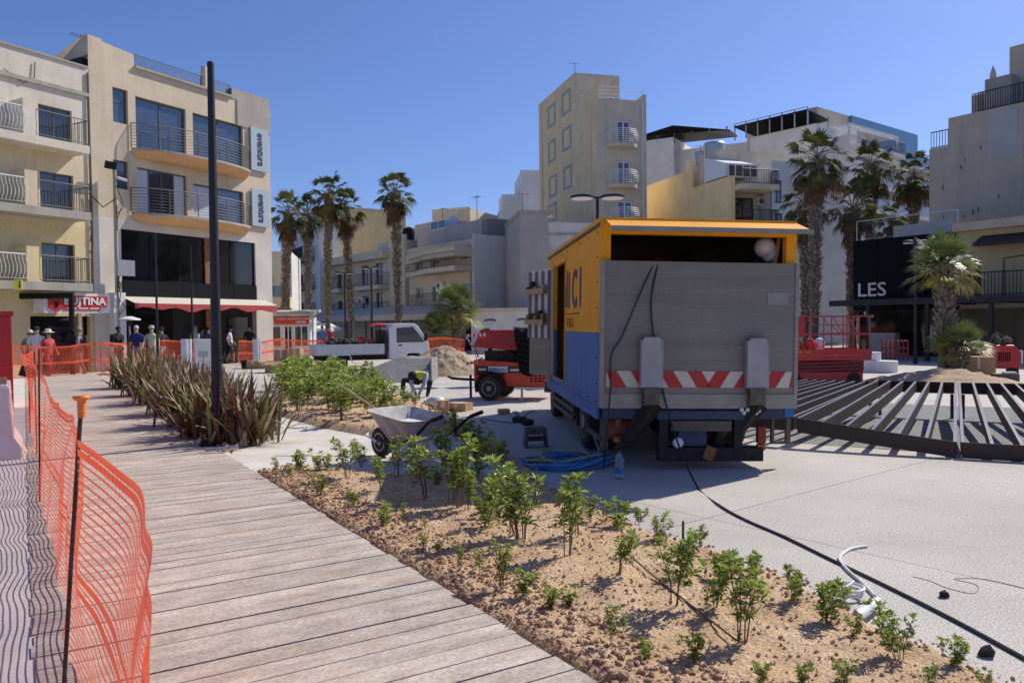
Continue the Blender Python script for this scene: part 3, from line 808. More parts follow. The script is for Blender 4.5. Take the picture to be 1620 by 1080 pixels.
FD = Frame(-14.9 * 74 / 62, 74, math.atan2(-.86, .5))
Dd = building('white_apartment_house', FD, 'white apartment house with dark balcony tiers behind the leftmost palms')
zD = FD.xz(505, 352)[1]
rc = simple_windows(Dd, FD, [(463, 385, 472, 412), (480, 380, 490, 410), (464, 428, 473, 452), (482, 424, 491, 450), (465, 468, 474, 490), (482, 465, 491, 490)])
wall(Dd, -14, 0, 0, zD, rc, W['whiteE'])
for q in rc: window(Dd, *q, n=2, fm=M['winwhite'], gm=M['glass'], fw=.08)
body(Dd, -13.99, -.01, .35, 1.8, 0, zD - .1, W['whiteE'], 'core')
part(Dd, 'side_wall', W['white'], -.0, .15, -.01, 1.9, 0, zD + .6)
for py in (412, 455, 497):
    f = FD.xz(480, py)[1]
    part(Dd, 'balcony_slab', W['dkgrey'], -12, -1.4, -1.2, -.003, f - .35, f)
    rail_v(Dd, [(-12, -1.15), (-1.45, -1.15), (-1.45, -.05)], f, f + 1.0, M['rail_black'], .14, .02, .03)
FY = Frame(-19.5, 84, math.atan2(-.86, .5))
Y = building('yellow_upper_block', FY, 'sunlit yellow roof block between the palm crowns', 'building')
zY = 1.75 + (514 - 336) * 84 / 1260
body(Y, -4, 2.6, 0, 8, 0, zY, W['yellowH']); part(Y, 'coping', W['creamE'], -4.1, 2.7, -.1, 8, zY, zY + .3)

FG = Frame(.48, 50, RAD(8))
Gb = building('grey_blank_house', FG, 'grey windowless house wall behind the open van door')
zG = FG.xz(850, 339)[1]; x822 = FG.xz(823, 420)[0]; x868 = FG.xz(868, 420)[0]
body(Gb, x822, x868, 0, 7, 0, zG, W['greyE'])
part(Gb, 'parapet', W['stain'], x822 - .05, x868 + .4, -.05, 7, zG, zG + .25)
part(Gb, 'side_wall', W['whiteE'], x868 + .01, x868 + 7, .6, 7, 0, FG.xz(890, 352, .6)[1])
part(Gb, 'ledge', W['stain'], x868 + .02, x868 + 7, .5, .598, FG.xz(890, 372, .6)[1], FG.xz(890, 369, .6)[1])
part(Gb, 'gap_shade_block', W['dkgrey'], x822 - 1.6, x822 - .01, 9, 10, 0, FG.xz(815, 352, 9)[1])  # dark block standing in for the shaded gap between the houses
low = building('low_white_restaurant', Frame(-3.0, 47, RAD(2)), 'low white restaurant wall with painted signs behind the red compressor')
fl_ = Frame(-3.0, 47, RAD(2)); zl = fl_.xz(790, 493)[1]
wl_h = simple_windows(low, fl_, [(764, 519, 775, 545), (812, 517, 823, 545), (825, 517, 833, 545)])
wall(low, .6, 5.5, 0, zl, wl_h, W['white']); part(low, 'roof_edge', W['creamE'], .5, 5.6, -.15, 4, zl, zl + .22)
for q in wl_h: window(low, *q, n=1, fm=M['winframe'], gm=M['glass_dark'])
body(low, .61, 5.49, .3, 4, 0, zl - .01, W['dkgrey'], 'core')
for (px, py, w) in ((766, 509, .7), (818, 508, .7)):
    x, z = fl_.xz(px, py); mb = MB(); mb.prism([(x + w * k / 8, -.012, z + .06 * math.sin(k * math.pi / 8)) for k in range(9)] + [(x + w * k / 8, -.012, z + .13 + .06 * math.sin(k * math.pi / 8)) for k in range(8, -1, -1)], (0, .01, 0)); mb.build('painted_sign', M['rail_brown'], low)
# white far blocks
def far_block(px0, px1, pyt, dist, ang, depth, m, label, name='white_apartment_block', base=0, step=None):
    p = D(px0, 500, dist); fr = Frame(p.x, p.y, RAD(ang))
    t = building(name, fr, label)
    x1 = fr.xz(px1, 450)[0]; z = fr.xz((px0 + px1) / 2, pyt)[1]
    body(t, 0, x1, 0, depth, base, z, m)
    part(t, 'parapet', W['white'], -.05, x1 + .05, -.05, .3, z, z + .2)
    return t, fr, x1, z
t, fr, x1, z = far_block(797, 829, 323, 86, 5, 8, W['white'], 'small white roof block left of the tall tower'); 
t, fr, x1, z = far_block(826, 858, 272, 95, 5, 8, W['white'], 'taller white block peeping out left of the tall tower')
part(t, 'stair_room', W['white'], -2.2, -.02, 1, 6, 0, z - 2.5)
t, fr, x1, z = far_block(583, 650, 362, 92, -20, 8, W['creamE'], 'old cream roof rooms behind the second palm', 'roof_rooms')
t, fr, x1, z = far_block(686, 745, 332, 92, -25, 8, W['creamE'], 'pale roof block above the cream corner house', 'roof_block')

# ---------------------------------------------- tall narrow tower
p = D(947, 500, 61.0)
FT = Frame(p.x, p.y, math.atan2(.268, .963))
T = building('tall_tower_house', FT, 'tall narrow tower house with blank yellow side and bowed white balconies', 'building')
xT = FT.xz(1023, 250)[0]; zT = FT.xz(985, 158)[1]; zTp = FT.xz(1020, 150)[1]
ySet = FT.yz(910, 200, 0)[0]; yEnd = FT.yz(853, 250, 0)[0]; zTop = FT.yz(908, 116, 0)[1]
DT = simple_windows(T, FT, [(976, 191, 998, 229), (977, 255, 998, 293), (977, 318, 1001, 352)])
wall(T, 0, xT, 0, zT, DT, W['towerf'], name='front_wall')
for q in DT: window(T, *q, n=2, fm=M['winwhite'], gm=M['glass_blue'], fw=.11)
mb = MB(); mb.quad((0, 0, 0), (0, 0, zT), (0, ySet, zT), (0, ySet, 0)); mb.quad((0, ySet, 0), (0, ySet, zTop), (0, yEnd, zTop), (0, yEnd, 0))
mb.prism([(0, 0, zT), (0, ySet, zT), (0, ySet, zT + .9), (0, 0, zTp + .6)], (.2, 0, 0)); mb.build('side_wall', W['tower'], T)
body(T, .01, xT, .4, yEnd - .01, 0, zT - .02, W['towerf'], 'core')
part(T, 'roof_block', W['towerf'], .01, FT.xz(980, 140, ySet)[0], ySet + .01, yEnd, zT, zTop)
mb = MB(); mb.prism([(xT - .25, 0, zT), (xT - .25, 0, zTp), (xT - .25, ySet, zT + .4), (xT - .25, ySet, zT)], (.25, 0, 0)); mb.build('parapet_wing', W['towerf'], T)
for k, px in enumerate((917, 960)):
    x0, z1 = FT.xz(px, 150 if k == 0 else 153, ySet); window(T, x0, x0 + (1.0 if k == 0 else 1.2), zT + .05, z1, y=ySet - .06, n=2, fm=M['winwhite'], gm=M['glass_blue'], fw=.12)
rail_h(T, [(.25, .1), (xT - .3, .1)], zT, zT + .95, M['rail_white'], 4, 1.2, .02)
mk = MB(); SURR = mat('grey_blue_paint', (.33, .39, .42), .8, .1, 2)
for (px, py, qx, qy) in ((867, 183, 879, 196), (889, 162, 903, 178), (868, 238, 879, 250), (890, 218, 904, 234), (869, 293, 881, 305), (892, 278, 905, 292), (868, 337, 881, 353)):
    y0, z1 = FT.yz(px, py, 0); y1, z0 = FT.yz(qx, qy, 0); z1 = FT.yz(px, py - 12, 0)[1]; z0 = z1 - 1.9
    ya, yb = min(y0, y1), max(y0, y1)
    if py > 330: z0 += .3
    for a, b, c, d in ((ya, yb, z1 - .2, z1), (ya, yb, z0, z0 + .2), (ya, ya + .28, z0 + .2, z1 - .2), (yb - .28, yb, z0 + .2, z1 - .2)):
        mk.box(-.05, -.003, a, b, c, d)
    mk.build('painted_window_surround', SURR, T); mk = MB()
for (a, b, c, d) in DT:
    cx = (a + b) / 2 - .25; r = 1.25
    arc = [(cx + r * math.cos(math.pi + math.pi * k / 12), -.05 + .95 * math.sin(math.pi + math.pi * k / 12)) for k in range(13)]
    mb = MB(); mb.prism([(x, y, c - .02) for x, y in arc], (0, 0, -.28)); mb.build('balcony_slab', W['towerf'], T)
    mb = MB()
    for j in range(7):
        f = j / 6; bl = 1 + .10 * math.sin(math.pi * f)
        mb.tube([(cx + (x - cx) * bl, y * bl, c + .08 + .95 * f) for x, y in arc], .022, 5)
    for k in (0, 2, 4, 6, 8, 10, 12):
        x, y = arc[k]
        mb.tube([(cx + (x - cx) * (1 + .10 * math.sin(math.pi * f)), y * (1 + .10 * math.sin(math.pi * f)), c + 1.03 * f) for f in (0, .25, .5, .75, 1)], .022, 4)
    mb.build('railing', M['rail_white'], T)

# ---------------------------------------------- yellow sided house with black balconies
p = D(1157, 500, 55.0)
FH = Frame(p.x, p.y, math.atan2(.302, .953))
H = building('yellow_sided_house', FH, 'house with a plain ochre yellow side wall and black balcony railings')
zH = FH.xz(1157, 278)[1]; xH1 = FH.xz(1219, 320)[0]; xH2 = FH.xz(1264, 320)[0]
yH = FH.yz(1023, 320, 0)[0]; zHb = FH.yz(1060, 281, 0)[1]; yHm = FH.yz(1096, 280, 0)[0]
mb = MB(); mb.quad((0, 0, 0), (0, 0, zH), (0, yHm, zH), (0, yHm, 0)); mb.quad((0, yHm, 0), (0, yHm, zHb), (0, yH, zHb), (0, yH, 0)); mb.build('side_wall', W['yellowH'], H)
body(H, .02, xH1, 1.3, yH, 0, zH - .05, W['creamE'], 'core')
part(H, 'pier', W['yellowH'], .003, .35, .003, 1.29, 0, zH)
fH = [FH.xz(1190, 294)[1], FH.xz(1190, 357)[1], FH.xz(1190, 425)[1], FH.xz(1190, 480)[1]]
for i, f in enumerate(fH):
    part(H, 'balcony_slab', W['creamE'], .36, xH1 + .1, -.9, 1.29, f - .35, f)
    rail_v(H, [(.4, -.85), (xH1 + .05, -.85), (xH1 + .05, 0)], f, f + 1.0, M['rail_black'], .13, .022, .035)
    if i: window(H, .9, xH1 - .6, f + .02, f + 2.1, y=1.22, n=2, fm=M['black'], gm=M['glass'])
part(H, 'roof_wall', W['creamE'], xH1 - 2.6, xH2 + .3, 2.5, 7, zH - .1, FH.xz(1200, 240, 2.5)[1])
z2 = FH.xz(1240, 255)[1]
rH = simple_windows(H, FH, [(1220, 285, 1237, 321), (1221, 337, 1238, 366), (1220, 400, 1234, 425)])
rH = [(max(a, xH1 + .3), b, c, d) for a, b, c, d in rH]
wall(H, xH1 + .12, xH2 + 4, 0, z2, rH, W['whiteE'], name='grey_wall')
for q in rH: window(H, *q, n=2, fm=mat('blue_window_frame', (.05, .12, .24), .5), gm=M['curtain'], fw=.1, hb=.5)
body(H, xH1 + .13, xH2 + 3.9, .3, 9, 0, z2 - .1, W['whiteE'], 'rear_core')
window(H, .02, 2.4, zH - .0, zH + .9, y=.35, n=4, fm=M['winwhite'], gm=M['glass'], fw=.08, name='roof_glazing')
mb = MB(); mb.prism([(.0, 3.4, zH + .1), (.0, .6, zH + .1), (.0, .6, zH + 1.0), (.0, 3.4, zH + 1.9)], (2.3, 0, 0)); mb.build('roof_room', M['winwhite'], H)
for (px, py) in ((1091, 248), (1104, 246)):
    tk = thing('roof_tank', 'small grey roof tank nearer the tower' if px < 1100 else 'larger grey roof tank right of the smaller one', 'water tank', FH.M @ Vector((1.2, FH.yz(px, py, 0)[0] + (0 if px < 1100 else -.3), zHb)))
    h = .9 if px < 1100 else 1.3
    mb = MB(); mb.lathe([(.75, .4), (.8, .4 + h), (.72, .5 + h)], 14); mb.build('tank', M['galv'], tk, smooth=True)
    mb = MB(); [mb.box(x - .05, x + .05, y - .05, y + .05, 0, .4) for x in (-.5, .5) for y in (-.5, .5)]; mb.build('stand', M['galv'], tk)
# lower cream house seen between the palm trunks
p = D(1262, 500, 58.0); FQ = Frame(p.x, p.y, RAD(22))
Q = building('old_balcony_house', FQ, 'old beige house with small iron balconies between the right palm trunks')
zQ = FQ.xz(1290, 372)[1]; xq = FQ.xz(1326, 430)[0]
rQ = simple_windows(Q, FQ, [(1263, 396, 1270, 425), (1299, 392, 1308, 420), (1263, 445, 1271, 475), (1299, 446, 1309, 478)])
wall(Q, -.3, xq, 0, zQ, rQ, W['beigeK'])
for q in rQ: window(Q, *q, n=1, fm=M['rail_brown'], gm=M['glass_dark'])
body(Q, -.29, xq - .01, .35, 8, 0, zQ - .1, W['beigeK'], 'core')
part(Q, 'annexe', W['yellowK'], xq + .01, xq + 4.5, 1, 8, 0, FQ.xz(1330, 423, 1)[1])
xa_, za_ = FQ.xz(1334, 448, 1); window(Q, xa_ - .4, xa_ + .5, za_ - 1.5, za_ + .3, y=.93, n=1, fm=M['rail_brown'], gm=M['glass_dark'])
for py in (425, 478):
    f = FQ.xz(1295, py)[1]
    part(Q, 'balcony_slab', W['yellowK'], .2, xq + .6, -.9, -.003, f - .25, f)
    rail_v(Q, [(.25, -.85), (xq + .55, -.85), (xq + .55, 0)], f, f + 1, M['rail_black'], .14, .02, .03)

# ---------------------------------------------- large white block on the right
p = D(1290, 500, 70.0); FJ = Frame(p.x, p.y, RAD(38.5))
Jb = building('large_white_block', FJ, 'large white apartment block with roof terrace pergola behind the right palms')
zJ = FJ.xz(1290, 196)[1]; yJ = FJ.yz(1187, 260, 0)[0]; xJ1 = FJ.xz(1345, 260)[0]; xJ2 = FJ.xz(1475, 300)[0]
body(Jb, 0, xJ1, 0, yJ, 0, zJ, W['white'])
zJ2 = FJ.xz(1345, 222)[1]; zJ3 = FJ.xz(1440, 262)[1]
part(Jb, 'side_wing', W['white'], xJ1 - 2.5, xJ1, -1.2, -.003, 0, zJ2)
flJ = [FJ.xz(1440, y)[1] for y in (268, 310, 345, 380)]
wJ = []
for f in flJ[1:]:
    for k in range(5):
        a = xJ1 + 1.2 + k * 3.4; wJ.append((a, a + 1.8, f + .1, f + 2.2))
wall(Jb, xJ1 + .02, xJ2 + 6, 0, zJ2 - .5, wJ, W['whiteE'], name='front_wall')
for q in wJ: window(Jb, *q, n=2, fm=M['winwhite'], gm=M['glass_blue'], fw=.12)
body(Jb, xJ1 + .02, xJ2 + 6, .4, 9, 0, zJ2 - .6, W['whiteE'], 'core')
for f in flJ:
    part(Jb, 'balcony_slab', W['white'], xJ1 + .02, xJ2 + 6, -1.3, -.003, f - .35, f)
    for k in range(4):
        a = xJ1 + .1 + k * (xJ2 + 6 - xJ1) / 4; part(Jb, 'glass_balustrade', W['blueglass'] if f == flJ[0] else M['curtain'], a, a + (xJ2 + 6 - xJ1) / 4 - .1, -1.28, -1.22, f, f + 1.0)
part(Jb, 'penthouse', W['creamE'], xJ1 - 3, xJ1 + 2.5, 1.5, 9, zJ2 - .7, FJ.xz(1365, 190, 1.5)[1])
part(Jb, 'blue_penthouse', W['blueglass'], xJ1 + 2.51, xJ1 + 16, 1.2, 9, zJ2 - .6, FJ.xz(1365, 190, 1.5)[1] - .02)
zr = FJ.xz(1345, 208)[1]
mb = MB()
x_a, x_b = xJ1 - 2.4, xJ1 + 6.5
for x in (x_a, (x_a + x_b) / 2, x_b): mb.box(x, x + .15, -1.25, -1.1, zJ2 - .9, zr)
mb.box(x_a, x_b + .15, -1.27, -1.08, zr, zr + .2); mb.box(x_a, x_b + .15, 1.3, 1.48, zr, zr + .2)
for k in range(12): x = x_a + (x_b - x_a) * k / 11; mb.box(x, x + .1, -1.07, 1.29, zr + .02, zr + .18)
mb.build('pergola', M['white'], Jb)
part(Jb, 'terrace_slab', W['white'], x_a, x_b, -2.0, -.003, zJ2 - 1.3, zJ2 - .9)
rail_v(Jb, [(x_a, -1.95), (x_b, -1.95), (x_b, -.1)], zJ2 - .9, zJ2 + .2, M['rail_brown'], .18, .02, .03)
mb = MB()
ya, yb = .5, yJ + 1.5
mb.prism([(-.4, ya, zJ + 1.2), (3.2, ya, zJ + .8), (3.2, yb, zJ + .8), (-.4, yb, zJ + 1.2)], (0, 0, .12))
mb.build('solar_roof', M['black'], Jb)
mb = MB()
for k in range(7):
    y = ya + (yb - ya) * k / 6; mb.box(-.35, -.25, y - .05, y + .05, zJ, zJ + 1.5); mb.box(3.0, 3.1, y - .05, y + .05, zJ, zJ + 1.2)
mb.tube([(-.3, ya, zJ + 1.55), (-.3, yb, zJ + 1.55)], .04, 5); mb.build('roof_frame', M['galv'], Jb)
# white block behind the yellow house
p = D(1023, 500, 84.0); FW = Frame(p.x, p.y, RAD(-30))
Wb = building('white_penthouse_block', FW, 'plain white block with a dark pergola roof beside the tower')
xw = FW.xz(1066, 250)[0]; zw = FW.xz(1066, 217)[1]
body(Wb, -6, xw, 0, 8, 0, zw, W['white'])
part(Wb, 'side_wing', W['white'], xw + .01, xw + 8, 1.5, 9, 0, FW.xz(1120, 232, 1.5)[1])
mb = MB(); mb.prism([(xw - 4, -.3, zw + .3), (xw, -.3, zw + 1.0), (xw + 5.5, 1, zw + .1), (xw + 5.5, 4, zw + .1), (xw, 4, zw + 1.0), (xw - 4, 4, zw + .3)], (0, 0, .15)); mb.build('pergola_roof', M['black'], Wb)
mb = MB()
for k in range(6): x = xw - 3.6 + k * 1.8; mb.box(x, x + .12, 0, .12, zw - .6, zw + .4)
mb.build('pergola_post', M['rail_brown'], Wb)
t, fr, x1, z = far_block(1118, 1192, 232, 96, 15, 8, W['white'], 'low white block between the tower and the large white block')

# ---------------------------------------------- right side: black pub, yellow house, old beige block
RA = math.atan2(-.823, .568)
FP = Frame(17.1, 40.0, RA)
P_ = building('black_pub', FP, 'black clad pub front with large white letters above a black pergola', 'pub')
xP0 = FP.xz(1352, 430)[0]; xP1 = FP.xz(1512, 420)[0]; zP1 = FP.xz(1352, 382)[1]; zP0 = FP.xz(1352, 482)[1]
nP = 4
for k in range(nP):
    a, b = xP0 + (xP1 - xP0) * k / nP, xP0 + (xP1 - xP0) * (k + 1) / nP
    part(P_, 'cladding_panel', W['pub'], a + .01, b - .01, -.12, .1, zP0 - .3, zP1)
part(P_, 'ground_floor_glazing', M['glass_dark'], xP0, xP1 + 9, .3, .5, 0, zP0 - .31)
body(P_, xP0 + .02, xP1 - .01, .51, 7, 0, zP1 - .5, W['pub'], 'core')
part(P_, 'roof_terrace_wall', W['whiteE'], xP0 + .3, xP1 - .3, 3, 3.2, zP1 - .5, zP1 + .9)
xl0, zl0 = FP.xz(1356, 469, -.13); zl1 = FP.xz(1356, 448, -.13)[1]; xl1 = FP.xz(1402, 466, -.13)[0]
t_ = face_text('LES', (zl1 - zl0) * 1.42, M['white'], P_, xl0, -.14, zl0, sx=1.0, bold=.008)
bb = max(v.co.x for v in t_.data.vertices) - xl0
t_.data.transform(Matrix.Translation((xl0, 0, 0)) @ Matrix.Diagonal(((xl1 - xl0) / bb, 1, 1, 1)) @ Matrix.Translation((-xl0, 0, 0)))
rail_h(P_, [(xP0, .2), (xP1, .2)], zP1, zP1 + 1.0, M['rail_white'], 2, 1.6, .012)
pg = thing('black_pergola', 'black steel pergola with louvred roof in front of the pub', 'pergola', FP.loc, FP.ang)
zg = 2.35; y0 = -4.2
xg0 = FP.xz(1312, 492, y0)[0]; xg1 = FP.xz(1660, 480, y0)[0]
for k, x in enumerate([FP.xz(q_, 500, y0)[0] for q_ in (1370, 1463, 1564, 1650)]):
    part(pg, 'post', M['pole'], x, x + .14, y0, y0 + .14, 0, zg)
    part(pg, 'cross_beam', M['pole'], x, x + .14, y0 + .141, -.2, zg - .01, zg + .19)
part(pg, 'front_beam', M['pole'], xg0, xg1, y0 - .02, y0 + .139, zg + .001, zg + .26)
for k in range(16):
    y = y0 + .4 + k * .24; part(pg, 'louvre', M['pole'], xg0 + .05, xg1 - .05, y, y + .2, zg + .2, zg + .23)
part(P_, 'bar_counter', W['greyE'], xP0 + 1.2, xP0 + 2.6, -.9, -.5, 0, 1.1)
mb = MB(); mb.ball((xP0 + 1.2, -1.0, 2.05), .09, 8, 6); mb.ball((xP0 + 1.5, -.9, 1.9), .07, 8, 6); mb.build('pendant_lamp', mat('lit_lamp', (.8, .78, .7), .5), P_)
FK = Frame(17.1, 40.0, RA)
K1 = building('yellow_upstairs_house', FK, 'dull yellow upper floor with black balcony rail right of the pub')
xk0, xk1 = xP1 + .02, xP1 + 9; zk0 = FP.xz(1560, 469)[1]; zk1 = FP.xz(1512, 368)[1]
rk = simple_windows(K1, FP, [(1524, 412, 1537, 462), (1541, 408, 1552, 461)]); rk = [(a, b, zk0 + .02, d) for a, b, c, d in rk]
wall(K1, xk0, xk1, zk0 - .35, zk1, rk, W['yellowK'])
for q in rk: window(K1, *q, n=1, fm=M['rail_brown'], gm=M['glass_dark'], fw=.1, name='door')
body(K1, xk0, xk1, .3, 6, 0, zk1 - .1, W['beigeK'], 'core')
part(K1, 'cornice', W['beigeK'], xk0, xk1, -.35, .2, zk1, zk1 + .38)
part(K1, 'balcony_slab', M['pole'], xk0, xk1, -1.1, -.003, zk0 - .3, zk0)
rail_v(K1, [(xk0, -1.05), (xk1, -1.05)], zk0, zk0 + 1.0, M['rail_black'], .14, .016, .025)
mb = MB(); mb.prism([(xk0 + 1.1, -.002, zk1 - .25), (xk0 + 1.1, -.9, zk1 - .65), (xk0 + 1.1, -.9, zk1 - .78), (xk0 + 1.1, -.002, zk1 - .45)], (8, 0, 0)); mb.build('tiled_canopy', M['rust'], K1)
part(K1, 'chimney_block', W['yellowK'], xk0 - .4, xk0 + 1.2, .7, 1.8, zk1 + .38, FP.xz(1530, 344, .7)[1])
mb = MB(); mb.tube([(xk0 + 3, -.05, zk1 - .5), (xk0 + 3, -.05, zk1 - 1.2), (xk0 + 2, -.05, zk1 - 1.3), (xk0 + 2, -.05, zk0)], .03, 5); mb.build('drain_pipe', M['rail_brown'], K1)
p = D(1470, 500, 44.0); FB = Frame(p.x, p.y, RA)
K2 = building('old_beige_block', FB, 'tall old beige block with stepped roof terraces at the right edge')
xs0 = FB.xz(1500, 200)[0]; z_a = FB.xz(1472, 236)[1]; z_b = FB.xz(1500, 187)[1]; xk = FB.xz(1546, 190)[0]; xk3 = FB.xz(1597, 150)[0]
body(K2, 0, 12, 0, 9, 0, z_a, W['beigeK'])
part(K2, 'upper_wall', W['beigeK'], xs0, 12, .02, 9, z_a + .001, z_b)
part(K2, 'roof_house', W['beigeK'], FB.xz(1537, 165, 2.5)[0], 9, 2.5, 9, z_b + .001, FB.xz(1545, 150, 2.5)[1])
part(K2, 'stair_tower', W['beigeK'], FB.xz(1597, 120, 2.2)[0], 12, 2.2, 9, z_b + .001, FB.xz(1597, 75, 2.2)[1])
x0, z1 = FB.xz(1556, 172); x1 = FB.xz(1610, 160)[0]
part(K2, 'pale_patch', W['patch'], x0 + .2, x1, -.012, -.002, FB.xz(1556, 254)[1], z_b - .25)
rail_v(K2, [(.05, .1), (xs0 - .05, .1)], z_a, z_a + .9, M['rail_black'], .15, .02, .03)
rail_v(K2, [(xk, .1), (9, .1)], z_b, z_b + 1.0, M['rail_black'], .12, .022, .03)
rail_v(K2, [(xs0 + .1, 2.4), (xs0 + .8, 2.4)], z_b, z_b + 1.6, M['rail_brown'], .15, .02, .03)
part(K2, 'terrace_room', W['stain'], FB.xz(1558, 150, 1.2)[0], FB.xz(1600, 150, 1.2)[0], 1.2, 2.1, z_b + .002, z_b + 1.9)
pz = FB.xz(1571, 145, 2.6)
um = thing('closed_parasol', 'closed grey parasol on the roof terrace at upper right', 'parasol', FB.M @ Vector((pz[0], 2.6, z_b + 1.9)))
mb = MB(); mb.lathe([(.04, 0), (.05, .4), (.22, .5), (.2, 1.2), (.06, 1.9), (.02, 2.1)], 8); mb.build('canopy', M['fabric_pale'], um); um.scale = (.8, .8, .5)
mb = MB()
for k in range(16): x = random.uniform(.3, 4); z = random.uniform(4.5, z_a - .5); mb.box(x, x + .06, -.02, -.002, z, z + random.uniform(.1, .3))
tag(mb.build('wall_fixing', M['rail_brown'], K2), kind='stuff')

# building beyond the office block corner, kiosk, umbrellas
p = D(424, 500, 50.0); FC = Frame(p.x, p.y, RAD(10))
C_ = building('glass_balcony_house', FC, 'white house with glass balustrade just past the office block corner')
xc = FC.xz(459, 470)[0]; zc = FC.xz(440, 452)[1]
body(C_, -1, xc, 1.2, 8, 0, FC.xz(440, 395)[1], W['whiteE'])
part(C_, 'balcony_slab', W['creamE'], -1, xc, -.2, 1.19, FC.xz(440, 487)[1], FC.xz(440, 470)[1])
part(C_, 'glass_balustrade', W['blueglass'], -1, xc, -.15, -.1, FC.xz(440, 470)[1], zc)
part(C_, 'shop_front', W['dkgrey'], -1, xc, .5, 1.0, 0, FC.xz(440, 488)[1])
p = D(427, 556, 43.5); FI = Frame(p.x, p.y, RAD(4))
Ik = thing('information_kiosk', 'small white kiosk with a red and yellow information sign', 'kiosk', FI.loc, FI.ang)
xi = FI.xz(490, 530)[0]; zi = FI.xz(460, 500)[1]; zi0 = FI.xz(460, 512.5)[1]
body(Ik, .0, xi, .15, 2.2, 0, zi, M['white'], 'cabin')
mb = MB(); mb.prism([(-.15, -.3, zi), (xi + .25, -.3, zi), (xi + .25, 2.4, zi + .25), (-.15, 2.4, zi + .25)], (0, 0, .14)); mb.build('roof', W['stain'], Ik)
part(Ik, 'sign_panel', M['redpaint'], .25, xi - .02, -.02, .1, zi0, zi - .03); part(Ik, 'sign_end_panel', M['hose_yellow'] if 0 else mat('sign_yellow', (.75, .45, .03), .6), .03, .249, -.021, .1, zi0, zi - .03)
face_text('TOURIST & INFORMATION', .155, M['white'], Ik, .34, -.03, zi0 + .24); face_text('CENTRE', .15, M['white'], Ik, xi - .75, -.03, zi0 + .06, bold=.004)
mb = MB(); mb.ball((.14, -.03, zi0 + .28), .07, 10, 6); mb.build('pin_mark', M['white'], Ik)
for a, b, n_ in ((.08, .62, 1), (.75, 1.22, 2), (1.3, xi - .08, 2)): window(Ik, a, b, .15 if n_ == 2 and a < 1 else .6, zi0 - .08, y=.08, n=n_, fm=M['winwhite'], gm=M['glass_dark'], fw=.05)
def parasol(px, py, dist, r, label):
    q = D(px, py, dist); t = thing('white_parasol', label, 'parasol', (q.x, q.y, 0), random.random(), 'open white parasols')
    mb = MB()
    for k in range(8):
        a, b = math.pi * k / 4, math.pi * (k + 1) / 4
        mb.add([(0, 0, q.z + .35), (r * math.cos(a), r * math.sin(a), q.z - .15), (r * math.cos(b), r * math.sin(b), q.z - .15), (r * math.cos(b), r * math.sin(b), q.z - .32), (r * math.cos(a), r * math.sin(a), q.z - .32)], [(0, 1, 2), (1, 4, 3, 2)])
    mb.build('canopy', M['white'], t); mb = MB(); mb.tube([(0, 0, 0), (0, 0, q.z + .4)], .03, 6); mb.build('pole', M['galv'], t)
parasol(500, 516, 50, 1.2, 'open white parasol right beside the information kiosk')
parasol(518, 517, 56, 1.1, 'open white parasol behind the one beside the kiosk')

# ---------------------------------------------- aerials, air conditioners, wires
def aerial(parent, x, y, z, h=2.2):
    mb = MB(); mb.tube([(x, y, z), (x, y, z + h)], .025, 5); mb.tube([(x - .5, y, z + h - .1), (x + .5, y, z + h - .1)], .014, 4)
    for k in range(5): mb.tube([(x - .45 + .2 * k, y - .22, z + h - .1), (x - .45 + .2 * k, y + .22, z + h - .1)], .01, 4)
    return mb.build('aerial', M['rail_brown'], parent)
def dish(parent, x, y, z, r=.4):
    mb = MB(); Mx = Matrix.Rotation(RAD(62), 4, 'X') @ Matrix.Rotation(.4, 4, 'Y')
    mb.lathe([(.02, 0), (r * .5, .04), (r, .14), (r, .15), (r * .5, .06), (.01, .02)], 16, (x, y, z + .5), 0, Mx); mb.tube([(x, y, z), (x, y, z + .5)], .03, 5)
    return mb.build('satellite_dish', M['white'], parent, smooth=True)
def aircon(parent, x, y, z, w=.85):
    o = part(parent, 'air_conditioner', M['white'], x, x + w, y - .32, y - .02, z, z + .58)
    mb = MB(); mb.lathe([(.2, -.335), (.21, -.322)], 14, (x + w * .38, y, z + .29), 0, Matrix.Rotation(RAD(-90), 4, 'X')); mb.v = [(a, 2 * y - b if b > y else b, c) for a, b, c in mb.v]; mb.build('fan_grille', M['grime2'], o)
    return o
aerial(A, -3.5, 3, topA - .8, 3.6); aerial(B, 3.0, 5, topB, 2.6); aerial(E2, x645 + 4, 4, zpp - .4, 2.4); aerial(E2, x645 + .5, 3, zpp - .4, 1.8); aerial(E1, x645 - 6, 3, z1_ + 1.2, 2.6)
aerial(T, 1.5, ySet + 4, zTop, 2.2); aerial(H, 2.5, 8, zHb, 2.6); aerial(Jb, 4, 4, zJ, 2.4); aerial(Gb, x822 + .8, 4, zG, 2.0); aerial(K2, 4.5, 4, z_b, 3.4)
dish(E2, x645 + 2.2, 3, zpp - .4, .5); dish(H, 1.6, 5.5, zHb, .5); dish(B, 1.5, 3, topB, .45);
aircon(E1, x645 - 8.2, -.02, f3[1] + .9); aircon(E1, x525 + .3, -.02, f3[0] + 1.2); aircon(Q, 1.2, 0, 8.2 if zQ > 9.5 else zQ - 1.4); aircon(H, xH1 + .5, 0, fH[2] + .4); aircon(H, 2.9, 1.29, fH[1] + 1.6, .7); aircon(K1, xk0 + 4.0, -.02, zk0 + 2.2)
aircon(Dd, -3.0, 0, 3.3); aircon(E2, XE - 4.5, 0, fl[1] + 1.3)
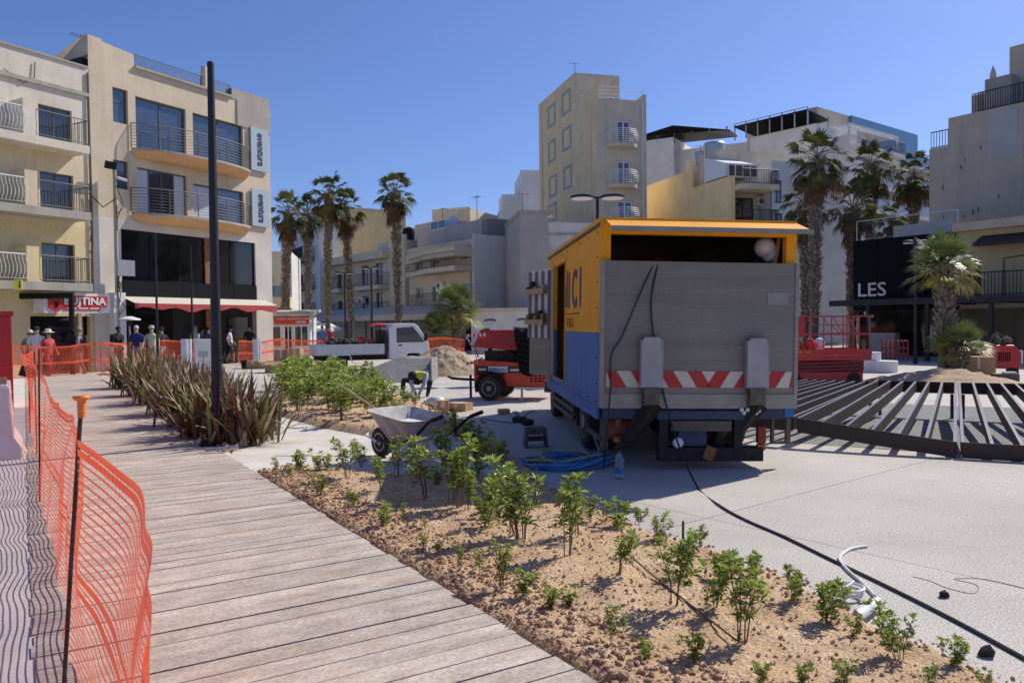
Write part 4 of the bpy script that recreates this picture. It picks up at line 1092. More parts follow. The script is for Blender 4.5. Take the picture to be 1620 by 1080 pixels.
for i, (x, z0, z1) in enumerate(((x645 - 2.75, 3, z1_), (x645 + .12, 3, zp - .7), (XE - .25, 3, zp - .7))):
    mb = MB(); mb.tube([(x, -.06, z0), (x, -.06, z1)], .05, 6); mb.build('drain_pipe', W['stain'], E1 if i == 0 else E2)
for i, (y, z0, z1) in enumerate(((1.2, 0, zT - .3), (yEnd - 1, 0, zTop - .3))):
    mb = MB(); mb.tube([(-.05, y, z0), (-.05, y, z1)], .05, 6); mb.build('drain_pipe', W['tower'], T)
mb = MB(); mb.tube([(xT - .35, -.06, 0), (xT - .35, -.06, zT - .2)], .05, 6); mb.build('drain_pipe', M['rail_white'], T)

# ------------------------------------------------------------------ palms
def fan_leaf(mb, base, az, el, Lp, Rf, nb, droop, mi, spread=1.75, pm=1, wk=1.0):
    """one fan leaf: petiole then a fan of narrow blades"""
    base = Vector(base)
    d = Vector((math.cos(az) * math.cos(el), math.sin(az) * math.cos(el), math.sin(el)))
    p1 = base + d * (Lp * .55); p2 = base + d * Lp - Vector((0, 0, droop * Lp * .35))
    mb.tube([base, p1, p2], [.03, .02, .014], 3, pm, caps=False)
    f = (p2 - p1).normalized()
    side = f.cross(Vector((0, 0, 1)))
    side = side.normalized() if side.length > 1e-3 else Vector((math.sin(az), -math.cos(az), 0))
    nrm = side.cross(f).normalized()
    tw = random.uniform(-.5, .5); side = (side * math.cos(tw) + nrm * math.sin(tw)); nrm = side.cross(f).normalized()
    w = Rf * spread * 1.5 / nb * wk
    for k in range(nb):
        a = (k / (nb - 1) - .5) * 2 * spread * random.uniform(.96, 1.04)
        L = Rf * (1 - .28 * abs(a / spread) ** 2) * random.uniform(.85, 1.05)
        dr = f * math.cos(a) + side * math.sin(a)
        m1 = p2 + dr * (L * .55) + nrm * (.10 * L * math.cos(a * 1.6)) - Vector((0, 0, droop * L * .12))
        tip = p2 + dr * L - Vector((0, 0, droop * L * random.uniform(.35, .7)))
        sd = dr.cross(nrm).normalized()
        b = len(mb.v)
        mb.v.extend([tuple(p2), tuple(m1 + sd * w * .5), tuple(m1 - sd * w * .5), tuple(tip)])
        mb.f.extend([(b, b + 1, b + 2), (b + 1, b + 3, b + 2)]); mb.m.extend([mi, mi])
def palm_trunk(h, r_base, r_low, r_high, boots, lean):
    mb = MB(); n = 12; pts = []; rs = []
    k = int(h / .25)
    for i in range(k + 1):
        t = i / k
        r = r_base * max(0, 1 - t * 9) + r_low * (1 - t) + r_high * t
        pts.append(Vector((lean[0] * t * t, lean[1] * t * t, h * t))); rs.append(r * random.uniform(.93, 1.07))
    mb.tube(pts, rs, n)
    for v in range(len(mb.v)):
        x, y, z = mb.v[v]; q = 1 + .18 * N2(x * 7 + z, y * 7 + z * 2.7, 1.7, 4); c = lean[0] * (z / h) ** 2, lean[1] * (z / h) ** 2
        mb.v[v] = (c[0] + (x - c[0]) * q, c[1] + (y - c[1]) * q, z)
    bb = MB()
    for i in range(boots):
        t = 1 - random.random() ** 1.35 * .78; z = h * t; a = random.uniform(0, 6.283)
        r = r_low * (1 - t) + r_high * t; c = Vector((lean[0] * t * t, lean[1] * t * t, z))
        o = Vector((math.cos(a), math.sin(a), 0)); s = Vector((-math.sin(a), math.cos(a), 0)); L = random.uniform(.10, .24); w = random.uniform(.05, .10)
        A_ = c + o * r * .9; T_ = c + o * (r + L * .75) + Vector((0, 0, random.uniform(.0, L * 1.1)))
        b = len(bb.v)
        bb.v.extend([tuple(A_ + s * w), tuple(A_ - s * w), tuple(A_ + Vector((0, 0, -w * 1.6))), tuple(T_ + s * w * .4), tuple(T_ - s * w * .4)])
        bb.f.extend([(b, b + 1, b + 4, b + 3), (b + 2, b, b + 3), (b + 1, b + 2, b + 4), (b + 2, b + 3, b + 4)]); bb.m.extend([0] * 4)
    return mb, bb
def tall_palm(px, pyb, pyt, dist, label, nl=30, rf=.88, seed=0, lean=(0, 0), r_high=.22, group='tall palms'):
    random.seed(seed)
    q = D(px, pyb, dist); h = D(px, pyt, dist).z - 1.15 * rf
    t = thing('tall_palm_tree', label, 'palm tree', (q.x, q.y, 0), 0, group)
    a, b = palm_trunk(h, .16, .14, r_high, 520, lean)
    tr = a.build('trunk', M['trunk'], t, smooth=True, angle=None); b.build('leaf_boots', M['boot'], tr)
    mb = MB(); c = Vector((lean[0], lean[1], h - .05))
    for i in range(nl):
        u = (i + .5) / nl; el = RAD(82 - 128 * u ** .9) + random.uniform(-.15, .15); az = i * 2.39996 + random.uniform(-.2, .2)
        lp = random.uniform(.75, 1.25) * rf * 1.1 * (1 - .3 * u)
        mi = 2 if u > .80 and random.random() < .8 else (3 if random.random() < .35 else 0)
        fan_leaf(mb, c + Vector((0, 0, .15 * (1 - u))), az, el, lp, rf * random.uniform(.62, .9), 14, .3 + .8 * u, mi, 1.45)
    mb.build('crown', [M['palm'], M['boot'], M['palm_dead'], M['palm_olive']], t)
    mb = MB()
    for i in range(16):                                   # hanging dead leaves
        fan_leaf(mb, c - Vector((0, 0, random.uniform(.1, .9))), random.uniform(0, 6.28), RAD(random.uniform(-75, -35)), random.uniform(.25, .5), rf * .7, 9, 1.0, 0, 1.0)
    mb.build('dead_leaf_skirt', [M['palm_dead'], M['boot']], t)
    random.seed(seed + 999)
    return t
tall_palm(452, 552, 312, 50, 'leftmost tall palm, half hidden by the office block corner', seed=1, lean=(.3, 0), nl=34)
tall_palm(490, 548, 317, 57, 'slim tall palm second from the left, thin trunk', seed=2, r_high=.22, rf=.9)
tall_palm(519, 552, 281, 49, 'tallest palm of the left group, bright shaggy trunk', seed=3, lean=(.2, .1))
tall_palm(556, 550, 304, 51, 'tall palm right of the tallest one, drooping crown', seed=4, lean=(-.3, 0))
tall_palm(631, 552, 279, 48, 'lone tall palm in front of the cream corner house', seed=5, lean=(-.1, 0), r_high=.25)
tall_palm(1289, 545, 216, 37, 'large palm nearest to the yellow truck roof on the right', seed=6, nl=36, rf=.95, r_high=.29, lean=(.1, 0), group='right palms')
tall_palm(1275, 545, 292, 40, 'shorter palm crown low behind the large right palm', seed=7, nl=34, r_high=.3, group='right palms')
tall_palm(1378, 545, 232, 50, 'middle right palm with a wide shaggy crown', seed=8, nl=36, rf=1.15, r_high=.33, group='right palms')
tall_palm(1349, 545, 300, 41, 'low palm crown left of the middle right palm', seed=9, nl=34, r_high=.32, group='right palms')
tall_palm(1446, 545, 252, 52, 'rightmost tall palm against the old beige block', seed=10, nl=32, rf=1.05, r_high=.34, group='right palms')
tall_palm(1414, 545, 326, 54, 'small palm crown low between the two right palms', seed=12, nl=30, r_high=.28, group='right palms')

def fan_palm(px, pyb, dist, h, R_, nl, label, seed, lean=(0, 0), low=-25, zb=0.0, tr=.13, nb=20, up=88):
    random.seed(seed)
    q = D(px, pyb, dist)
    t = thing('fan_palm', label, 'palm', (q.x, q.y, zb), 0, 'fan palms')
    if h > .3:
        a, b = palm_trunk(h, .08, tr, tr * 1.15, 260, lean); k = a.build('trunk', M['trunk'], t, smooth=True, angle=None); b.build('leaf_boots', M['rust2'] if 0 else M['boot'], k)
    mb = MB(); c = Vector((lean[0], lean[1], h))
    for i in range(nl):
        u = (i + .5) / nl; el = RAD(up - (up - low) * u) + random.uniform(-.15, .15); az = i * 2.39996
        mi = 2 if u > .72 and random.random() < .55 else 0
        fan_leaf(mb, c, az, el, R_ * random.uniform(.42, .6), R_ * random.uniform(.5, .66), nb, .06 + .35 * u, mi, 1.35, wk=.62)
    mb.build('crown', [M['fan'], M['palm_olive'], M['fan_yellow']], t)
    random.seed(seed + 77)
    return t
fan_palm(1497, 560, 23, 2.95, 1.12, 46, 'fan palm with curved trunk and round bright crown before the pub', 21, (-.12, 0), -30, zb=.25, tr=.17)
fan_palm(1516, 560, 22.4, .55, .98, 34, 'low bushy fan palm growing at the foot of the curved one', 22, (.05, 0), 5, zb=.25, tr=.14)
fan_palm(722, 558, 44, 2.5, 1.6, 60, 'fan palm with wide crown behind the spoil heap', 23, (0, 0), -25, tr=.2)
fan_palm(692, 560, 43, 1.2, 1.35, 40, 'shorter leaning fan palm left of the wide one', 24, (-.15, 0), -10, tr=.16)

# ------------------------------------------------------------------ street lamps and poles
def double_lamp(px, pyt, dist, span, label, rz=0.0, zt=None):
    q = D(px, pyt, dist); z = q.z
    t = thing('street_lamp', label, 'street lamp', (q.x, q.y, 0), rz, 'twin headed street lamps')
    mb = MB(); mb.tube([(0, 0, 0), (0, 0, .6), (0, 0, .62), (0, 0, z)], [.085, .085, .06, .05], 10); mb.build('post', M['pole'], t, smooth=True)
    for s in (-1, 1):
        mb = MB(); c = Vector((s * span * .28, 0, z)); L = span * .22
        prof = [(L * .97, -.03), (L, .0), (L * .96, .045), (L * .6, .075), (.05, .09)]
        mb.lathe(prof, 20, c); o = mb.build('lamp_head', M['pole'], t, smooth=True)
        mb = MB(); mb.lathe([(L * .9, -.055), (L * .92, -.032)], 20, c); mb.build('diffuser', M['white'], o)
    mb = MB(); mb.tube([(-span * .3, 0, z + .06), (0, 0, z - .02), (span * .3, 0, z + .06)], .035, 6); mb.build('arm', M['pole'], t)
double_lamp(945, 312, 25.5, 1.75, 'twin headed street lamp rising behind the yellow truck box')
double_lamp(1448, 383, 31, .95, 'twin headed street lamp in front of the pub', 0)
double_lamp(545, 432, 47, 1.1, 'left one of two dark street lamps in front of the cream row', .5)
double_lamp(587, 424, 46, 1.1, 'right one of two dark street lamps in front of the cream row', -.4)
def bare_pole(name, px, pyb, dist, zt, r, label, plate=True):
    q = D(px, pyb, dist); zb = DECK_Z if plate else 0
    t = thing(name, label, 'pole', (q.x, q.y, zb))
    mb = MB(); mb.tube([(0, 0, .02), (0, 0, zt - zb)], [r, r * .58], 20); mb.lathe([(r * .59, zt - zb), (r * .56, zt - zb + .02), (r * .3, zt - zb + .03)], 20); mb.build('shaft', M['pole'], t, smooth=True)
    if plate:
        mb = MB(); mb.obox(Matrix.Translation((0.02, -.04, .012)) @ Matrix.Rotation(.45, 4, 'Z'), .52, .46, .024); mb.build('base_plate', M['black'], t)
        for k, (x, y) in enumerate(((-.2, -.16), (.24, -.1), (-.17, .14), (.22, .18))):
            mb = MB(); mb.tube([(x, y, .02), (x, y, .1)], .013, 6); mb.tube([(x, y, .022), (x, y, .045)], .025, 6); mb.build('bolt', M['galv'], t)
    return t
bp_ = bare_pole('lamp_pole', 345, 703, 11.3, 5.45, .08, 'thick bare anthracite pole standing by the flax plants at the deck edge')
mb = MB(); mb.tube([(.06, -.13, 1.28), (.16, -.12, 1.3), (.17, -.12, 1.2), (.08, -.12, 1.17)], .012, 6); mb.build('cable_hook', M['cable'], bp_)
bare_pole('slim_pole', 250, 580, 30.5, 5.3, .055, 'left slim dark pole behind the flax plants', False)
bare_pole('slim_pole', 305.5, 580, 34, 5.2, .055, 'right slim dark pole beside the white cabinet', False)
mb = MB(); q = G(372, 712, .13)
mb.tube([(q.x - .38, q.y - .05, .145), (q.x + .02, q.y + .05, .16)], .025, 8)
tag(mb.build('steel_offcut', M['galv'], smooth=True), 'short shiny steel tube lying on the thick pole base plate', 'steel tube')

# ------------------------------------------------------------------ wheels
def wheel(parent, c, r, w, axis='x', rim=None, name='wheel', dual=False):
    """tyre with rim; axis is the axle direction in the parent's frame"""
    Rm = Matrix.Rotation(RAD(90), 4, 'Y') if axis == 'x' else Matrix.Rotation(RAD(90), 4, 'X')
    mb = MB(); mb.lathe([(r * .58, -w / 2), (r * .9, -w / 2), (r * .98, -w * .42), (r, -w * .25), (r, w * .25), (r * .98, w * .42), (r * .9, w / 2), (r * .58, w / 2)], 26, c, 0, Rm)
    o = mb.build(name, M['tyre'], parent, smooth=True, angle=35)
    mb = MB(); s = -1 if axis == 'x' else 1
    mb.lathe([(r * .2, -w * .53), (r * .25, -w * .53), (r * .3, -w * .38), (r * .5, -w * .32), (r * .56, -w * .50), (r * .62, -w * .52), (r * .62, w * .51), (r * .56, w * .5), (r * .5, w * .3), (r * .25, w * .4), (r * .2, w * .52)], 20, c, 0, Rm)
    mb.build('rim', rim or M['rim'], o, smooth=True, angle=30)
    return o

# ------------------------------------------------------------------ yellow and blue box truck
TR = thing('box_truck', 'yellow and blue box truck with raised tail lift and open side door', 'truck', (2.16, 9.40, 0), RAD(4.3))
TR.rotation_euler = (0, RAD(1.25), RAD(4.3))
W2 = 1.175; ZB = .74; ZT = 2.95; LB = 5.0; zS = 1.60
dy0, dy1, dz0, dz1 = 2.85, 4.15, .84, 2.66                 # side door opening
def sidewall(x, out, holes):
    wl_ = wall(TR, 0.10, LB, zS, ZT - .06, [h for h in holes], M['yellow'], y=x, depth=.05 * -out, name='upper_side', axis='y')
    wl2 = wall(TR, 0.10, LB, ZB, zS - .003, [h for h in holes], M['blue'], y=x, depth=.05 * -out, name='lower_side', axis='y')
sidewall(-W2, -1, [(dy0, dy1, dz0, dz1)]); sidewall(W2, 1, [])
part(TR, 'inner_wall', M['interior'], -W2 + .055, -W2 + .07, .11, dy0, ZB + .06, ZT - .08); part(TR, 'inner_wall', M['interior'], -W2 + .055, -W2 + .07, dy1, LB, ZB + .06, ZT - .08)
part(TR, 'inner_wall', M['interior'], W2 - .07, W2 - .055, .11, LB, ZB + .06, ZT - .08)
part(TR, 'front_bulkhead', M['yellow'], -W2 + .002, W2 - .002, LB, LB + .05, ZB, ZT - .061)
part(TR, 'floor', M['plywood'], -W2 + .055, W2 - .055, .11, LB, ZB - .05, ZB + .05)
part(TR, 'roof', M['yellow'], -W2 - .01, W2 + .01, .0, LB + .06, ZT - .058, ZT)
part(TR, 'dark_ceiling_sheet', M['interior'], -W2 + .06, W2 - .06, .10, LB - .01, ZT - .075, ZT - .062)  # dark sheet added to put shade into the box interior
mb = MB(); mb.box(-W2 - .012, -W2 - .002, .0, LB + .06, ZT - .10, ZT - .055); mb.build('roof_rail', M['dark_print'], TR)
mb = MB(); mb.box(W2 + .002, W2 + .012, .0, LB + .06, ZT - .10, ZT - .055); mb.build('roof_rail', M['dark_print'], TR)
for s in (-1, 1):
    a, b = (-W2 - .004, -W2 + .12) if s < 0 else (W2 - .12, W2 + .004)
    part(TR, 'rear_post', M['yellow'], a, b, -.01, .099, zS, ZT - .06); part(TR, 'rear_post_foot', M['blue'], a, b, -.01, .099, ZB - .02, zS - .003)
part(TR, 'rear_header', M['yellow'], -W2 + .121, W2 - .121, -.008, .098, ZT - .19, ZT - .06)
part(TR, 'rear_sill', M['blue_dark'], -W2 + .05, W2 - .05, -.02, .097, ZB - .14, ZB - .02)
part(TR, 'side_skirt', M['blue'], -W2 - .006, -W2 + .03, .1, LB, ZB - .16, ZB - .004); part(TR, 'side_skirt', M['blue'], W2 - .03, W2 + .006, .1, LB, ZB - .16, ZB - .004)
mb = MB()
for y, z in [(.18 + .62 * i, ZT - .16) for i in range(8)] + [(.18 + .6 * i, ZB + .05) for i in range(8)] + [(.17, 1.0 + .3 * i) for i in range(6)]:
    if dy0 - .05 < y < dy1 + .05 and z < dz1: continue
    mb.ball((-W2 - .003, y, z), .011, 6, 4)
mb.build('rivets', M['dark_print'], TR)
# side door: opening frame, swung door seen from its inner face
mb = MB()
for a, b, c, d in ((dy0 - .05, dy0, dz0, dz1 + .05), (dy1, dy1 + .05, dz0, dz1 + .05), (dy0, dy1, dz1, dz1 + .05)): mb.box(-W2 - .012, -W2 - .002, a, b, c, d)
mb.build('door_frame', M['yellow'], TR)
part(TR, 'door_sill', M['plywood'], -W2 - .02, -W2 + .05, dy0, dy1, dz0 - .03, dz0)
dr = MB(); dm = Matrix.Translation((-W2 - .03, dy1 + .06, 0)) @ Matrix.Rotation(RAD(111), 4, 'Z')
def dbox(b, x0, x1, y0, y1, z0, z1, mi=0):
    b.obox(dm @ Matrix.Translation(((x0 + x1) / 2, (y0 + y1) / 2, (z0 + z1) / 2)), abs(x1 - x0), abs(y1 - y0), abs(z1 - z0), mi)
dbox(dr, 0, .78, -.02, .02, dz0 - .02, dz1 - .02); sd = dr.build('side_door', M['white'], TR)
dr = MB(); dbox(dr, 0, .78, .021, .03, dz0 - .02, dz0 + .62); dbox(dr, 0, .78, -.031, -.021, dz0 - .02, dz0 + .62); dr.build('kick_plate', M['alu'], sd)
for i, x in enumerate((.03, .27, .51, .75)):
    dr = MB(); dbox(dr, x - .02, x + .02, .031, .075, dz0 + .62, dz1 - .04); dr.build('door_rib', M['alu2'], sd)
for z in (dz0 + .85, dz0 + 1.38):
    dr = MB(); dbox(dr, .04, .74, .076, .15, z, z + .03); dbox(dr, .04, .74, .15, .16, z, z + .09); dr.build('door_tray', M['plywood'], sd)
    for k in range(5):
        dr = MB(); x = .10 + .14 * k; dbox(dr, x - .05, x + .05, .082, .145, z + .04, z + random.uniform(.1, .26)); dr.build('stowed_tool', random.choice([M['hose_yellow'], M['rust2'], M['grime'], M['cardboard']]), sd)
# shelving and clutter inside
part(TR, 'shelf_unit', M['plywood'], W2 - .5, W2 - .08, .6, 4.6, ZB + .9, ZB + .94); part(TR, 'shelf_unit', M['plywood'], W2 - .5, W2 - .08, .6, 4.6, ZB + 1.4, ZB + 1.44)
part(TR, 'stored_box', M['cardboard'], -.6, .3, 3.2, 4.4, ZB + .06, ZB + .8)
mb = MB(); mb.ball((.92, .30, 2.66), .13, 14, 10); mb.ball((.98, .31, 2.58), .10, 12, 8); mb.build('white_globe', M['white'], TR, smooth=True, angle=None)
mb = MB(); mb.bar((.98, .18, 2.36), (1.08, .25, 2.78), .05, .03); mb.build('timber_strut', M['plywood'], TR)
# raised rear flap
mb = MB(); mb.prism([(-W2 + .06, -.01, ZT - .03), (-W2 + .06, -.40, ZT - .155), (-W2 + .06, -.40, ZT - .18), (-W2 + .06, -.01, ZT - .055)], (2 * W2 - .05, 0, 0)); fl = mb.build('rear_flap', M['yellow'], TR)
mb = MB(); mb.box(-W2 + .05, W2 + .02, -.425, -.401, ZT - .20, ZT - .145); mb.build('flap_edge', M['alu2'], fl)
# tail lift platform standing upright
pz0, pz1 = ZB - .01, 2.44
np_ = 8; 
for i in range(np_):
    a, b = pz0 + .17 + (pz1 - pz0 - .17) * i / np_, pz0 + .17 + (pz1 - pz0 - .17) * (i + 1) / np_
    part(TR, 'lift_plank', M['alu'], -W2 + .04, W2 - .04, -.085, -.03, a + .0006, b - .0006)
part(TR, 'lift_toe', M['cream_white'] if 0 else M['alu2'], -W2 + .04, W2 - .04, -.10, -.03, pz0, pz0 + .168)
for s in (-1, 1): part(TR, 'lift_edge', M['alu2'], s * (W2 - .039), s * (W2 + .004), -.10, -.025, pz0, pz1 + .005)
part(TR, 'lift_flap', M['alu2'], .80, 1.06, -.094, -.0895, 1.95, 2.10)
# hazard stripe
hz0, hz1 = .975, 1.165; hx0, hx1 = -W2 + .07, W2 - .06
mb = MB(); mb.box(hx0, hx1, -.0925, -.0885, hz0, hz1); hs_ = mb.build('hazard_strip', M['cream_white'], TR)
hw = .17; k = 0; x = hx0 - .05; mid = (hx0 + hx1) / 2 - .03
xs_h = []
while x < mid - .1: xs_h.append((x, -1)); x += .335
x = mid + .10
while x < hx1: xs_h.append((x, 1)); x += .335
for x, sg_ in xs_h:
    lean_ = .12
    a, b = (x, x + hw)
    pts = [(a, hz1), (b, hz1), (b + lean_, hz0), (a + lean_, hz0)] if sg_ < 0 else [(a + lean_, hz1), (b + lean_, hz1), (b, hz0), (a, hz0)]
    pts = [(min(max(u, hx0), hx1), v) for u, v in pts]
    mb = MB(); mb.prism([(u, -.0965, v) for u, v in pts], (0, .0035, 0)); mb.build('red_stripe', M['red_refl'], hs_)
# lift arm pads and arms
for xc_ in (-.595, .66):
    mb = MB(); w_ = .115
    prof = [(-w_, .98), (w_ * 1.05, .98), (w_, 1.52), (w_ - .03, 1.56), (-w_ + .03, 1.56), (-w_, 1.52)]
    mb.prism([(xc_ + u, -.20, v) for u, v in prof], (0, .015, 0)); mb.box(xc_ - w_ - .012, xc_ - w_ - .001, -.20, -.10, .98, 1.53); mb.box(xc_ + w_ + .006, xc_ + w_ + .018, -.20, -.10, .98, 1.53)
    mb.build('arm_pad', M['alu2'] if 0 else mat('blue_grey_pad', (.36, .35, .35), .5, .15, 6, streak=.3), TR)
    mb = MB(); mb.box(xc_ - .09, xc_ + .09, -.22, -.10, .78, .975); mb.tube([(xc_ - .1, -.16, .80), (xc_ + .1, -.16, .80)], .03, 8); mb.build('pivot_bracket', M['grime2'], TR)
    sgn = -1 if xc_ < 0 else -1
    mb = MB(); mb.bar((xc_ + .02, -.16, .80), (xc_ - .22, .12, .30), .12, .12); mb.tube([(xc_ + .10, -.13, .74), (xc_ - .08, .3, .34)], .045, 8); mb.build('lift_arm', M['grime'], TR)
part(TR, 'cross_beam', M['blue_dark'], -.50, .56, -.10, .05, .60, .70)
part(TR, 'bumper_plate', M['grime2'], -.32, .40, -.07, .02, .46, .58)
mb = MB(); mb.box(-.46, -.36, -.06, .1, .20, .595); mb.box(.44, .54, -.06, .1, .20, .595); mb.box(-.46, .80, -.05, .1, .10, .26); mb.build('underride_frame', M['grime'], TR)
mb = MB(); mb.box(-.22, .12, -.02, .5, .28, .45); mb.build('battery_box', M['blue_dark'], TR)
mb = MB(); mb.lathe([(.0, 0), (.06, 0), (.062, .03), (.04, .05)], 14, (-.25, -.09, .33), 0, Matrix.Rotation(RAD(90), 4, 'X')); mb.build('work_lamp', M['white'], TR)
mb = MB(); mb.obox(Matrix.Translation((.14, -.07, .2)) @ Matrix.Rotation(.4, 4, 'Y'), .13, .03, .16); mb.build('tow_coupling', M['rust2'], TR)
mb = MB()
for k in range(7): mb.ball((.50 + .035 * k, -.12 + .012 * math.sin(k * 2), .70 + .02 * math.cos(k * 3)), .028, 6, 4)
mb.build('rag', M['white'], TR)
for s, x in ((-1, -.88), (1, .80)):
    zl_ = .30 if s > 0 else .36; yl_ = 0 if s > 0 else .25
    part(TR, 'tail_lamp', M['lamp_red'], x - .06, x + .05, -.02 + yl_, .06 + yl_, zl_, zl_ + .22, bevel=.02); part(TR, 'indicator', M['lamp_amber'], x - .06, x + .05, -.021 + yl_, .06 + yl_, zl_ - .08, zl_ - .003, bevel=.02)
mb = MB(); mb.box(.92, .95, 0, .06, .3, .6); mb.box(.92, 1.14, .01, .05, .295, .33); mb.box(1.10, 1.15, 0, .06, .3, .6); mb.build('lamp_bracket', M['grime2'], TR)
part(TR, 'rear_corner_block', M['blue'], 1.06, 1.17, -.03, .06, .62, .72)
# chassis
for x in (-.42, .36): part(TR, 'chassis_rail', M['grime'], x, x + .07, .12, 6.6, .50, .60)
for i in range(6): part(TR, 'floor_bearer', M['grime'], -W2 + .06, W2 - .06, .4 + i * .85, .47 + i * .85, .585, ZB - .051)
mb = MB(); mb.tube([(-.95, 1.6, .37), (.95, 1.6, .37)], .06, 8); mb.ball((0, 1.6, .37), .17, 10, 8); mb.build('rear_axle', M['grime'], TR)
mb = MB(); mb.tube([(-.9, 5.35, .37), (.9, 5.35, .37)], .045, 8); mb.build('front_axle', M['grime'], TR)
for s in (-1, 1):
    wheel(TR, (s * .985, 1.6, .375), .375, .20); wheel(TR, (s * .75, 1.6, .375), .375, .19)
    wheel(TR, (s * .93, 5.35, .375), .375, .21)
    part(TR, 'mudguard', M['grime'], s * .70, s * 1.1, 2.05, 2.08, .25, .60)
    xx = s * (W2 - .05)
    mb = MB()
    for z in (.30, .42): mb.box(xx - .012, xx + .012, 2.25, 4.75, z, z + .07)
    for y in (2.3, 3.4, 4.6): mb.box(xx - s * .03 - .02, xx - s * .03 + .01, y, y + .06, .30, .60)
    mb.build('side_guard', M['grime2'], TR)
part(TR, 'tool_box', M['rust2'], -W2 + .1, -W2 + .5, 2.6, 3.6, .30, .56); part(TR, 'fuel_tank', M['grime2'], W2 - .55, W2 - .1, 2.6, 3.5, .3, .57)
mb = MB(); mb.tube([(-1.0, .35, .44), (-.6, .35, .44)], .13, 14); mb.build('air_tank', M['rust2'], TR, smooth=True)
mb = MB(); mb.box(-1.10, -1.0, .28, .31, .18, .62); mb.box(-1.12, -1.08, .28, 1.1, .30, .36); mb.build('rear_guard', M['grime2'], TR)
# cab
mb = MB(); cw = .95
prof = [(5.12, .55), (5.12, 2.28), (5.3, 2.36), (6.35, 2.33), (6.62, 2.2), (6.86, 1.45), (6.9, 1.2), (6.9, .48), (5.75, .48), (5.72, .75), (5.0, .78)]
mb.prism([(-cw, y, z) for y, z in prof], (2 * cw, 0, 0)); cb = mb.build('cab', M['white'], TR, bevel=.03)
for s in (-1, 1):
    mb = MB(); mb.prism([(s * (cw + .001), y, z) for y, z in [(5.5, 1.45), (5.5, 2.1), (6.3, 2.12), (6.68, 1.45)]], (s * .006, 0, 0)); mb.build('cab_window', M['glass'], cb)
    part(TR, 'mirror', M['black'], s * 1.05, s * 1.22, 6.75, 6.8, 1.5, 1.85)
    mb = MB(); mb.box(s * .6, s * .9, 6.901, 6.92, .62, .82); mb.build('headlight', M['curtain'], cb)
mb = MB(); mb.prism([(-.85, 6.66, 2.14), (.85, 6.66, 2.14), (.87, 6.875, 1.46), (-.87, 6.875, 1.46)], (0, .012, .003)); mb.build('windscreen', M['glass'], cb)
part(TR, 'front_bumper', M['grime2'], -1.0, 1.0, 6.85, 7.0, .32, .56)
# lettering on the visible side (reads from the front towards the rear)
def side_text(txt, size, m, y_start, z, sx=1.0, bold=0.0):
    return text_obj(txt, size, m, TR, Matrix.Translation((-W2 - .006, y_start, z)) @ Matrix.Rotation(RAD(-90), 4, 'Z') @ Matrix.Rotation(RAD(90), 4, 'X'), depth=.002, bold=bold, sx=sx)
side_text('I C I', .74, M['navy'], 2.52, 1.95, .92, .014)
mb = MB(); mb.prism([(-W2 - .006, y, z) for y, z in ((2.60, 1.95), (2.60, 2.50), (2.70, 2.50), (2.70, 1.95))], (.004, 0, 0)); mb.prism([(-W2 - .006, y, z) for y, z in ((2.705, 1.95), (2.705, 2.12), (2.79, 2.32), (2.79, 1.99))], (.004, 0, 0)); mb.build('cut_letter', M['navy'], TR)
mb = MB(); mb.box(-W2 - .006, -W2 - .003, 1.45, dy0 - .06, 1.845, 1.86); mb.build('printed_line', M['dark_print'], TR)
side_text('E R S', .20, M['dark_print'], 2.62, 1.66, 1.5)

# ------------------------------------------------------------------ white dropside truck
q = G(575, 585); WT = thing('dropside_truck', 'small white dropside truck with dark load parked behind the gravel heap', 'truck', (q.x + .2, q.y + .6, 0), RAD(22))
s_ = 1.0; WT.scale = (s_, s_, s_)                          # x forward, y left
mb = MB(); prof = [(.55, .50), (.55, 1.62), (.70, 1.80), (1.55, 1.80), (1.72, 1.70), (2.12, 1.08), (2.18, .95), (2.2, .35), (1.95, .32), (1.78, .62), (1.32, .62), (1.15, .38), (.62, .38)]
mb.prism([(x, -.80, z) for x, z in prof], (0, 1.6, 0)); cb = mb.build('cab', M['white'], WT, bevel=.04)
for s in (-1, 1):
    mb = MB(); mb.prism([(x, s * .803, z) for x, z in [(.85, 1.05), (.85, 1.62), (1.52, 1.66), (1.98, 1.05)]], (0, s * .006, 0)); mb.build('side_window', M['glass'], cb)
    mb = MB(); mb.box(.92, 1.05, s * .803, s * .815, .92, .97); mb.build('door_handle', M['black'], cb)
    part(WT, 'mirror', M['black'], 1.95, 2.03, s * .84, s * .98, 1.1, 1.4)
mb = MB(); mb.prism([(1.75, -.72, 1.68), (1.75, .72, 1.68), (2.13, .74, 1.1), (2.13, -.74, 1.1)], (.02, 0, .01)); mb.build('windscreen', M['glass'], cb)
for x0, x1, y0_, y1_, nm in ((-2.25, .35, -.86, -.82, 'side_board'), (-2.25, .35, .82, .86, 'side_board'), (-2.29, -2.251, -.86, .86, 'tail_board'), (.36, .40, -.84, .84, 'head_board')):
    part(WT, nm, mat('grey_white_board', (.55, .56, .56), .5, .1, 4) if nm != 'head_board' else M['grime'], x0, x1, y0_, y1_, .62, 1.02 if nm != 'head_board' else 1.55)
part(WT, 'bed_floor', M['grime2'], -2.25, .35, -.81, .81, .58, .64)
part(WT, 'chassis', M['grime'], -2.2, 2.0, -.35, .35, .38, .57)
mb = MB(); mb.tube([(.2, -.8, 1.0), (.2, -.8, 1.68), (.2, .8, 1.68), (.2, .8, 1.0)], .03, 6); mb.build('ladder_rack', M['black'], WT)
for x in (-1.35, 1.55):
    for s in (-1, 1): wheel(WT, (x, s * .72, .29), .29, .2, 'y', M['rim'])
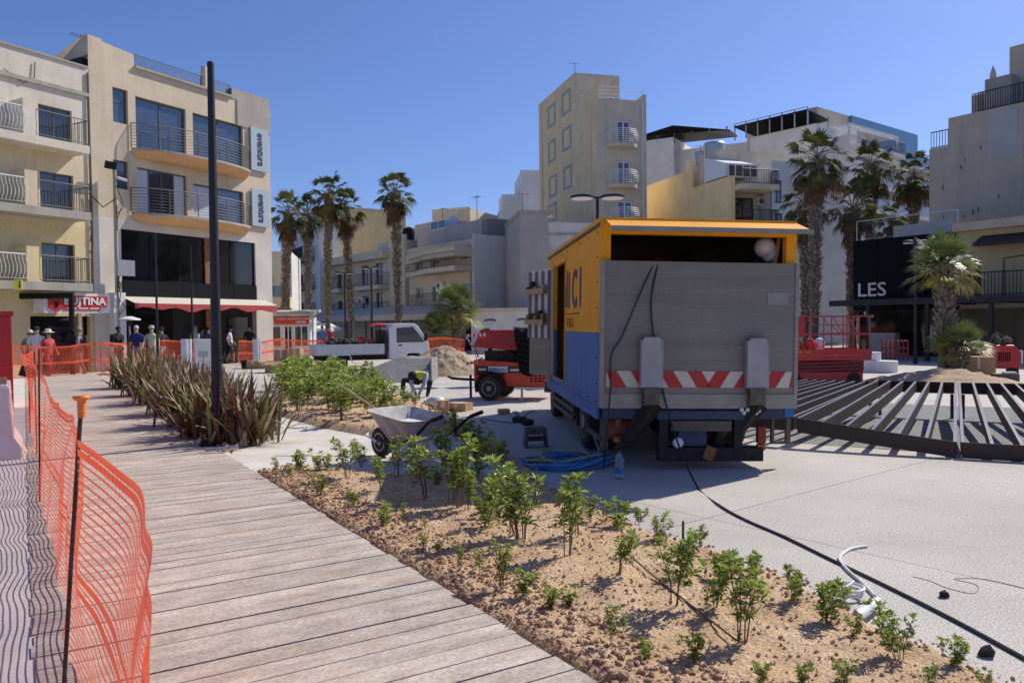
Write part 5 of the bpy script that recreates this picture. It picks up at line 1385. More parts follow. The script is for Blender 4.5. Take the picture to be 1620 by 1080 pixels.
mb = MB(); mb.tube([(-1.75, -.86, .34), (-1.68, -.86, .62), (-1.02, -.86, .62), (-.9, -.86, .34)], .03, 5); mb.build('wheel_guard', M['white'], WT)
mb = MB()
for k in range(26): mb.ball((random.uniform(-2.1, -.3), random.uniform(-.6, .6), random.uniform(.7, 1.12)), random.uniform(.12, .24), 7, 5)
mb.build('dark_load', M['grime'], WT)
mb = MB(); mb.box(-.55, .05, -.4, .3, 1.02, 1.2); mb.ball((-.4, 0, 1.2), .14, 8, 6); mb.build('orange_machine', M['redorange'], WT)
mb = MB(); mb.ball((.35, .1, 1.73), .25, 9, 5, sq=(1.5, 1, .35)); mb.build('orange_bundle', M['redorange'], WT)

# ------------------------------------------------------------------ red towable compressor
q = G(768, 633); CP = thing('air_compressor', 'red towable air compressor with raised lid and a black jacket hung on it', 'compressor', (q.x + .55, q.y + .45, 0), RAD(-16))
mb = MB(); prof = [(-.72, .30), (-.72, .92), (1.05, .82), (1.05, .26), (.55, .22), (.36, .30), (-.5, .34)]
mb.prism([(x, -.46, z) for x, z in prof], (0, .92, 0)); bd = mb.build('body', M['redorange'], CP, bevel=.02)
mb = MB(); mb.prism([(-.62, -.18, 1.62), (.30, -.18, 1.56), (.30, -.50, 1.16), (-.70, -.50, 1.24)], (0, .05, -.03)); mb.box(-.66, .32, -.17, .4, 1.54, 1.60); ld = mb.build('lid', M['redorange'], CP)
mb = MB(); mb.box(.34, .42, -.40, .40, .8, 1.62); mb.build('lid_end', M['redorange'], CP)
mb = MB(); mb.box(-.5, .2, -.3, .32, .86, 1.12); mb.tube([(-.4, -.2, 1.12), (-.4, -.2, 1.34)], .05, 8); mb.tube([(-.1, -.35, .95), (.1, -.36, 1.1), (.3, -.3, .95)], .03, 6); mb.ball((.05, 0, 1.2), .15, 8, 6); mb.build('engine', M['grime'], CP)
for x in (-.66, .28): mb = MB(); mb.bar((x, .3, .85), (x, .36, 1.56), .03, .03); mb.build('lid_stay', M['galv'], CP)
mb = MB(); mb.box(-.66, .42, -.475, -.462, .62, .78); lp = mb.build('label_band', M['dark_print'], CP)
mb = MB(); mb.box(-.36, .10, -.481, -.4755, .635, .77); mb.build('label_plate', M['white'], lp)
face_text('SPIRE.CO', .105, M['hose_blue'], CP, -.345, -.484, .66, sx=1.0, bold=.003); part(lp, 'small_print', M['white'], -.60, -.42, -.479, -.4755, .68, .72); part(lp, 'small_print', M['white'], .16, .38, -.479, -.4755, .67, .71)
for i in range(4):
    for j in range(6): part(bd, 'grille_slot', M['black'], .62 + .1 * i, .69 + .1 * i, -.466, -.4605, .42 + .06 * j, .455 + .06 * j)
for s in (-1, 1):
    wheel(CP, (-.3, s * .55, .275), .275, .2, 'y', M['rim'])
    mb = MB(); mb.tube([(-.3 + .34 * math.cos(t), s * .55, .29 + .33 * math.sin(t)) for t in [RAD(200 - 22 * k) for k in range(11)]], .045, 5); mb.box(-.62, .02, s * .44, s * .66, .585, .61); mb.build('mudguard', M['black'], CP)
mb = MB(); mb.tube([(-.72, 0, .42), (-1.2, 0, .44), (-1.45, 0, .46)], .035, 6); mb.tube([(-.95, -.02, 0.0), (-.95, -.02, .55)], .03, 6); mb.tube([(-1.45, 0, .46), (-1.5, -.1, .5), (-1.4, -.14, .5)], .02, 6); mb.build('tow_bar', M['black'], CP)
part(CP, 'rear_bumper', M['galv'], .3, 1.08, -.58, -.50, .26, .31); mb = MB(); mb.box(.42, .47, -.54, -.5, 0, .26); mb.build('prop_stand', M['galv'], CP)
mb = MB(); mb.tube([(-.95 + .0, -.1, 1.3), (-.8, -.1, 1.18), (-.72, -.1, .95)], .02, 5); mb.build('tow_hose', M['redpaint'], CP)
jk = MB(); JN = 12
rows = []
for i in range(9):
    f = i / 8; rows.append([(.30 + .36 * f * .2 + u * (.46 + .05 * math.sin(f * 5)) * (1 - .25 * max(0, f - .6)), -.50 - .035 * math.sin(u * 9 + f * 4) - .04 * (f < .3), 1.60 - 1.05 * f * (1 - .18 * abs(u - .6))) for u in [k / JN for k in range(JN + 1)]])
for i in range(8):
    for k in range(JN): jk.quad(rows[i][k], rows[i][k + 1], rows[i + 1][k + 1], rows[i + 1][k])
for k in range(JN): a, b = rows[0][k], rows[0][k + 1]; jk.quad((a[0], -.1, 1.63), (b[0], -.1, 1.63), b, a)
jo = thing('black_jacket', 'black jacket draped over the end of the red compressor', 'jacket', CP.location, RAD(-16))
o = jk.build('cloth', M['black'], jo, smooth=True); md = o.modifiers.new('thick', 'SOLIDIFY'); md.thickness = .03
# striped barrier tape from compressor to the left
tp = thing('barrier_tape', 'sagging red and white barrier tape left of the compressor', 'tape', (0, 0, 0))
P0, P1, P2 = D(736, 531, 18.6), D(768, 529, 18.4), D(756, 575, 18.3)
def tape(a, b, sag, n):
    for k in range(n):
        t0, t1 = k / n, (k + 1) / n
        p0 = a.lerp(b, t0) - Vector((0, 0, sag * math.sin(math.pi * t0))); p1 = a.lerp(b, t1) - Vector((0, 0, sag * math.sin(math.pi * t1)))
        mb = MB(); h = Vector((0, 0, .035)); mb.quad(p0 - h, p1 - h, p1 + h, p0 + h); mb.build('tape_piece', M['white'] if k % 2 else M['redpaint'], tp)
tape(P0, P1, .0, 10); tape(P0 + Vector((0, 0, -.02)), P2, -.12, 12); tape(D(738, 575, 18.8), D(764, 566, 18.5), .03, 8)

# ------------------------------------------------------------------ scissor lift
q = D(1310, 608, 21.6); SL = thing('scissor_lift', 'red scissor lift with folded platform rails behind the truck', 'scissor lift', (q.x - .12, q.y + .2, 0), RAD(-3))
part(SL, 'chassis', M['redpaint'], -1.15, .95, -.5, .6, .07, .36, bevel=.02)
for x in (-.85, .7):
    for s in (-.46, .56): wheel(SL, (x, s, .17), .17, .14, 'y', M['grime'])
mb = MB()
for i in range(3):
    z = .38 + i * .09
    for y in (-.42, .48): mb.bar((-1.0, y, z), (1.0, y, z + .06), .05, .06); mb.bar((-1.0, y + .07, z + .06), (1.0, y + .07, z), .05, .06)
mb.build('scissor_stack', mat('dark_red_arm', (.24, .02, .02), .5, .2, 5), SL)
part(SL, 'platform', M['redpaint'], -1.25, 1.15, -.56, .62, .66, .80, bevel=.01)
mb = MB(); mb.box(-1.25, 1.15, -.575, -.561, .80, .96); mb.box(-1.25, 1.15, .621, .635, .80, .96); mb.build('toe_board', M['redpaint'], SL)
for x in (-.85, -.6): part(SL, 'amber_decal', M['lamp_amber'], x, x + .17, -.585, -.5755, .86, .92)
def rails(y):
    mb = MB()
    for z in (1.36, 1.84): mb.tube([(-1.2, y, z), (1.1, y, z)], .022, 6)
    for x in (-1.2, -.75, -.45, -.1, .5, .82, 1.1): mb.tube([(x, y, .8), (x, y, 1.84)], .02, 6)
    mb.tube([(-.1, y, 1.82), (.0, y, 1.6), (.5, y, 1.6), (.72, y, 1.36)], .018, 6); mb.tube([(.55, y, 1.82), (.8, y, 1.36)], .018, 6)
    return mb.build('guard_rail', M['redrail'], SL)
rails(-.55); rails(.6)
mb = MB(); [mb.tube([(x, -.55, z), (x, .6, z)], .02, 6) for x in (-1.2, 1.1) for z in (1.36, 1.84)]; mb.build('end_rail', M['redrail'], SL)
part(SL, 'control_box', M['redpaint'], -.98, -.62, -.62, -.585, 1.3, 1.86)
for i in range(4):
    mb = MB(); mb.lathe([(.09, 0), (.11, .2), (.1, .21)], 8, (-.9 + .3 * i, .1 * (i % 2), .805)); mb.ball((-.9 + .3 * i, .1 * (i % 2), 1.1), .16, 6, 5); mb.build('potted_item', random.choice([M['white'], M['leaf_dark'], M['redpaint']]), SL)

# ------------------------------------------------------------------ red machine, carton, steel profile, white stepped drum, barriers on the right
q = D(1582, 588, 24.5); RM = thing('red_generator', 'rounded red site machine with black vents behind the cardboard carton', 'generator', (q.x, q.y, 0), RAD(-8))
mb = MB(); mb.prism([(x, -.35, z) for x, z in [(-.46, .22), (-.46, .72), (-.34, .92), (.26, .92), (.42, .74), (.46, .30), (.40, .22)]], (0, .7, 0)); mb.build('housing', M['redpaint'], RM, bevel=.04)
for i in range(6): part(RM, 'vent', M['black'], -.2 + .06 * i, -.165 + .06 * i, -.358, -.349, .42, .7)
mb = MB(); [mb.ball((random.uniform(-.25, .3), random.uniform(-.2, .2), random.uniform(.95, 1.15)), random.uniform(.06, .13), 7, 5) for k in range(14)]; mb.tube([(-.3, 0, .95), (-.1, 0, 1.3), (.05, 0, 1.2)], .03, 6); mb.build('engine_top', M['grime2'], RM)
for x in (-.35, .3): part(RM, 'foot', M['grime'], x, x + .1, -.3, .3, 0, .219)
part(RM, 'side_handle', M['white'], .47, .52, -.3, .0, .35, .75)
mb = MB(); mb.bar((-1.0, -.1, .92), (-.6, 0, 1.02), .05, .12); mb.bar((-.75, -.1, .8), (-.85, -.1, 1.0), .05, .06); mb.build('tow_handle', M['white'], RM)
def carton(px, py, dist, w, d, h, rz, label, open_=False, name='cardboard_box', z=0.0, group=None):
    q = D(px, py, dist) if dist else G(px, py, z); t = thing(name, label, 'box', (q.x, q.y, z), RAD(rz), group)
    mb = MB()
    if not open_: mb.box(-w / 2, w / 2, -d / 2, d / 2, 0, h); mb.build('carton', M['cardboard'], t); part(t, 'tape', M['cream_white'], -.04, .04, -d / 2 - .002, d / 2 + .002, h * .5, h + .002)
    else:
        for a in ((-w / 2, w / 2, -d / 2, -d / 2 + .01, 0, h), (-w / 2, w / 2, d / 2 - .01, d / 2, 0, h), (-w / 2, -w / 2 + .01, -d / 2 + .011, d / 2 - .011, 0, h), (w / 2 - .01, w / 2, -d / 2 + .011, d / 2 - .011, 0, h), (-w / 2 + .011, w / 2 - .011, -d / 2 + .011, d / 2 - .011, 0, .01)): mb.box(*a)
        mb.build('carton', M['cardboard'], t)
        for s in (-1, 1):
            f = MB(); f.prism([(s * w / 2, -d / 2, h), (s * w / 2, d / 2, h), (s * (w / 2 + .55 * w * .6), d / 2, h + .12 * h), (s * (w / 2 + .55 * w * .6), -d / 2, h + .12 * h)], (0, 0, .008)); f.build('flap', M['cardboard'], t)
            f = MB(); f.prism([(-w / 2, s * d / 2, h), (w / 2, s * d / 2, h), (w / 2, s * (d / 2 + .2), h - .12), (-w / 2, s * (d / 2 + .2), h - .12)], (0, 0, .008)); f.build('flap', M['cardboard'], t)
    return t
carton(1543, 600, 22.6, .86, .6, .66, -14, 'large taped cardboard carton beside the fan palms')
q = D(1590, 606, 21.5); sp_ = thing('steel_box_section', 'short grey steel box section on the ground at the right edge', 'steel section', (q.x, q.y, 0), RAD(-12))
mb = MB(); [mb.box(*a) for a in ((-.3, .3, -.15, .15, .0, .02), (-.3, .3, -.15, .15, .22, .24), (-.3, .3, -.15, -.13, .021, .219), (-.3, .3, .13, .15, .021, .219))]; mb.build('profile', M['grime2'], sp_); part(sp_, 'white_offcut', M['white'], -.05, .25, -.1, .1, .241, .29)
q = D(1392, 587, 26.3); WD = thing('white_stepped_drum', 'white stepped round concrete block behind the steel frames', 'concrete block', (q.x, q.y, 0), RAD(10))
mb = MB(); mb.lathe([(.30, 0), (.30, .66)], 28, (-.18, .2, 0)); mb.build('tall_drum', M['white'], WD, smooth=True)
mb = MB(); mb.lathe([(.42, .0), (.42, .37), (.41, .38)], 32, (.08, -.1, .002)); mb.build('low_drum', M['white'], WD, smooth=True)
for k, px in enumerate((1405, 1426)):
    q = D(px, 560, 33); t = thing('red_barrier', ('left' if k == 0 else 'right') + ' red plastic barrier with white dots under the pergola', 'barrier', (q.x, q.y, 0), RAD(-8), 'red plastic barriers')
    mb = MB(); [mb.box(-.28, .28, -.03, .03, z, z + .09) for z in (.25, .5, .8)]; [mb.box(x, x + .05, -.025, .025, 0, .9) for x in (-.28, -.1, .06, .23)]; mb.build('frame', M['redpaint'], t)
    for x in (-.15, 0, .15): mb = MB(); mb.ball((x, -.035, .85), .035, 8, 5); mb.build('reflector', M['white'], t)

# ------------------------------------------------------------------ fan shaped steel frames round the palm bed
FC0 = Vector((12.0, 21.5, 0)); RO, RI = 13.25, 8.7
def fan_frame(a0, a1, zo0, zo1, zi, nb, label):
    t = thing('steel_fan_frame', label, 'steel frame', (FC0.x, FC0.y, 0), 0, 'steel fan frames')
    def P(a, r, z): return Vector((math.cos(RAD(a)) * r, math.sin(RAD(a)) * r, z))
    n = 6
    for nm, r in (('outer_rim', RO), ('inner_rim', RI)):
        mb = MB()
        for k in range(n):
            f0, f1_ = k / n, (k + 1) / n
            aa, ab = a0 + (a1 - a0) * f0, a0 + (a1 - a0) * f1_
            za, zb_ = (zo0 + (zo1 - zo0) * f0, zo0 + (zo1 - zo0) * f1_) if r == RO else (zi, zi)
            p0, p1 = P(aa, r, za), P(ab, r, zb_); q0, q1 = P(aa, r - .012, za), P(ab, r - .012, zb_); h = Vector((0, 0, .2))
            mb.add([p0, p1, p1 - h, p0 - h, q0, q1, q1 - h, q0 - h], [(0, 1, 2, 3), (5, 4, 7, 6), (4, 5, 1, 0), (3, 2, 6, 7)])
        mb.build(nm, M['steel_dark'], t)
    for k in range(nb):
        f = (k + .02) / (nb - 1 + .04); a = a0 + (a1 - a0) * f; zo = zo0 + (zo1 - zo0) * f
        A_, B_ = P(a, RO - .015, zo - .055), P(a, RI + .01, zi - .055)
        mb = MB(); mb.bar(A_ - Vector((0, 0, .03)), B_ - Vector((0, 0, .03)), .04, .16); br = mb.build('bar', M['steel_dark'], t)
        mb = MB(); u = Vector((0, 0, .0535)); mb.bar(A_ + u, B_ + u, .038, .005); mb.build('bar_top', M['steel_top'], br)
    for a in (a0 + .4, a1 - .4): q = P(a, RI + .1, zi - .2); part(t, 'prop', M['steel_dark'], q.x - .02, q.x + .02, q.y - .02, q.y + .02, 0, q.z)
fan_frame(232.5, 240.8, .40, .205, .63, 7, 'middle steel fan frame with radiating bars right of the truck')
fan_frame(241.1, 249.4, .205, .205, .63, 7, 'nearest steel fan frame cut by the right edge of the photo')
fan_frame(224.0, 232.2, .44, .41, .60, 8, 'far steel fan frame with densely seen bars beside the scissor lift')
def heap(name, c, rx, ry, h, m, label, cat, seed, cut=None, rough=.12, n=40, z0=0, pw=1.3):
    mb = MB(); V = {}
    for j in range(n + 1):
        for i in range(n + 1):
            u, v = i / n * 2 - 1, j / n * 2 - 1
            r = math.hypot(u, v); t = max(0, 1 - r ** pw)
            z = h * t * (1 + .28 * N2(u * 1.7, v * 1.7, 1, seed)) + rough * min(1, t * 3) * (N2(u * 6, v * 6, 1, seed + 1) + .8 * N2(u * 15, v * 15, 1, seed) + .7 * N2(u * 34, v * 34, 1, seed)) * h
            V[(i, j)] = len(mb.v); mb.v.append((u * rx, v * ry, z - .02))
    for j in range(n):
        for i in range(n):
            if math.hypot((i + .5) / n * 2 - 1, (j + .5) / n * 2 - 1) < 1.03: mb.f.append((V[(i, j)], V[(i + 1, j)], V[(i + 1, j + 1)], V[(i, j + 1)])); mb.m.append(0)
    o = mb.build(name, m, smooth=True, angle=None); o.location = (c[0], c[1], z0)
    return tag(o, label, cat)
q = D(1488, 590, 21.2); heap('soil_mound', (q.x, q.y), 2.3, 1.9, .42, M['sand'], 'low brown soil mound around the fan palm trunks', 'soil mound', 3)
q = D(697, 598, 27.0); heap('spoil_heap', (q.x + .05, q.y + .9), 1.8, 1.5, 1.02, M['sand'], 'heap of brown soil behind the crouching worker', 'soil heap', 5, n=80, rough=.07, pw=1.15)
# grey gravel heap, cut straight on its right side
A0, A1 = G(540, 606), G(678, 607); z_t = 1.75 - (570 - 514) * 23.0 / 1260
mb = MB(); n = 36; V = {}
for j in range(n + 1):
    for i in range(n + 1):
        u, v = i / n, j / n
        x = A0.x + (A1.x - A0.x) * u; y = A0.y + v * 2.4
        prof_u = min(1, u / .58) ** .9 * (1 - .05 * max(0, u - .58)); prof_v = min(1, v / .42) if v < .8 else max(0, (1 - v) / .2)
        z = z_t * min(prof_u, prof_v) + .03 * N2(x * 3, y * 3, 1, 2) + .015 * N2(x * 9, y * 9, 1, 2)
        V[(i, j)] = len(mb.v); mb.v.append((x, y, max(z, -.01)))
for j in range(n):
    for i in range(n): mb.f.append((V[(i, j)], V[(i + 1, j)], V[(i + 1, j + 1)], V[(i, j + 1)])); mb.m.append(0)
tag(mb.build('gravel_heap', M['gravel'], smooth=True, angle=None), 'smooth grey gravel heap with a straight right side', 'gravel heap')
mb = MB(); mb.box(A1.x + .01, A1.x + .06, A1.y + .35, A1.y + 2.3, 0, z_t * .98); tag(mb.build('retaining_board', M['gravel']), 'grey board holding the right side of the gravel heap', 'board')

# ------------------------------------------------------------------ orange safety nets
def net(name, nodes, du, rows, w, label, fold=.05, seed=1, bands=(0, .48, .52, .97, 1.0), band_w=.016, parent=None):
    """plastic net: nodes = (x, y, z_bottom, z_top, lean); every strand is a flat ribbon"""
    pts = [Vector(n[:2]) for n in nodes]; cum = [0]
    for a, b in zip(pts, pts[1:]): cum.append(cum[-1] + (b - a).length)
    L = cum[-1]; n = int(L / du); grid = []
    for i in range(n + 1):
        s = L * i / n; k = 0
        while k < len(cum) - 2 and s > cum[k + 1]: k += 1
        f = (s - cum[k]) / (cum[k + 1] - cum[k]); g = f * f * (3 - 2 * f)
        a, b = nodes[k], nodes[k + 1]
        P = pts[k].lerp(pts[k + 1], f); t = (pts[k + 1] - pts[k]).normalized(); nr = Vector((t.y, -t.x))
        zb, zt, ln = (a[j] + (b[j] - a[j]) * g for j in (2, 3, 4))
        col = []
        for r in range(rows + 1):
            v = r / rows
            off = ln * v ** 1.5 + fold * (N2(s * 1.3, v * 1.6, 1, seed) + .35 * N2(s * 2.6, v * 3, 1, seed + 3))
            sl = .05 * N2(s * .9, v * 2.2, 1, seed + 7)
            q = P + nr * off + t * sl
            col.append(Vector((q.x, q.y, zb + (zt - zb) * v + .02 * N2(s * 2.5, v * 4, 1, seed + 5))))
        grid.append((col, Vector((t.x, t.y, 0))))
    mb = MB()
    bset = {min(rows, int(round(b * rows))) for b in bands}
    for i in range(n + 1):
        col, t = grid[i]
        for r in range(rows): h = t * (w / 2); mb.quad(col[r] - h, col[r] + h, col[r + 1] + h, col[r + 1] - h)
    for i in range(n):
        for r in range(rows + 1):
            ww = band_w if r in bset else w / 2
            a, b = grid[i][0][r], grid[i + 1][0][r]
            u0 = (grid[i][0][min(r + 1, rows)] - grid[i][0][max(r - 1, 0)]).normalized() * ww; u1 = (grid[i + 1][0][min(r + 1, rows)] - grid[i + 1][0][max(r - 1, 0)]).normalized() * ww
            mb.quad(a - u0, b - u1, b + u1, a + u0)
    return tag(mb.build(name, M['orange_net'], parent), label, 'safety net' if label else None)
def stake(x, y, z0, z1, label, cap=True, lean=(0, 0)):
    t = thing('fence_stake', label, 'stake', (x, y, z0), 0, 'fence stakes')
    mb = MB(); mb.tube([(0, 0, -.05), (lean[0] * .5, lean[1] * .5, (z1 - z0) * .5), (lean[0], lean[1], z1 - z0)], .009, 7); mb.build('rod', M['rust'], t, smooth=True)
    if cap: mb = MB(); mb.lathe([(.016, -.07), (.017, -.0), (.03, .004), (.034, .014), (.03, .022)], 14, (lean[0], lean[1], z1 - z0)); mb.build('cap', M['cap'], t, smooth=True)
    return t
FN = [(-.42, 1.1, .06, .96, -.05), (-.79, 1.72, .06, .98, .0), (-1.05, 2.12, .05, 1.02, .08), (-1.30, 2.5, .05, 1.07, .13), (-1.54, 2.88, .06, 1.15, .16), (-1.79, 3.3, .07, 1.28, .0), (-2.45, 4.3, .06, 1.17, .08), (-3.3, 5.7, .06, 1.10, .12), (-4.54, 7.59, .06, 1.08, .1), (-5.3, 8.9, .06, 1.22, .05), (-6.3, 10.5, .06, 1.38, -.1), (-7.6, 12.5, .05, 1.42, .1), (-8.9, 14.6, .03, 1.2, .15), (-10.3, 17, .02, 1.25, .0)]
net('orange_net_fence', FN, .027, 32, .0098, 'orange plastic mesh fence sagging along the left edge of the deck', .05, 3, band_w=.015)
stake(-1.91, 3.3, .08, 1.45, 'near rusty stake with an orange mushroom cap', True, (.12, .0))
stake(-4.54, 7.59, .06, 1.56, 'second rusty stake of the near fence, without cap', False, (.03, 0))
stake(-6.3, 10.5, .06, 1.45, 'third stake of the near fence behind the white barrier', False)
stake(-7.6, 12.5, .05, 1.5, 'far stake where the net is bunched beside the red container', False)
q = D(43, 588, 12.2); mb = MB(); mb.obox(Matrix.Translation(q) @ Matrix.Rotation(.6, 4, 'Z') @ Matrix.Rotation(.3, 4, 'Y'), .20, .02, .16); tag(mb.build('dark_tag', M['grime']), 'dark grey patch hanging on the bunched orange net', 'tag')
F2 = [(-16.6, 26.3, 0, 1.18, 0), (-15.9, 27.8, 0, 1.1, .1), (-15.2, 29.4, 0, 1.2, 0), (-14.6, 30.8, 0, 1.1, -.1), (-14.1, 32, 0, 1.22, 0), (-13.7, 33.2, 0, 1.15, .1), (-13.0, 34.2, 0, 1.2, 0)]
net('orange_net_barrier', F2, .06, 16, .012, 'orange net in front of the walking people by the shops', .10, 5, band_w=.035)
F3 = [(-12.3, 35.8, 0, 1.1, 0), (-11.9, 37.5, 0, 1.0, .1), (-11.5, 39.3, 0, 1.1, 0), (-10.9, 40.3, 0, 1.0, 0), (-9.6, 40.6, 0, .95, 0)]
net('orange_net_barrier', F3, .07, 12, .014, 'orange net in front of the information kiosk', .08, 6, band_w=.04)
p0, p1 = D(658, 560, 40), D(735, 560, 41)
net('orange_net_barrier', [(p0.x, p0.y, 0, .95, 0), ((p0.x + p1.x) / 2, p0.y + .4, 0, 1.05, .1), (p1.x, p1.y, 0, .95, 0)], .07, 12, .012, 'dark orange net behind the spoil heap', .06, 8, band_w=.05)
for i, (x, y, a, b, c) in enumerate(F2):
    if i % 2 == 0: stake(x, y, 0, b + .12, ['first', 'second', 'third', 'last'][i // 2] + ' stake of the net by the shops, counted from the left', False)

# ------------------------------------------------------------------ left edge: white barrier, red container, black portal
q = G(2, 731, .06); wb = thing('water_barrier', 'white plastic water barrier behind the orange mesh at the left edge', 'barrier', (q.x - .28, q.y + .45, .06), math.atan2(DH.y, DH.x))
mb = MB(); prof = [(-.24, 0), (-.24, .16), (-.15, .32), (-.11, .98), (.11, .98), (.15, .32), (.24, .16), (.24, 0)]
mb.prism([(-.6, y, z) for y, z in prof], (1.25, 0, 0)); mb.build('shell', M['barrier_white'], wb, bevel=.02)
mb = MB(); mb.box(.2, .36, -.13, .13, .70, .82); mb.build('slot', M['redpaint'], wb); part(wb, 'cap', M['cardboard'], -.3, -.1, -.08, .08, .98, 1.06)
q = D(20, 560, 16.5); rc_ = thing('red_container', 'red site container cut by the left edge of the photo', 'container', (q.x, q.y, 0), RAD(36))
part(rc_, 'shell', M['redpaint'], -2.5, 0, 0, 2.2, .05, 2.02, bevel=.02); part(rc_, 'lid', M['redpaint'], -2.52, .03, -.03, 2.22, 2.021, 2.12); part(rc_, 'base', M['black'], -2.4, -.05, .05, 2.1, -.01, .049)
q0, q1 = D(114, 520, 29.5), D(9, 520, 29.5); po = thing('black_portal', 'black steel portal frame between the red container and the shops', 'frame', (q0.x, q0.y, 0), 0)
zb = D(100, 472, 29.5).z; ztp = D(100, 463, 29.5).z; Lp_ = q1.x - q0.x
part(po, 'post', M['black'], -.07, .07, -.07, .07, 0, ztp); part(po, 'beam', M['black'], Lp_ - .15, -.071, -.065, .065, zb, ztp); part(po, 'side_panel', M['black'], Lp_ - .6, Lp_ + .14, -.1, -.066, 0, D(10, 432, 29.5).z)
q = D(23, 449, 24); ys = thing('yellow_arrow_sign', 'small yellow sign with black arrow above the black portal beam', 'sign', (q.x, q.y, q.z))
part(ys, 'plate', mat('sign_yellow_green', (.72, .72, .05), .6), -.02, .22, 0, .02, -.18, .14); mb = MB(); mb.box(.14, .16, -.012, -.002, -.1, .08); mb.prism([(.11, -.012, -.06), (.19, -.012, -.06), (.15, -.012, -.13)], (0, .01, 0)); mb.build('arrow', M['black'], ys)
# heater umbrella, cabinet, wrapped bollards
q = D(205, 520, 31.5); ph = thing('patio_heater', 'white patio heater with round hood outside the shop', 'heater', (q.x, q.y, 0))
mb = MB(); mb.tube([(0, 0, 0), (0, 0, 2.05)], .04, 8); mb.build('post', M['galv'], ph); mb = MB(); mb.lathe([(.42, 2.05), (.4, 2.1), (.1, 2.2)], 18); mb.build('hood', M['white'], ph, smooth=True); mb = MB(); mb.lathe([(.09, 1.82), (.1, 2.04)], 10); mb.build('burner', M['grime'], ph)
q = D(334, 580, 33.0); wc_ = thing('white_cabinet', 'white street cabinet between the slim pole and the thick pole', 'cabinet', (q.x, q.y, 0), RAD(28))
part(wc_, 'body', M['white'], -.62, .0, 0, .62, .02, 1.2); part(wc_, 'lid', M['white'], -.64, .02, -.02, .64, 1.201, 1.24); part(wc_, 'vent', M['galv'], -.5, -.12, -.006, -.001, .5, .75)
part(wc_, 'side_panel', M['white'], .001, .02, .05, .6, .05, 1.18)
for px, py, h, lb in ((296, 600, 1.3, 'tall concrete bollard wrapped in white plastic behind the flax'), (407, 582, 1.15, 'plastic wrapped bollard right of the man in white')):
    d_ = 2205 / (py - 517.5); q = D(px, py, d_); t = thing('wrapped_bollard', lb, 'bollard', (q.x, q.y, 0), random.random())
    mb = MB(); mb.lathe([(.15, 0), (.15, h), (.13, h + .01)], 16); mb.build('core', W['dkgrey'], t, smooth=True)
    mb = MB(); n = 18
    for i in range(n):
        a, b = 2 * math.pi * i / n, 2 * math.pi * (i + 1) / n; r0, r1 = .17 + .015 * math.sin(i * 2.1), .17 + .015 * math.sin((i + 1) % n * 2.1)
        mb.quad((r0 * math.cos(a), r0 * math.sin(a), .02), (r1 * math.cos(b), r1 * math.sin(b), .02), (r1 * 1.03 * math.cos(b), r1 * 1.03 * math.sin(b), h + .05), (r0 * 1.03 * math.cos(a), r0 * 1.03 * math.sin(a), h + .05))
    mb.build('wrap', M['plastic_white'], t, smooth=True)
# boxes on the far paving
def far_carton(px, py, w, d, h, rz, lab, op=False):
    return carton(px, py, None, w, d, h, rz, lab, op, group='cardboard boxes on the paving')
far_carton(444, 580, .55, .45, .75, 20, 'tall closed box beside the open one, left of the pair')
far_carton(469, 580, .5, .4, .8, -8, 'taller closed box standing alone before the kiosk')
far_carton(433, 589, .6, .45, .42, 12, 'open box with flaps left of the two tall boxes', True)
far_carton(527, 594, .5, .45, .38, -5, 'open box lying in front of the white truck wheel', True)
far_carton(402, 583, .5, .4, .34, 0, 'low closed box beside the black plant pot')
far_carton(416, 583, .35, .3, .28, 10, 'smallest closed box right of the plant pot')
far_carton(701, 653, .22, .3, .26, 4, 'small closed box beside the crouching worker')
t = far_carton(727, 649, .46, .3, .16, -28, 'long flat carton right of the worker box')
q = G(389, 583); pt = thing('plant_pot', 'black plant pot with trailing plant near the boxes', 'plant pot', (q.x, q.y, 0)); mb = MB(); mb.lathe([(.16, 0), (.22, .34), (.2, .34), (.18, .28)], 14); mb.build('pot', M['black'], pt, smooth=True)
for i, (px, py, rz) in enumerate(((488, 578, 10), (503, 579, -20), (512, 577, 40), (571, 578, 5))):
    q = G(px, py); mb = MB(); mb.obox(Matrix.Translation((q.x, q.y, .03 + .02 * i)) @ Matrix.Rotation(RAD(rz), 4, 'Z') @ Matrix.Rotation(.08, 4, 'Y'), .7, .5, .012)
    tag(mb.build('flattened_carton', M['cardboard']), ['flattened carton leftmost behind the truck tail', 'flattened carton second from the left behind the truck', 'flattened carton third, tilted, by the truck wheel', 'flattened carton under the truck behind its rear wheel'][i], 'cardboard')
q = G(690, 646); bg_ = MB(); bg_.ball((q.x, q.y, .13), .22, 12, 8, sq=(1, .8, .6))
for i in range(len(bg_.v)): x, y, z = bg_.v[i]; bg_.v[i] = (x + .03 * N2(x * 9, z * 9, 1, 1), y, z + .04 * N2(x * 8, y * 8, 1, 2))
tag(bg_.build('plastic_sack', M['plastic_white'], smooth=True), 'pale blue white plastic sack on the paving by the worker', 'sack')

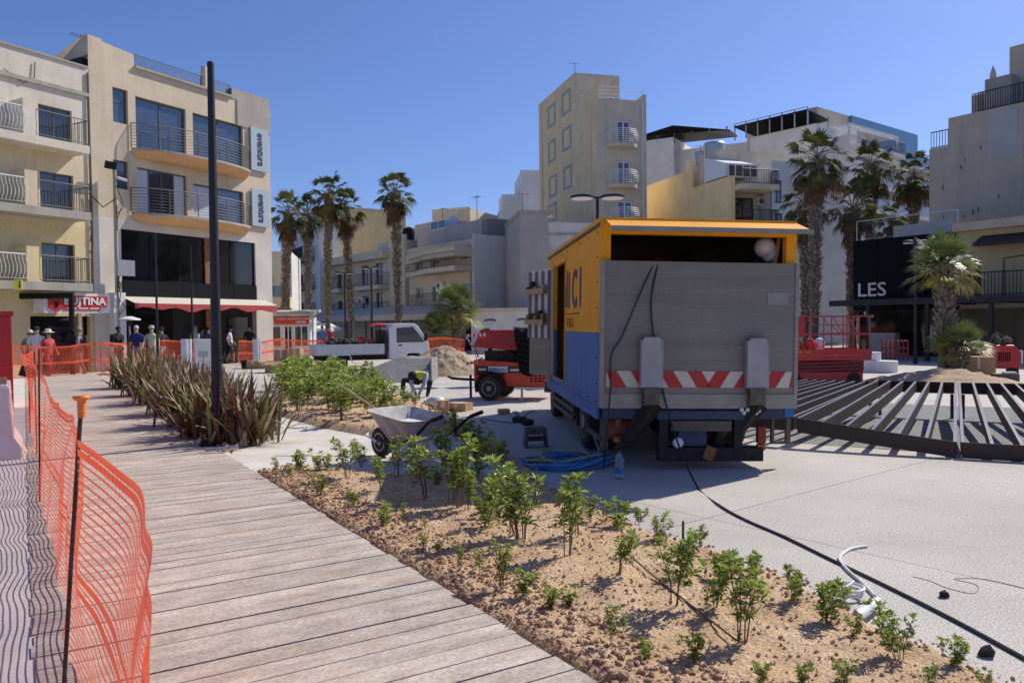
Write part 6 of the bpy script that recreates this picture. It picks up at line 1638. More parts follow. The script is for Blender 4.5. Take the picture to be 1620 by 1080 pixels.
# ------------------------------------------------------------------ wheelbarrow and shovel
q = G(648, 733, .05); WBR = thing('wheelbarrow', 'cement crusted grey wheelbarrow with dark handles on the path', 'wheelbarrow', (q.x, q.y + .12, .05), RAD(-46))
def rr(cx, lx, ly, z, r, n=5, tilt=0.0):
    P = []
    for sx, sy, a0 in ((1, 1, 0), (-1, 1, 90), (-1, -1, 180), (1, -1, 270)):
        for k in range(n): a = RAD(a0 + 90 * k / (n - 1)); x = cx + sx * (lx - r) + r * math.cos(a); P.append((x, sy * (ly - r) + r * math.sin(a), z - tilt * (x - cx)))
    return P
tb = MB(); rings = [rr(.0, .22, .20, .27, .08), rr(-.02, .33, .27, .42, .12), rr(-.05, .46, .35, .60, .16, tilt=.10), rr(-.05, .475, .365, .60, .16, tilt=.10), rr(-.05, .455, .345, .59, .16, tilt=.10), rr(-.02, .31, .25, .42, .12), rr(0, .20, .18, .33, .08)]
k = len(rings[0])
for r_ in rings: tb.v.extend(r_)
for i in range(len(rings) - 1):
    for j in range(k): j2 = (j + 1) % k; tb.f.append((i * k + j, i * k + j2, (i + 1) * k + j2, (i + 1) * k + j)); tb.m.append(0)
tb.f.append(tuple(reversed(range(k)))); tb.m.append(0); tb.f.append(tuple((len(rings) - 1) * k + j for j in range(k))); tb.m.append(0)
tub = tb.build('tub', M['cement'], WBR, smooth=True, angle=50)
mb = MB(); mb.add(rr(-.02, .33, .26, .47, .12), [tuple(range(20))]); n0 = len(mb.v); mb.v.append((-.1, .05, .53)); mb.f = [(i, (i + 1) % 20, n0) for i in range(20)]; mb.m = [0] * 20; mb.build('mortar', M['cement_wet'], tub, smooth=True)
for s in (-1, 1):
    mb = MB(); mb.tube([(-.62, s * .06, .20), (-.3, s * .22, .24), (.2, s * .27, .27), (.5, s * .29, .40), (.75, s * .30, .58), (.98, s * .30, .66)], .018, 8); mb.build('handle', M['black'], WBR, smooth=True)
    mb = MB(); mb.tube([(.80, s * .30, .60), (1.0, s * .30, .665)], .024, 8); mb.build('grip', M['black'], WBR, smooth=True)
    mb = MB(); mb.tube([(.12, s * .26, .27), (.28, s * .29, .02), (.38, s * .29, .02), (.45, s * .28, .36)], .016, 8); mb.bar((-.05, s * .24, .26), (.02, s * .26, .0), .012, .10); mb.build('leg', M['galv'], WBR)
wheel(WBR, (-.62, 0, .19), .19, .09, 'y', M['galv'])
mb = MB(); mb.tube([(-.62, .08, .2), (-.86, .08, .26), (-.92, 0, .27), (-.86, -.08, .26), (-.62, -.08, .2)], .016, 7); mb.build('wheel_hoop', M['conduit'], WBR)
sh = thing('shovel', 'long wooden shovel handle leaning out of the wheelbarrow to the left', 'shovel', (0, 0, 0))
a, b = D(617, 662, 10.6), D(536, 607, 11.0); a.z = max(a.z, .5)
mb = MB(); mb.tube([a, b], .016, 8); mb.build('handle', M['wood_handle'], sh, smooth=True); mb = MB(); dd = (a - b).normalized(); mb.bar(a, a + dd * .16, .16, .01); mb.build('blade', M['cement'], sh)

# ------------------------------------------------------------------ hoses, bottle, stool, cables, debris
random.seed(5)
def loop_hose(name, cx, cy, n, R0, r, m, label, start=None, zmax=.26, cat='hose'):
    P = []
    if start: P += start
    for i in range(n * 14):
        a = i / 14 * 2 * math.pi; k = R0 * (.70 + .7 * N2(i * .11, 3.1, 1, len(name))); 
        P.append(Vector((cx + k * 1.35 * math.cos(a) + .34 * N2(i * .05, 1, 1, 9), cy + k * .75 * math.sin(a + .3) + .22 * N2(i * .06, 5, 1, 4), r + zmax * max(0, .25 + N2(i * .17, 2, 1, 6 + n)) * (.4 + .6 * i / (n * 14)))))
    mb = MB(); mb.tube(P, r, 7); return tag(mb.build(name, m, smooth=True), label, cat)
hc = G(905, 738); sP = TR.matrix_world
st = [D(938, 684, 10.2), D(944, 700, 10.0), D(950, 720, 9.75), D(949, 738, 9.5), Vector((hc.x + .3, hc.y, .1))]
loop_hose('blue_hose', hc.x, hc.y, 9, .42, .017, M['hose_blue'], 'tangled blue water hose on the ground by the truck wheel', st)
loop_hose('yellow_hose', hc.x - .12, hc.y + .06, 5, .40, .013, M['hose_yellow'], 'thin yellow hose mixed into the blue hose tangle')
q = G(980, 757); bt = thing('water_bottle', 'clear water bottle with blue label and cap under the truck tail', 'bottle', (q.x, q.y, 0))
clear = bpy.data.materials.new('clear_plastic'); clear.use_nodes = True; b_ = clear.node_tree.nodes['Principled BSDF']; b_.inputs['Base Color'].default_value = (.82, .88, .92, 1); b_.inputs['Transmission Weight'].default_value = .85; b_.inputs['Roughness'].default_value = .08; b_.inputs['IOR'].default_value = 1.2
mb = MB(); mb.lathe([(.045, 0), (.052, .01), (.048, .03), (.053, .05), (.053, .06), (.053, .135), (.049, .15), (.053, .165), (.049, .18), (.053, .20), (.05, .225), (.03, .265), (.015, .285), (.015, .30)], 18); mb.build('body', clear, bt, smooth=True)
mb = MB(); mb.lathe([(.0545, .065), (.0545, .13)], 18); mb.build('label', M['hose_blue'], bt, smooth=True); mb = MB(); mb.lathe([(.018, .295), (.018, .32)], 12); mb.build('cap', M['navy'], bt)
q = G(848, 708); so = thing('step_stool', 'grey plastic step stool standing left of the truck', 'stool', (q.x, q.y + .1, 0), RAD(6)); so.scale = (1.15, 1.15, 1.15)
part(so, 'top', M['grime2'], -.13, .13, -.11, .11, .20, .23); [part(so, 'slat', M['grime2'], -.12 + .05 * k, -.09 + .05 * k, -.112, .112, .2305, .238) for k in range(5)]
for s in (-1, 1):
    mb = MB(); mb.prism([(s * .10, -.11, .1995), (s * .125, -.11, .1995), (s * .145, -.12, 0), (s * .115, -.12, 0)] if s < 0 else [(s * .125, -.11, .1995), (s * .10, -.11, .1995), (s * .115, -.12, 0), (s * .145, -.12, 0)], (0, .23, 0)); mb.build('leg', M['grime2'], so)
part(so, 'lower_bar', M['grime2'], -.099, .099, .06, .09, .06, .12); part(so, 'front_apron', M['grime2'], -.099, .099, -.108, -.10, .165, .1995)
def gcable(name, L, r, m, label, z=.0, n=7, pre=()):
    ctrl = [Vector(p) for p in pre] + [G(a, b, z + r) for a, b in L]; P = []
    for i in range(len(ctrl) - 1):
        p0, p1, p2, p3 = ctrl[max(i - 1, 0)], ctrl[i], ctrl[i + 1], ctrl[min(i + 2, len(ctrl) - 1)]
        for k in range(8):
            t = k / 8; P.append(.5 * ((2 * p1) + (p2 - p0) * t + (2 * p0 - 5 * p1 + 4 * p2 - p3) * t * t + (3 * p1 - p0 - 3 * p2 + p3) * t ** 3))
    P.append(ctrl[-1]); mb = MB(); mb.tube(P, r, n); return tag(mb.build(name, m, smooth=True), label, 'cable')
bpy.context.view_layer.update()
TM = TR.matrix_world
lift = lambda px, py, off=-.12: (lambda o, d: (lambda lo, ld: TM @ (lo + ld * ((off - lo.y) / ld.y)))(TM.inverted() @ o, TM.inverted().to_3x3() @ d))(*ray(px, py))
top = [TM @ Vector((-.52, .05, 2.38)), TM @ Vector((-.5, -.06, 2.465))]
gcable('power_cable', [(1105, 772), (1140, 800), (1180, 822), (1240, 848), (1310, 882), (1400, 925), (1500, 975), (1600, 1029), (1700, 1085)], .011, M['cable'], 'long black power cable running from the tail lift across the paving', pre=top + [lift(1030, 480), lift(1038, 560), lift(1046, 605), lift(1058, 655, -.2), lift(1078, 715, -.5)])
gcable('hanging_cable', [(955, 742)], .009, M['cable'], 'black cable hanging down the left half of the tail lift', pre=top[:1] + [TM @ Vector((-.53, -.06, 2.465)), lift(1008, 475), lift(985, 530), lift(967, 562), lift(966, 610), lift(962, 660, -.14), lift(957, 710, -.15)])
gcable('white_conduit', [(1372, 863), (1345, 868), (1328, 882), (1340, 900), (1365, 922), (1384, 942)], .012, M['conduit'], 'white bent conduit lying beside the black cable')
gcable('dark_wire', [(760, 662), (815, 668), (832, 655), (846, 650)], .008, M['cable'], 'thin dark wire lying left of the step stool')
gcable('dark_wire', [(1445, 912), (1470, 918), (1500, 930), (1540, 938), (1545, 925), (1510, 915), (1560, 916), (1640, 935)], .0018, M['cable'], 'loop of thin dark wire right of the black cable')
q = G(1343, 945); P = [Vector((q.x + .085 * math.cos(i * .45) * (1 + .1 * math.sin(i * .3)), q.y + .075 * math.sin(i * .45), .012 + .002 * i)) for i in range(38)] + [Vector((q.x + .03, q.y, .10)), Vector((q.x - .06, q.y, .08))]
mb = MB(); mb.tube(P, .010, 7); tag(mb.build('conduit_coil', M['conduit'], smooth=True), 'small coil of white conduit at the bed edge', 'conduit')
mb = MB(); a, b = G(1355, 975, .06), G(1388, 952, .05); mb.tube([a, b], .032, 12); tag(mb.build('grey_pipe_stub', M['conduit'], smooth=True), 'thick grey white pipe stub sticking out of the soil', 'pipe')
for i, (px, py, r_, lb) in enumerate(((1494, 944, .035, 'dark stone lying right of the black cable'), (1262, 906, .03, 'pale stone at the bed edge near the paving'), (1442, 998, .02, 'small stone below the pipe stub'), (815, 662, .12, 'broken block beside the dark wire'), (1560, 1037, .05, 'flat dark shard at the lower right by the cable'))):
    q = G(px, py); mb = MB(); rock(mb, Vector((q.x, q.y, r_ * .5)), r_); tag(mb.build('loose_stone', M['grime'] if i in (0, 4) else M['cement']), lb, 'stone')
for i, (px, py, rz) in enumerate(((797, 655, 20), (822, 668, -30), (835, 672, 60))):
    q = G(px, py); mb = MB(); mb.obox(Matrix.Translation((q.x, q.y, .05)) @ Matrix.Rotation(RAD(rz), 4, 'Z') @ Matrix.Rotation(.2, 4, 'X'), .22, .12, .09); tag(mb.build('block_offcut', M['plywood'] if i == 0 else M['grime']), ['pale wood offcut in the rubble left of the truck', 'dark offcut in the rubble left of the truck', 'dark offcut nearest the step stool'][i], 'offcut')
# gravel under the steel frames, its colour darkened to carry their shade too
mb = MB(); n = 30
pts = [(FC0.x + math.cos(RAD(a)) * (RO - .35), FC0.y + math.sin(RAD(a)) * (RO - .35), .005) for a in [221 + k * (262 - 221) / n for k in range(n + 1)]]
pin = [(FC0.x + math.cos(RAD(a)) * 6.5, FC0.y + math.sin(RAD(a)) * 6.5, .005) for a in [221 + k * (262 - 221) / n for k in range(n + 1)]]
for k in range(n): mb.quad(pts[k], pts[k + 1], pin[k + 1], pin[k])
tag(mb.build('gravel_bed', mat('shaded_gravel', (.22, .215, .21), .95, .2, 3, speck=.4, speck_scale=45, bump=.6, bscale=50)), kind='structure')

gcable('drip_pipe', [(985, 868), (1040, 915), (1085, 950), (1130, 985), (1165, 1012)], .006, M['twig'], 'thin brown drip pipe lying across the near bed', z=.115)
p = G(1080, 872, .1); mb = MB(); mb.tube([(p.x, p.y, .05), (p.x + .005, p.y, .32)], .009, 6); tag(mb.build('plant_cane', M['rust'], smooth=True), 'short dark cane standing among the shrubs near the paving', 'cane')

# ------------------------------------------------------------------ people
SKIN = [mat('skin_light', (.50, .30, .21), .6, .06, 9), mat('skin_tan', (.36, .20, .13), .6, .06, 9), mat('skin_dark', (.13, .075, .05), .6, .06, 9)]
CL = {}
def cloth(c):
    if c not in CL: CL[c] = mat('cloth', c, .9, .12, 9)
    return CL[c]
def skin_body(J, E, groups, mats, parent, name='body', levels=1):
    """one continuous body grown from a jointed skeleton"""
    me = bpy.data.meshes.new('skeleton'); names = list(J)
    me.from_pydata([J[n][0] for n in names], [(names.index(a), names.index(b)) for a, b in E], [])
    o = bpy.data.objects.new('skeleton', me); COL.objects.link(o)
    sm = o.modifiers.new('skin', 'SKIN'); sm.branch_smoothing = .4
    for i, n in enumerate(names):
        sv = me.skin_vertices[0].data[i]; r = J[n][1]; sv.radius = r if isinstance(r, tuple) else (r, r); sv.use_root = (n == 'pelvis')
    ss = o.modifiers.new('sub', 'SUBSURF'); ss.levels = levels; ss.render_levels = levels
    dg = bpy.context.evaluated_depsgraph_get(); out = bpy.data.meshes.new_from_object(o.evaluated_get(dg))
    bpy.data.objects.remove(o)
    out.materials.clear()
    for m in mats: out.materials.append(m)
    segs = [(Vector(J[a][0]), Vector(J[b][0]), groups[(a, b)]) for a, b in E]
    for p in out.polygons:
        c = p.center; best = 1e9; mi = 0
        for a, b, g in segs:
            ab = b - a; t = max(0, min(1, (c - a).dot(ab) / (ab.length_squared + 1e-9))); d = (c - (a + ab * t)).length
            if d < best: best, mi = d, g
        p.material_index = mi; p.use_smooth = True
    b = bpy.data.objects.new(name, out); COL.objects.link(b); b.parent = parent
    return b
def person(px, dist, label, shirt, pants, skin=0, hair=(.03, .02, .015), rz=0, h=1.72, hat=None, stride=.18, sleeves=False, shorts=False, pack=None, arms=0.0, zb=0.0, ph=0):
    q = D(px, 540, dist); t = thing('person', label, 'person', (q.x, q.y, zb), RAD(rz)); s = h / 1.72; t.scale = (s, s, s)
    st = stride * (1 if ph == 0 else -1)
    J = {'pelvis': ((0, 0, .93), (.155, .115)), 'belly': ((0, -.01, 1.12), (.15, .115)), 'chest': ((0, 0, 1.34), (.165, .12)), 'neck': ((0, -.01, 1.49), .058), 'chin': ((0, -.035, 1.555), (.07, .08)), 'head': ((0, -.025, 1.65), (.08, .095)),
         'hipL': ((-.09, 0, .88), .098), 'kneeL': ((-.10, -.05 - st * .5, .50), .066), 'ankL': ((-.10, -st + .02, .09), .046), 'toeL': ((-.11, -st - .15, .04), .042),
         'hipR': ((.09, 0, .88), .098), 'kneeR': ((.10, -.03 + st * .4, .50), .066), 'ankR': ((.10, st + .04, .10), .046), 'toeR': ((.11, st - .12, .04), .042),
         'shL': ((-.19, 0, 1.41), .068), 'elL': ((-.245, .05 + st * .3, 1.14), .046), 'wrL': ((-.235, -.08 + st * .5 - arms * .18, .93 + arms * .2), .034), 'haL': ((-.225, -.12 + st * .5 - arms * .22, .85 + arms * .22), (.024, .044)),
         'shR': ((.19, 0, 1.41), .068), 'elR': ((.245, .05 - st * .3, 1.14), .046), 'wrR': ((.235, -.08 - st * .5 - arms * .18, .93 + arms * .2), .034), 'haR': ((.225, -.12 - st * .5 - arms * .22, .85 + arms * .22), (.024, .044))}
    E = [('pelvis', 'belly'), ('belly', 'chest'), ('chest', 'neck'), ('neck', 'chin'), ('chin', 'head')]; g = {('pelvis', 'belly'): 1, ('belly', 'chest'): 1, ('chest', 'neck'): 1, ('neck', 'chin'): 0, ('chin', 'head'): 0}
    for k in 'LR':
        for a, b, m in (('pelvis', 'hip', 2), ('hip', 'knee', 2), ('knee', 'ank', 0 if shorts else 2), ('ank', 'toe', 3), ('chest', 'sh', 1), ('sh', 'el', 1), ('el', 'wr', 1 if sleeves else 0), ('wr', 'ha', 0)):
            a_ = a if a in ('pelvis', 'chest') else a + k; E.append((a_, b + k)); g[(a_, b + k)] = m
    skin_body(J, E, g, [SKIN[skin], cloth(shirt), cloth(pants), cloth((.05, .045, .04))], t)
    if hair:
        mb = MB(); mb.ball((0, -.01, 1.675), .102, 10, 7, sq=(.9, 1.05, .85)); V = mb.v; mb.f = [f for f in mb.f if sum(V[i][2] for i in f) / 4 > 1.655 or sum(V[i][1] for i in f) / 4 > .03]; mb.m = [0] * len(mb.f); mb.build('hair', cloth(hair), t, smooth=True, angle=None)
    mb = MB(); mb.ball((0, -.118, 1.612), .018, 6, 5, sq=(.7, 1, 1.2)); [mb.ball((sx * .078, -.01, 1.615), .02, 6, 5, sq=(.5, 1, 1.4)) for sx in (-1, 1)]; mb.build('nose_and_ears', SKIN[skin], t)
    mb = MB(); [mb.ball((sx * .03, -.108, 1.64), .010, 6, 4) for sx in (-1, 1)]; mb.build('eyes', cloth((.03, .02, .02)), t)
    if hat:
        kind, c = hat; mb = MB()
        if kind == 'brim': mb.lathe([(.20, 1.68), (.19, 1.695), (.112, 1.71), (.10, 1.79), (.05, 1.815)], 16, (0, -.015, 0))
        else: mb.lathe([(.108, 1.67), (.106, 1.73), (.07, 1.78), (.02, 1.79)], 14, (0, -.01, 0)); mb.box(-.07, .07, -.21, -.09, 1.675, 1.69)
        mb.build('hat', cloth(c), t, smooth=True)
    if pack:
        b = thing('backpack', pack[1], 'backpack', t.location, RAD(rz)); b.scale = t.scale
        mb = MB(); mb.box(-.15, .15, .12, .27, 1.02, 1.46); mb.build('bag', cloth(pack[0]), b, bevel=.04)
        for sx in (-1, 1): mb = MB(); mb.tube([(sx * .11, .14, 1.44), (sx * .12, .0, 1.49), (sx * .12, -.135, 1.38), (sx * .12, -.13, 1.2), (sx * .13, .12, 1.08)], .016, 5); mb.build('strap', cloth(pack[0]), b)
    return t
person(47, 28.2, 'person in mottled green top and cream cap, leftmost walker', (.16, .16, .10), (.07, .06, .05), 1, (.1, .07, .05), 60, 1.66, ('cap', (.60, .52, .40)))
person(58, 27.6, 'person in white shirt and sunglasses beside the leftmost walker', (.56, .60, .60), (.40, .42, .40), 1, (.02, .015, .012), 30, 1.80, sleeves=True, ph=1)
person(76, 27.8, 'person in red shirt with a pale brimmed hat', (.48, .08, .09), (.30, .05, .06), 1, None, 70, 1.66, ('brim', (.66, .60, .48)), sleeves=True)
person(125, 29.5, 'person in grey sleeveless top and cap under the shop sign', (.28, .27, .31), (.12, .12, .14), 1, (.05, .04, .03), -70, 1.74, ('cap', (.25, .24, .22)), pack=((.03, .03, .04), 'dark backpack worn by the person in grey top'))
person(187, 30.5, 'person in black shirt with backpack by the white pier', (.025, .025, .03), (.05, .05, .06), 2, (.015, .012, .01), 70, 1.78, pack=((.03, .03, .032), 'black backpack worn by the person by the white pier'), ph=1)
person(216, 30.8, 'person in dark blue polo shirt with white hair', (.015, .025, .12), (.25, .22, .17), 0, (.62, .60, .57), 10, 1.80, shorts=True)
person(240, 31.5, 'person in pale green shirt and cap beside the blue polo', (.50, .55, .36), (.30, .26, .20), 0, (.55, .52, .48), 20, 1.77, ('cap', (.50, .48, .44)), ph=1)
person(256, 33, 'person in dark jacket half hidden by the left slim pole', (.03, .03, .035), (.5, .5, .48), 0, (.04, .03, .02), -120, 1.72, sleeves=True)
person(309, 36, 'person in pale blue top behind the right slim pole', (.50, .53, .62), (.2, .2, .22), 0, (.3, .2, .1), 160, 1.78)
person(319.5, 36.6, 'person in cream top behind the white cabinet', (.58, .53, .46), (.15, .14, .13), 1, (.03, .02, .015), 150, 1.70)
person(329, 36.3, 'person with dark blue top behind the white cabinet', (.05, .07, .16), (.1, .1, .12), 1, (.02, .015, .01), 170, 1.70, ph=1)
person(364, 37.5, 'person in white tee shirt and dark shorts walking behind the thick pole', (.68, .69, .74), (.05, .05, .06), 1, (.02, .015, .012), 100, 1.74, shorts=True)
person(395, 38.5, 'person in black in the dark shop doorway', (.015, .015, .018), (.02, .02, .02), 1, (.02, .015, .01), 10, 1.78, sleeves=True)
person(422, 41, 'person in blue top at the office block corner', (.06, .09, .20), (.08, .08, .1), 2, (.015, .012, .01), -40, 1.70)
person(510, 46, 'person in blue shirt near the open parasols', (.08, .13, .32), (.06, .06, .08), 1, (.03, .02, .015), 0, 1.7, ph=1)
person(520, 46.6, 'person in red shirt near the open parasols', (.42, .04, .05), (.06, .06, .08), 0, (.06, .04, .03), 20, 1.66)
q = D(428.5, 460, 49.6); pv = person(428.5, 49.6, 'person in yellow safety vest on the upstairs glass balcony', (.55, .65, .08), (.05, .05, .06), 1, (.02, .015, .012), 0, 1.7, zb=FC.xz(440, 470)[1])
# crouching worker
q = G(660, 628); wk = thing('person', 'worker in yellow safety vest and black cap crouching over the far bed', 'person', (q.x, q.y, 0), 0)
J = {'pelvis': ((.17, .30, .40), (.15, .13)), 'belly': ((.15, .16, .50), (.14, .12)), 'chest': ((.08, -.04, .60), (.165, .125)), 'neck': ((-.03, -.18, .60), .06), 'chin': ((-.055, -.24, .565), (.075, .08)), 'head': ((-.075, -.275, .50), (.085, .095)),
     'hipL': ((.06, .27, .36), .10), 'kneeL': ((-.31, -.10, .43), .075), 'ankL': ((-.36, .05, .08), .048), 'toeL': ((-.38, -.12, .04), .045),
     'hipR': ((.26, .25, .36), .10), 'kneeR': ((.33, -.14, .38), .075), 'ankR': ((.25, .08, .08), .048), 'toeR': ((.25, -.09, .04), .045),
     'shL': ((-.09, -.06, .58), .072), 'elL': ((-.12, -.22, .34), .052), 'wrL': ((-.01, -.30, .14), .038), 'haL': ((.02, -.33, .06), (.03, .04)),
     'shR': ((.25, -.06, .58), .072), 'elR': ((.20, -.22, .34), .052), 'wrR': ((.10, -.31, .14), .038), 'haR': ((.08, -.34, .06), (.03, .04))}
E = [('pelvis', 'belly'), ('belly', 'chest'), ('chest', 'neck'), ('neck', 'chin'), ('chin', 'head')]; g = {('pelvis', 'belly'): 2, ('belly', 'chest'): 1, ('chest', 'neck'): 1, ('neck', 'chin'): 0, ('chin', 'head'): 0}
for k in 'LR':
    for a, b, m in (('pelvis', 'hip', 2), ('hip', 'knee', 2), ('knee', 'ank', 2), ('ank', 'toe', 3), ('chest', 'sh', 1), ('sh', 'el', 4), ('el', 'wr', 4), ('wr', 'ha', 0)):
        a_ = a if a in ('pelvis', 'chest') else a + k; E.append((a_, b + k)); g[(a_, b + k)] = m
skin_body(J, E, g, [SKIN[1], cloth((.55, .68, .06)), cloth((.018, .018, .024)), cloth((.03, .03, .03)), cloth((.40, .44, .54))], wk, levels=2)
mb = MB(); mb.ball((-.075, -.255, .535), .115, 12, 8, sq=(.95, 1, .95)); V = mb.v; mb.f = [f for f in mb.f if sum(V[i][2] - V[i][1] * .5 for i in f) / 4 > .60 or sum(V[i][1] for i in f) / 4 < -.27]; mb.m = [0] * len(mb.f); mb.build('cap', cloth((.012, .012, .014)), wk, smooth=True, angle=None)
for s, (hx, hy) in ((-1, (.02, -.33)), (1, (.08, -.34))):
    mb = MB()
    for k in range(4): x = hx + (k - 1.5) * .018; mb.tube([(x, hy, .05), (x + .004, hy - .03, .025), (x + .006, hy - .035, .002)], [.009, .0085, .007], 6)
    mb.tube([(hx - s * .03, hy + .01, .06), (hx - s * .045, hy - .02, .035), (hx - s * .04, hy - .035, .015)], [.010, .009, .008], 6); mb.build('fingers', SKIN[1], wk, smooth=True)
mb = MB(); mb.tube([(-.02, .05, .70), (.08, .09, .715), (.22, .05, .70)], .018, 6); mb.tube([(.02, .17, .61), (.14, .21, .63), (.27, .17, .61)], .018, 6); mb.build('reflective_band', M['galv'], wk)

# ------------------------------------------------------------------ shrubs
def leaf(mb, p, d, L, w, mi):
    d = d.normalized(); s = d.cross(Vector((0, 0, 1)))
    s = s.normalized() if s.length > .05 else Vector((1, 0, 0))
    a = random.uniform(-.7, .7); n = s.cross(d); s = s * math.cos(a) + n * math.sin(a); n = s.cross(d)
    m = p + d * L * .5; tip = p + d * L - Vector((0, 0, L * random.uniform(.05, .3)))
    b = len(mb.v); mb.v.extend([tuple(p), tuple(m + s * w + n * w * .35), tuple(tip), tuple(m - s * w + n * w * .35)])
    mb.f.extend([(b, b + 1, b + 2), (b, b + 2, b + 3)]); mb.m.extend([mi, mi])
def shrub_meshes(seed, kind):
    """unit-height shrub: returns (foliage mesh, stem mesh)"""
    random.seed(seed); fo, stm = MB(), MB()
    ns, bare, wid, nr, LL = {'tall': (4, .30, .30, 11, .15), 'bushy': (6, .16, .40, 9, .165), 'low': (6, .05, .5, 7, .26), 'thin': (3, .25, .24, 8, .18)}[kind]
    for k in range(ns):
        a = random.uniform(0, 6.283); top = random.uniform(.62, 1.0) if k else 1.0; sp = random.uniform(.3, 1.0) * wid
        P = [Vector((.05 * math.cos(a), .05 * math.sin(a), -.03)), Vector((sp * .35 * math.cos(a), sp * .35 * math.sin(a), top * .35)), Vector((sp * .8 * math.cos(a + .3), sp * .8 * math.sin(a + .3), top * .7)), Vector((sp * 1.1 * math.cos(a + .4), sp * 1.1 * math.sin(a + .4), top * .97))]
        stm.tube(P, [.010, .008, .006, .003], 4, caps=False)
        def along(t):
            i = min(2, int(t * 3)); return P[i].lerp(P[i + 1], t * 3 - i)
        for j in range(nr):
            t = bare + (1 - bare) * (j + random.random()) / nr; c = along(min(t, .999)); az = random.uniform(0, 6.283)
            side = Vector((math.cos(az), math.sin(az), random.uniform(.1, .7))) * (random.uniform(.03, .17) * (1.25 - .5 * t))
            if kind == 'low': side *= 1.3
            e = c + side; stm.tube([c, e], [.004, .002], 3, caps=False)
            for l in range(random.randint(5, 8)):
                b = random.uniform(0, 6.283); el = random.uniform(-.15, 1.1); d = Vector((math.cos(b) * math.cos(el), math.sin(b) * math.cos(el), math.sin(el)))
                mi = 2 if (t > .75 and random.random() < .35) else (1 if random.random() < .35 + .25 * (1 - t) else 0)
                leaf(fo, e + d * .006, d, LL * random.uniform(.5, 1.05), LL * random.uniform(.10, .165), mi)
        for l in range(10):
            b = l * .75; el = random.uniform(.35, 1.3); d = Vector((math.cos(b) * math.cos(el), math.sin(b) * math.cos(el), math.sin(el))); leaf(fo, P[3], d, LL * random.uniform(.6, 1.0), LL * .17, 2 if random.random() < .5 else 0)
    return fo.mesh('foliage', [M['leaf'], M['leaf_dark'], M['leaf_young']]), stm.mesh('stems', M['twig'])
VAR = {k: [shrub_meshes(100 + 17 * i + len(k), k) for i in range(n)] for k, n in (('tall', 4), ('bushy', 4), ('low', 4), ('thin', 3))}
random.seed(77)
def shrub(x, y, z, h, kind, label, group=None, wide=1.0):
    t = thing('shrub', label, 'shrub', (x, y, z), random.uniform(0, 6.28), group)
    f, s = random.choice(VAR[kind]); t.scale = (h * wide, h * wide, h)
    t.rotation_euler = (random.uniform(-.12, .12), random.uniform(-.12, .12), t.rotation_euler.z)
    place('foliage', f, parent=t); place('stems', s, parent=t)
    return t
NEAR = [(437, 752, 722), (455, 752, 732), (475, 743, 711), (505, 741, 715), (516, 741, 720), (505, 782, 740), (550, 757, 693), (572, 735, 693), (605, 774, 715), (628, 752, 690), (675, 788, 682), (694, 763, 735), (705, 752, 672), (728, 800, 690), (742, 805, 740), (772, 832, 786), (786, 745, 700), (825, 852, 722), (800, 800, 730), (755, 770, 690), (715, 792, 712), (787, 817, 750), (808, 846, 775),
        (558, 796, 773), (605, 830, 797), (639, 821, 795), (669, 871, 840), (672, 838, 820), (694, 871, 851), (730, 899, 863), (761, 907, 866), (792, 929, 855), (825, 943, 902),
        (897, 882, 758), (915, 850, 770), (978, 910, 821), (933, 823, 780), (958, 823, 786), (975, 832, 788), (1011, 823, 797), (1042, 851, 805), (1067, 957, 830), (1105, 862, 830), (1085, 915, 850), (1140, 915, 866), (1130, 960, 880), (1175, 1015, 876), (1190, 909, 872),
        (870, 962, 926), (900, 954, 924), (967, 1018, 958), (985, 990, 962), (1022, 1038, 1006), (1094, 1045, 1001), (1259, 947, 898), (1309, 980, 913), (1353, 1002, 978), (1423, 1038, 943), (1509, 1050, 1003), (1334, 1078, 1044), (1270, 1082, 1053), (1473, 1088, 1062), (1560, 1090, 1060), (1206, 1084, 1062)]
ORD = ['first', 'second', 'third', 'fourth', 'fifth', 'sixth', 'seventh', 'eighth', 'ninth', 'tenth', 'eleventh', 'twelfth', 'thirteenth', 'fourteenth', 'fifteenth', 'sixteenth', 'seventeenth', 'eighteenth', 'nineteenth', 'twentieth', 'twenty-first', 'twenty-second', 'twenty-third', 'twenty-fourth', 'twenty-fifth']
info = []
for px, pb, pt in NEAR:
    p = G(px, pb, .11); h = max(.10, (pb - pt) * p.y / FPX * 1.0)
    off = (Vector((p.x, p.y, 0)) - DE).dot(DP); info.append((px, pb, p, h, off))
cnt = {}
for px, pb, p, h, off in sorted(info, key=lambda r: r[2].y):
    size = 'tall' if h > .42 else 'medium' if h > .24 else 'small'
    zone = 'deck side' if off < 1.0 else 'middle' if off < 2.0 else 'paving side'
    k = (size, zone); cnt[k] = cnt.get(k, 0) + 1
    kind = random.choice(['tall', 'tall', 'bushy']) if h > .42 else (random.choice(['bushy', 'thin', 'tall']) if h > .26 else random.choice(['low', 'low', 'bushy', 'thin']))
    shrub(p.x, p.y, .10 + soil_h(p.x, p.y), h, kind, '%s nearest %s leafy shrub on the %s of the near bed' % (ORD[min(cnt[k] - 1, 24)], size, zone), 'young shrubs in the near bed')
xs = [p[0] for p in BED_B]; ys = [p[1] for p in BED_B]; k = 0; got = []; far = []; tries = 0
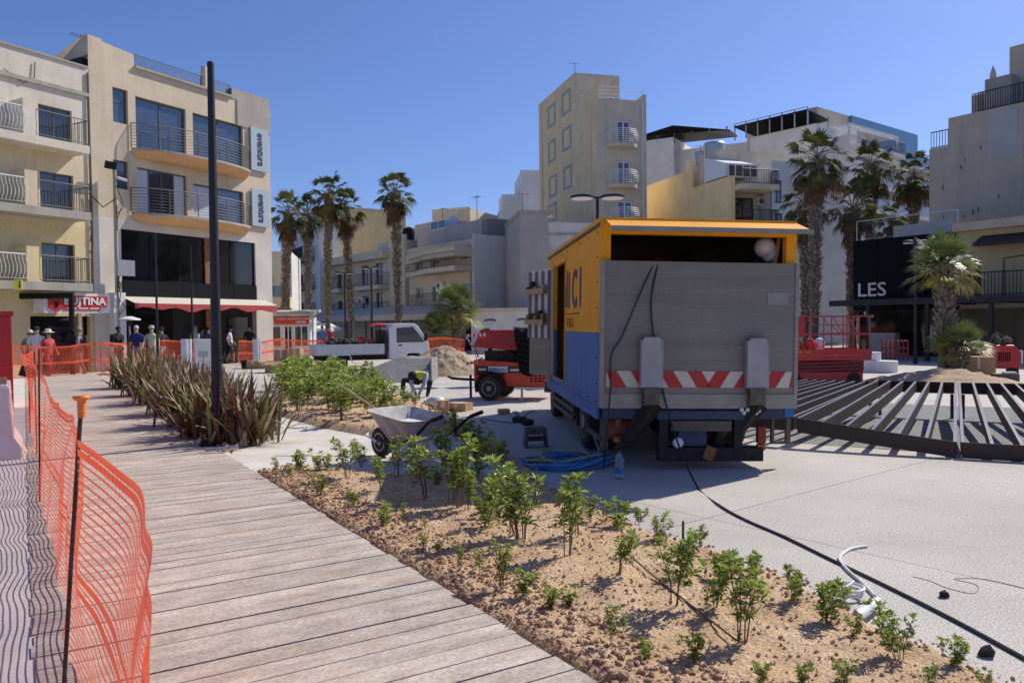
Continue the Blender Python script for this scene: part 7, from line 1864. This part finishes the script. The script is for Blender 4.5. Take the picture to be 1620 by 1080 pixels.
while k < 62 and tries < 4000:
    tries += 1
    x, y = random.uniform(min(xs), max(xs)), random.uniform(min(ys), max(ys))
    if not inpoly(x, y, BED_B) or edge_dist(x, y, BED_B) < .28 or any(math.hypot(x - a, y - b) < .34 for a, b in got) or y < 12.5: continue
    if edge_dist(x, y, BED_B) < .9 and y < 14.5 and random.random() < .6: continue
    got.append((x, y)); k += 1; pxx = 810 + FPX * x / y
    hh = random.uniform(.45, .78) if pxx < 600 else random.uniform(.28, .42) if pxx < 640 else random.uniform(.2, .3)
    far.append((pxx, x, y, hh))
def nth(n): return '%d%s' % (n, 'th' if 10 < n % 100 < 14 else {1: 'st', 2: 'nd', 3: 'rd'}.get(n % 10, 'th'))
for i, (pxx, x, y, hh) in enumerate(sorted(far)):
    shrub(x, y, .13, hh, random.choice(['bushy', 'bushy', 'tall']), '%s green shrub from the left in the dense far bed' % nth(i + 1), 'shrubs of the far bed', 1.2)
for i, (px, py) in enumerate(((722, 690), (738, 700), (752, 706), (770, 716), (712, 682), (795, 728))):
    p = G(px, py, .1); shrub(p.x, p.y, .08, random.uniform(.22, .36), 'low', '%s low shrub in the shaded strip behind the wheelbarrow' % ORD[i], 'shrubs in the shaded strip')

# ------------------------------------------------------------------ flax clumps by the deck
def flax_mesh(seed, n, H):
    random.seed(seed); mb = MB()
    for i in range(n):
        az = random.uniform(0, 6.283); lean = random.uniform(.05, .75) ** 1.2; L = H * random.uniform(.65, 1.15); w = random.uniform(.018, .034)
        b0 = Vector((random.gauss(0, .16), random.gauss(0, .16), -.02)); o = Vector((math.cos(az), math.sin(az), 0)); s = Vector((-math.sin(az), math.cos(az), 0)); tw = random.uniform(-.5, .5); s = (s + Vector((0, 0, tw)) * .4).normalized()
        bend = random.uniform(.1, 1.1) if random.random() < .5 else random.uniform(0, .2); mi = random.choices((0, 1, 2), (.38, .42, .20))[0]
        pts = []
        for k in range(6):
            t = k / 5; r = L * (lean * t + .35 * bend * t * t); z = L * (math.sqrt(max(.05, 1 - lean * lean)) * t - .55 * bend * t ** 3)
            pts.append(b0 + o * r + Vector((0, 0, z)))
        b = len(mb.v)
        for k, p in enumerate(pts):
            ww = w * (1 - (k / 5) ** 2.2) * (.7 + .6 * min(1, k / 2)) + .001
            mb.v.extend([tuple(p - s * ww), tuple(p + o * ww * .35), tuple(p + s * ww)])
        for k in range(5):
            c = b + k * 3; mb.f.extend([(c, c + 1, c + 4, c + 3), (c + 1, c + 2, c + 5, c + 4)]); mb.m.extend([mi, mi])
    return mb.mesh('blades', [M['flax_a'], M['flax_b'], M['flax_c']])
FX = [flax_mesh(300 + i, 150, 1.0) for i in range(4)]
random.seed(31)
for i, (px, py, sc) in enumerate(((385, 697, .95), (325, 690, .9), (296, 672, .95), (352, 672, .95), (272, 655, .95), (312, 650, .95), (247, 638, 1.0), (283, 630, 1.0), (225, 625, 1.0), (258, 612, 1.0), (206, 613, 1.0), (330, 645, .85), (410, 690, .6))):
    p = G(px, py, .1); t = thing('flax_plant', '%s bronze flax clump counted away from the thick pole along the deck' % ORD[i], 'flax plant', (p.x, p.y, .09), random.uniform(0, 6.28), 'bronze flax plants by the deck'); t.scale = (sc * 1.15, sc * 1.15, sc * 1.12)
    place('blades', FX[i % 4], parent=t)
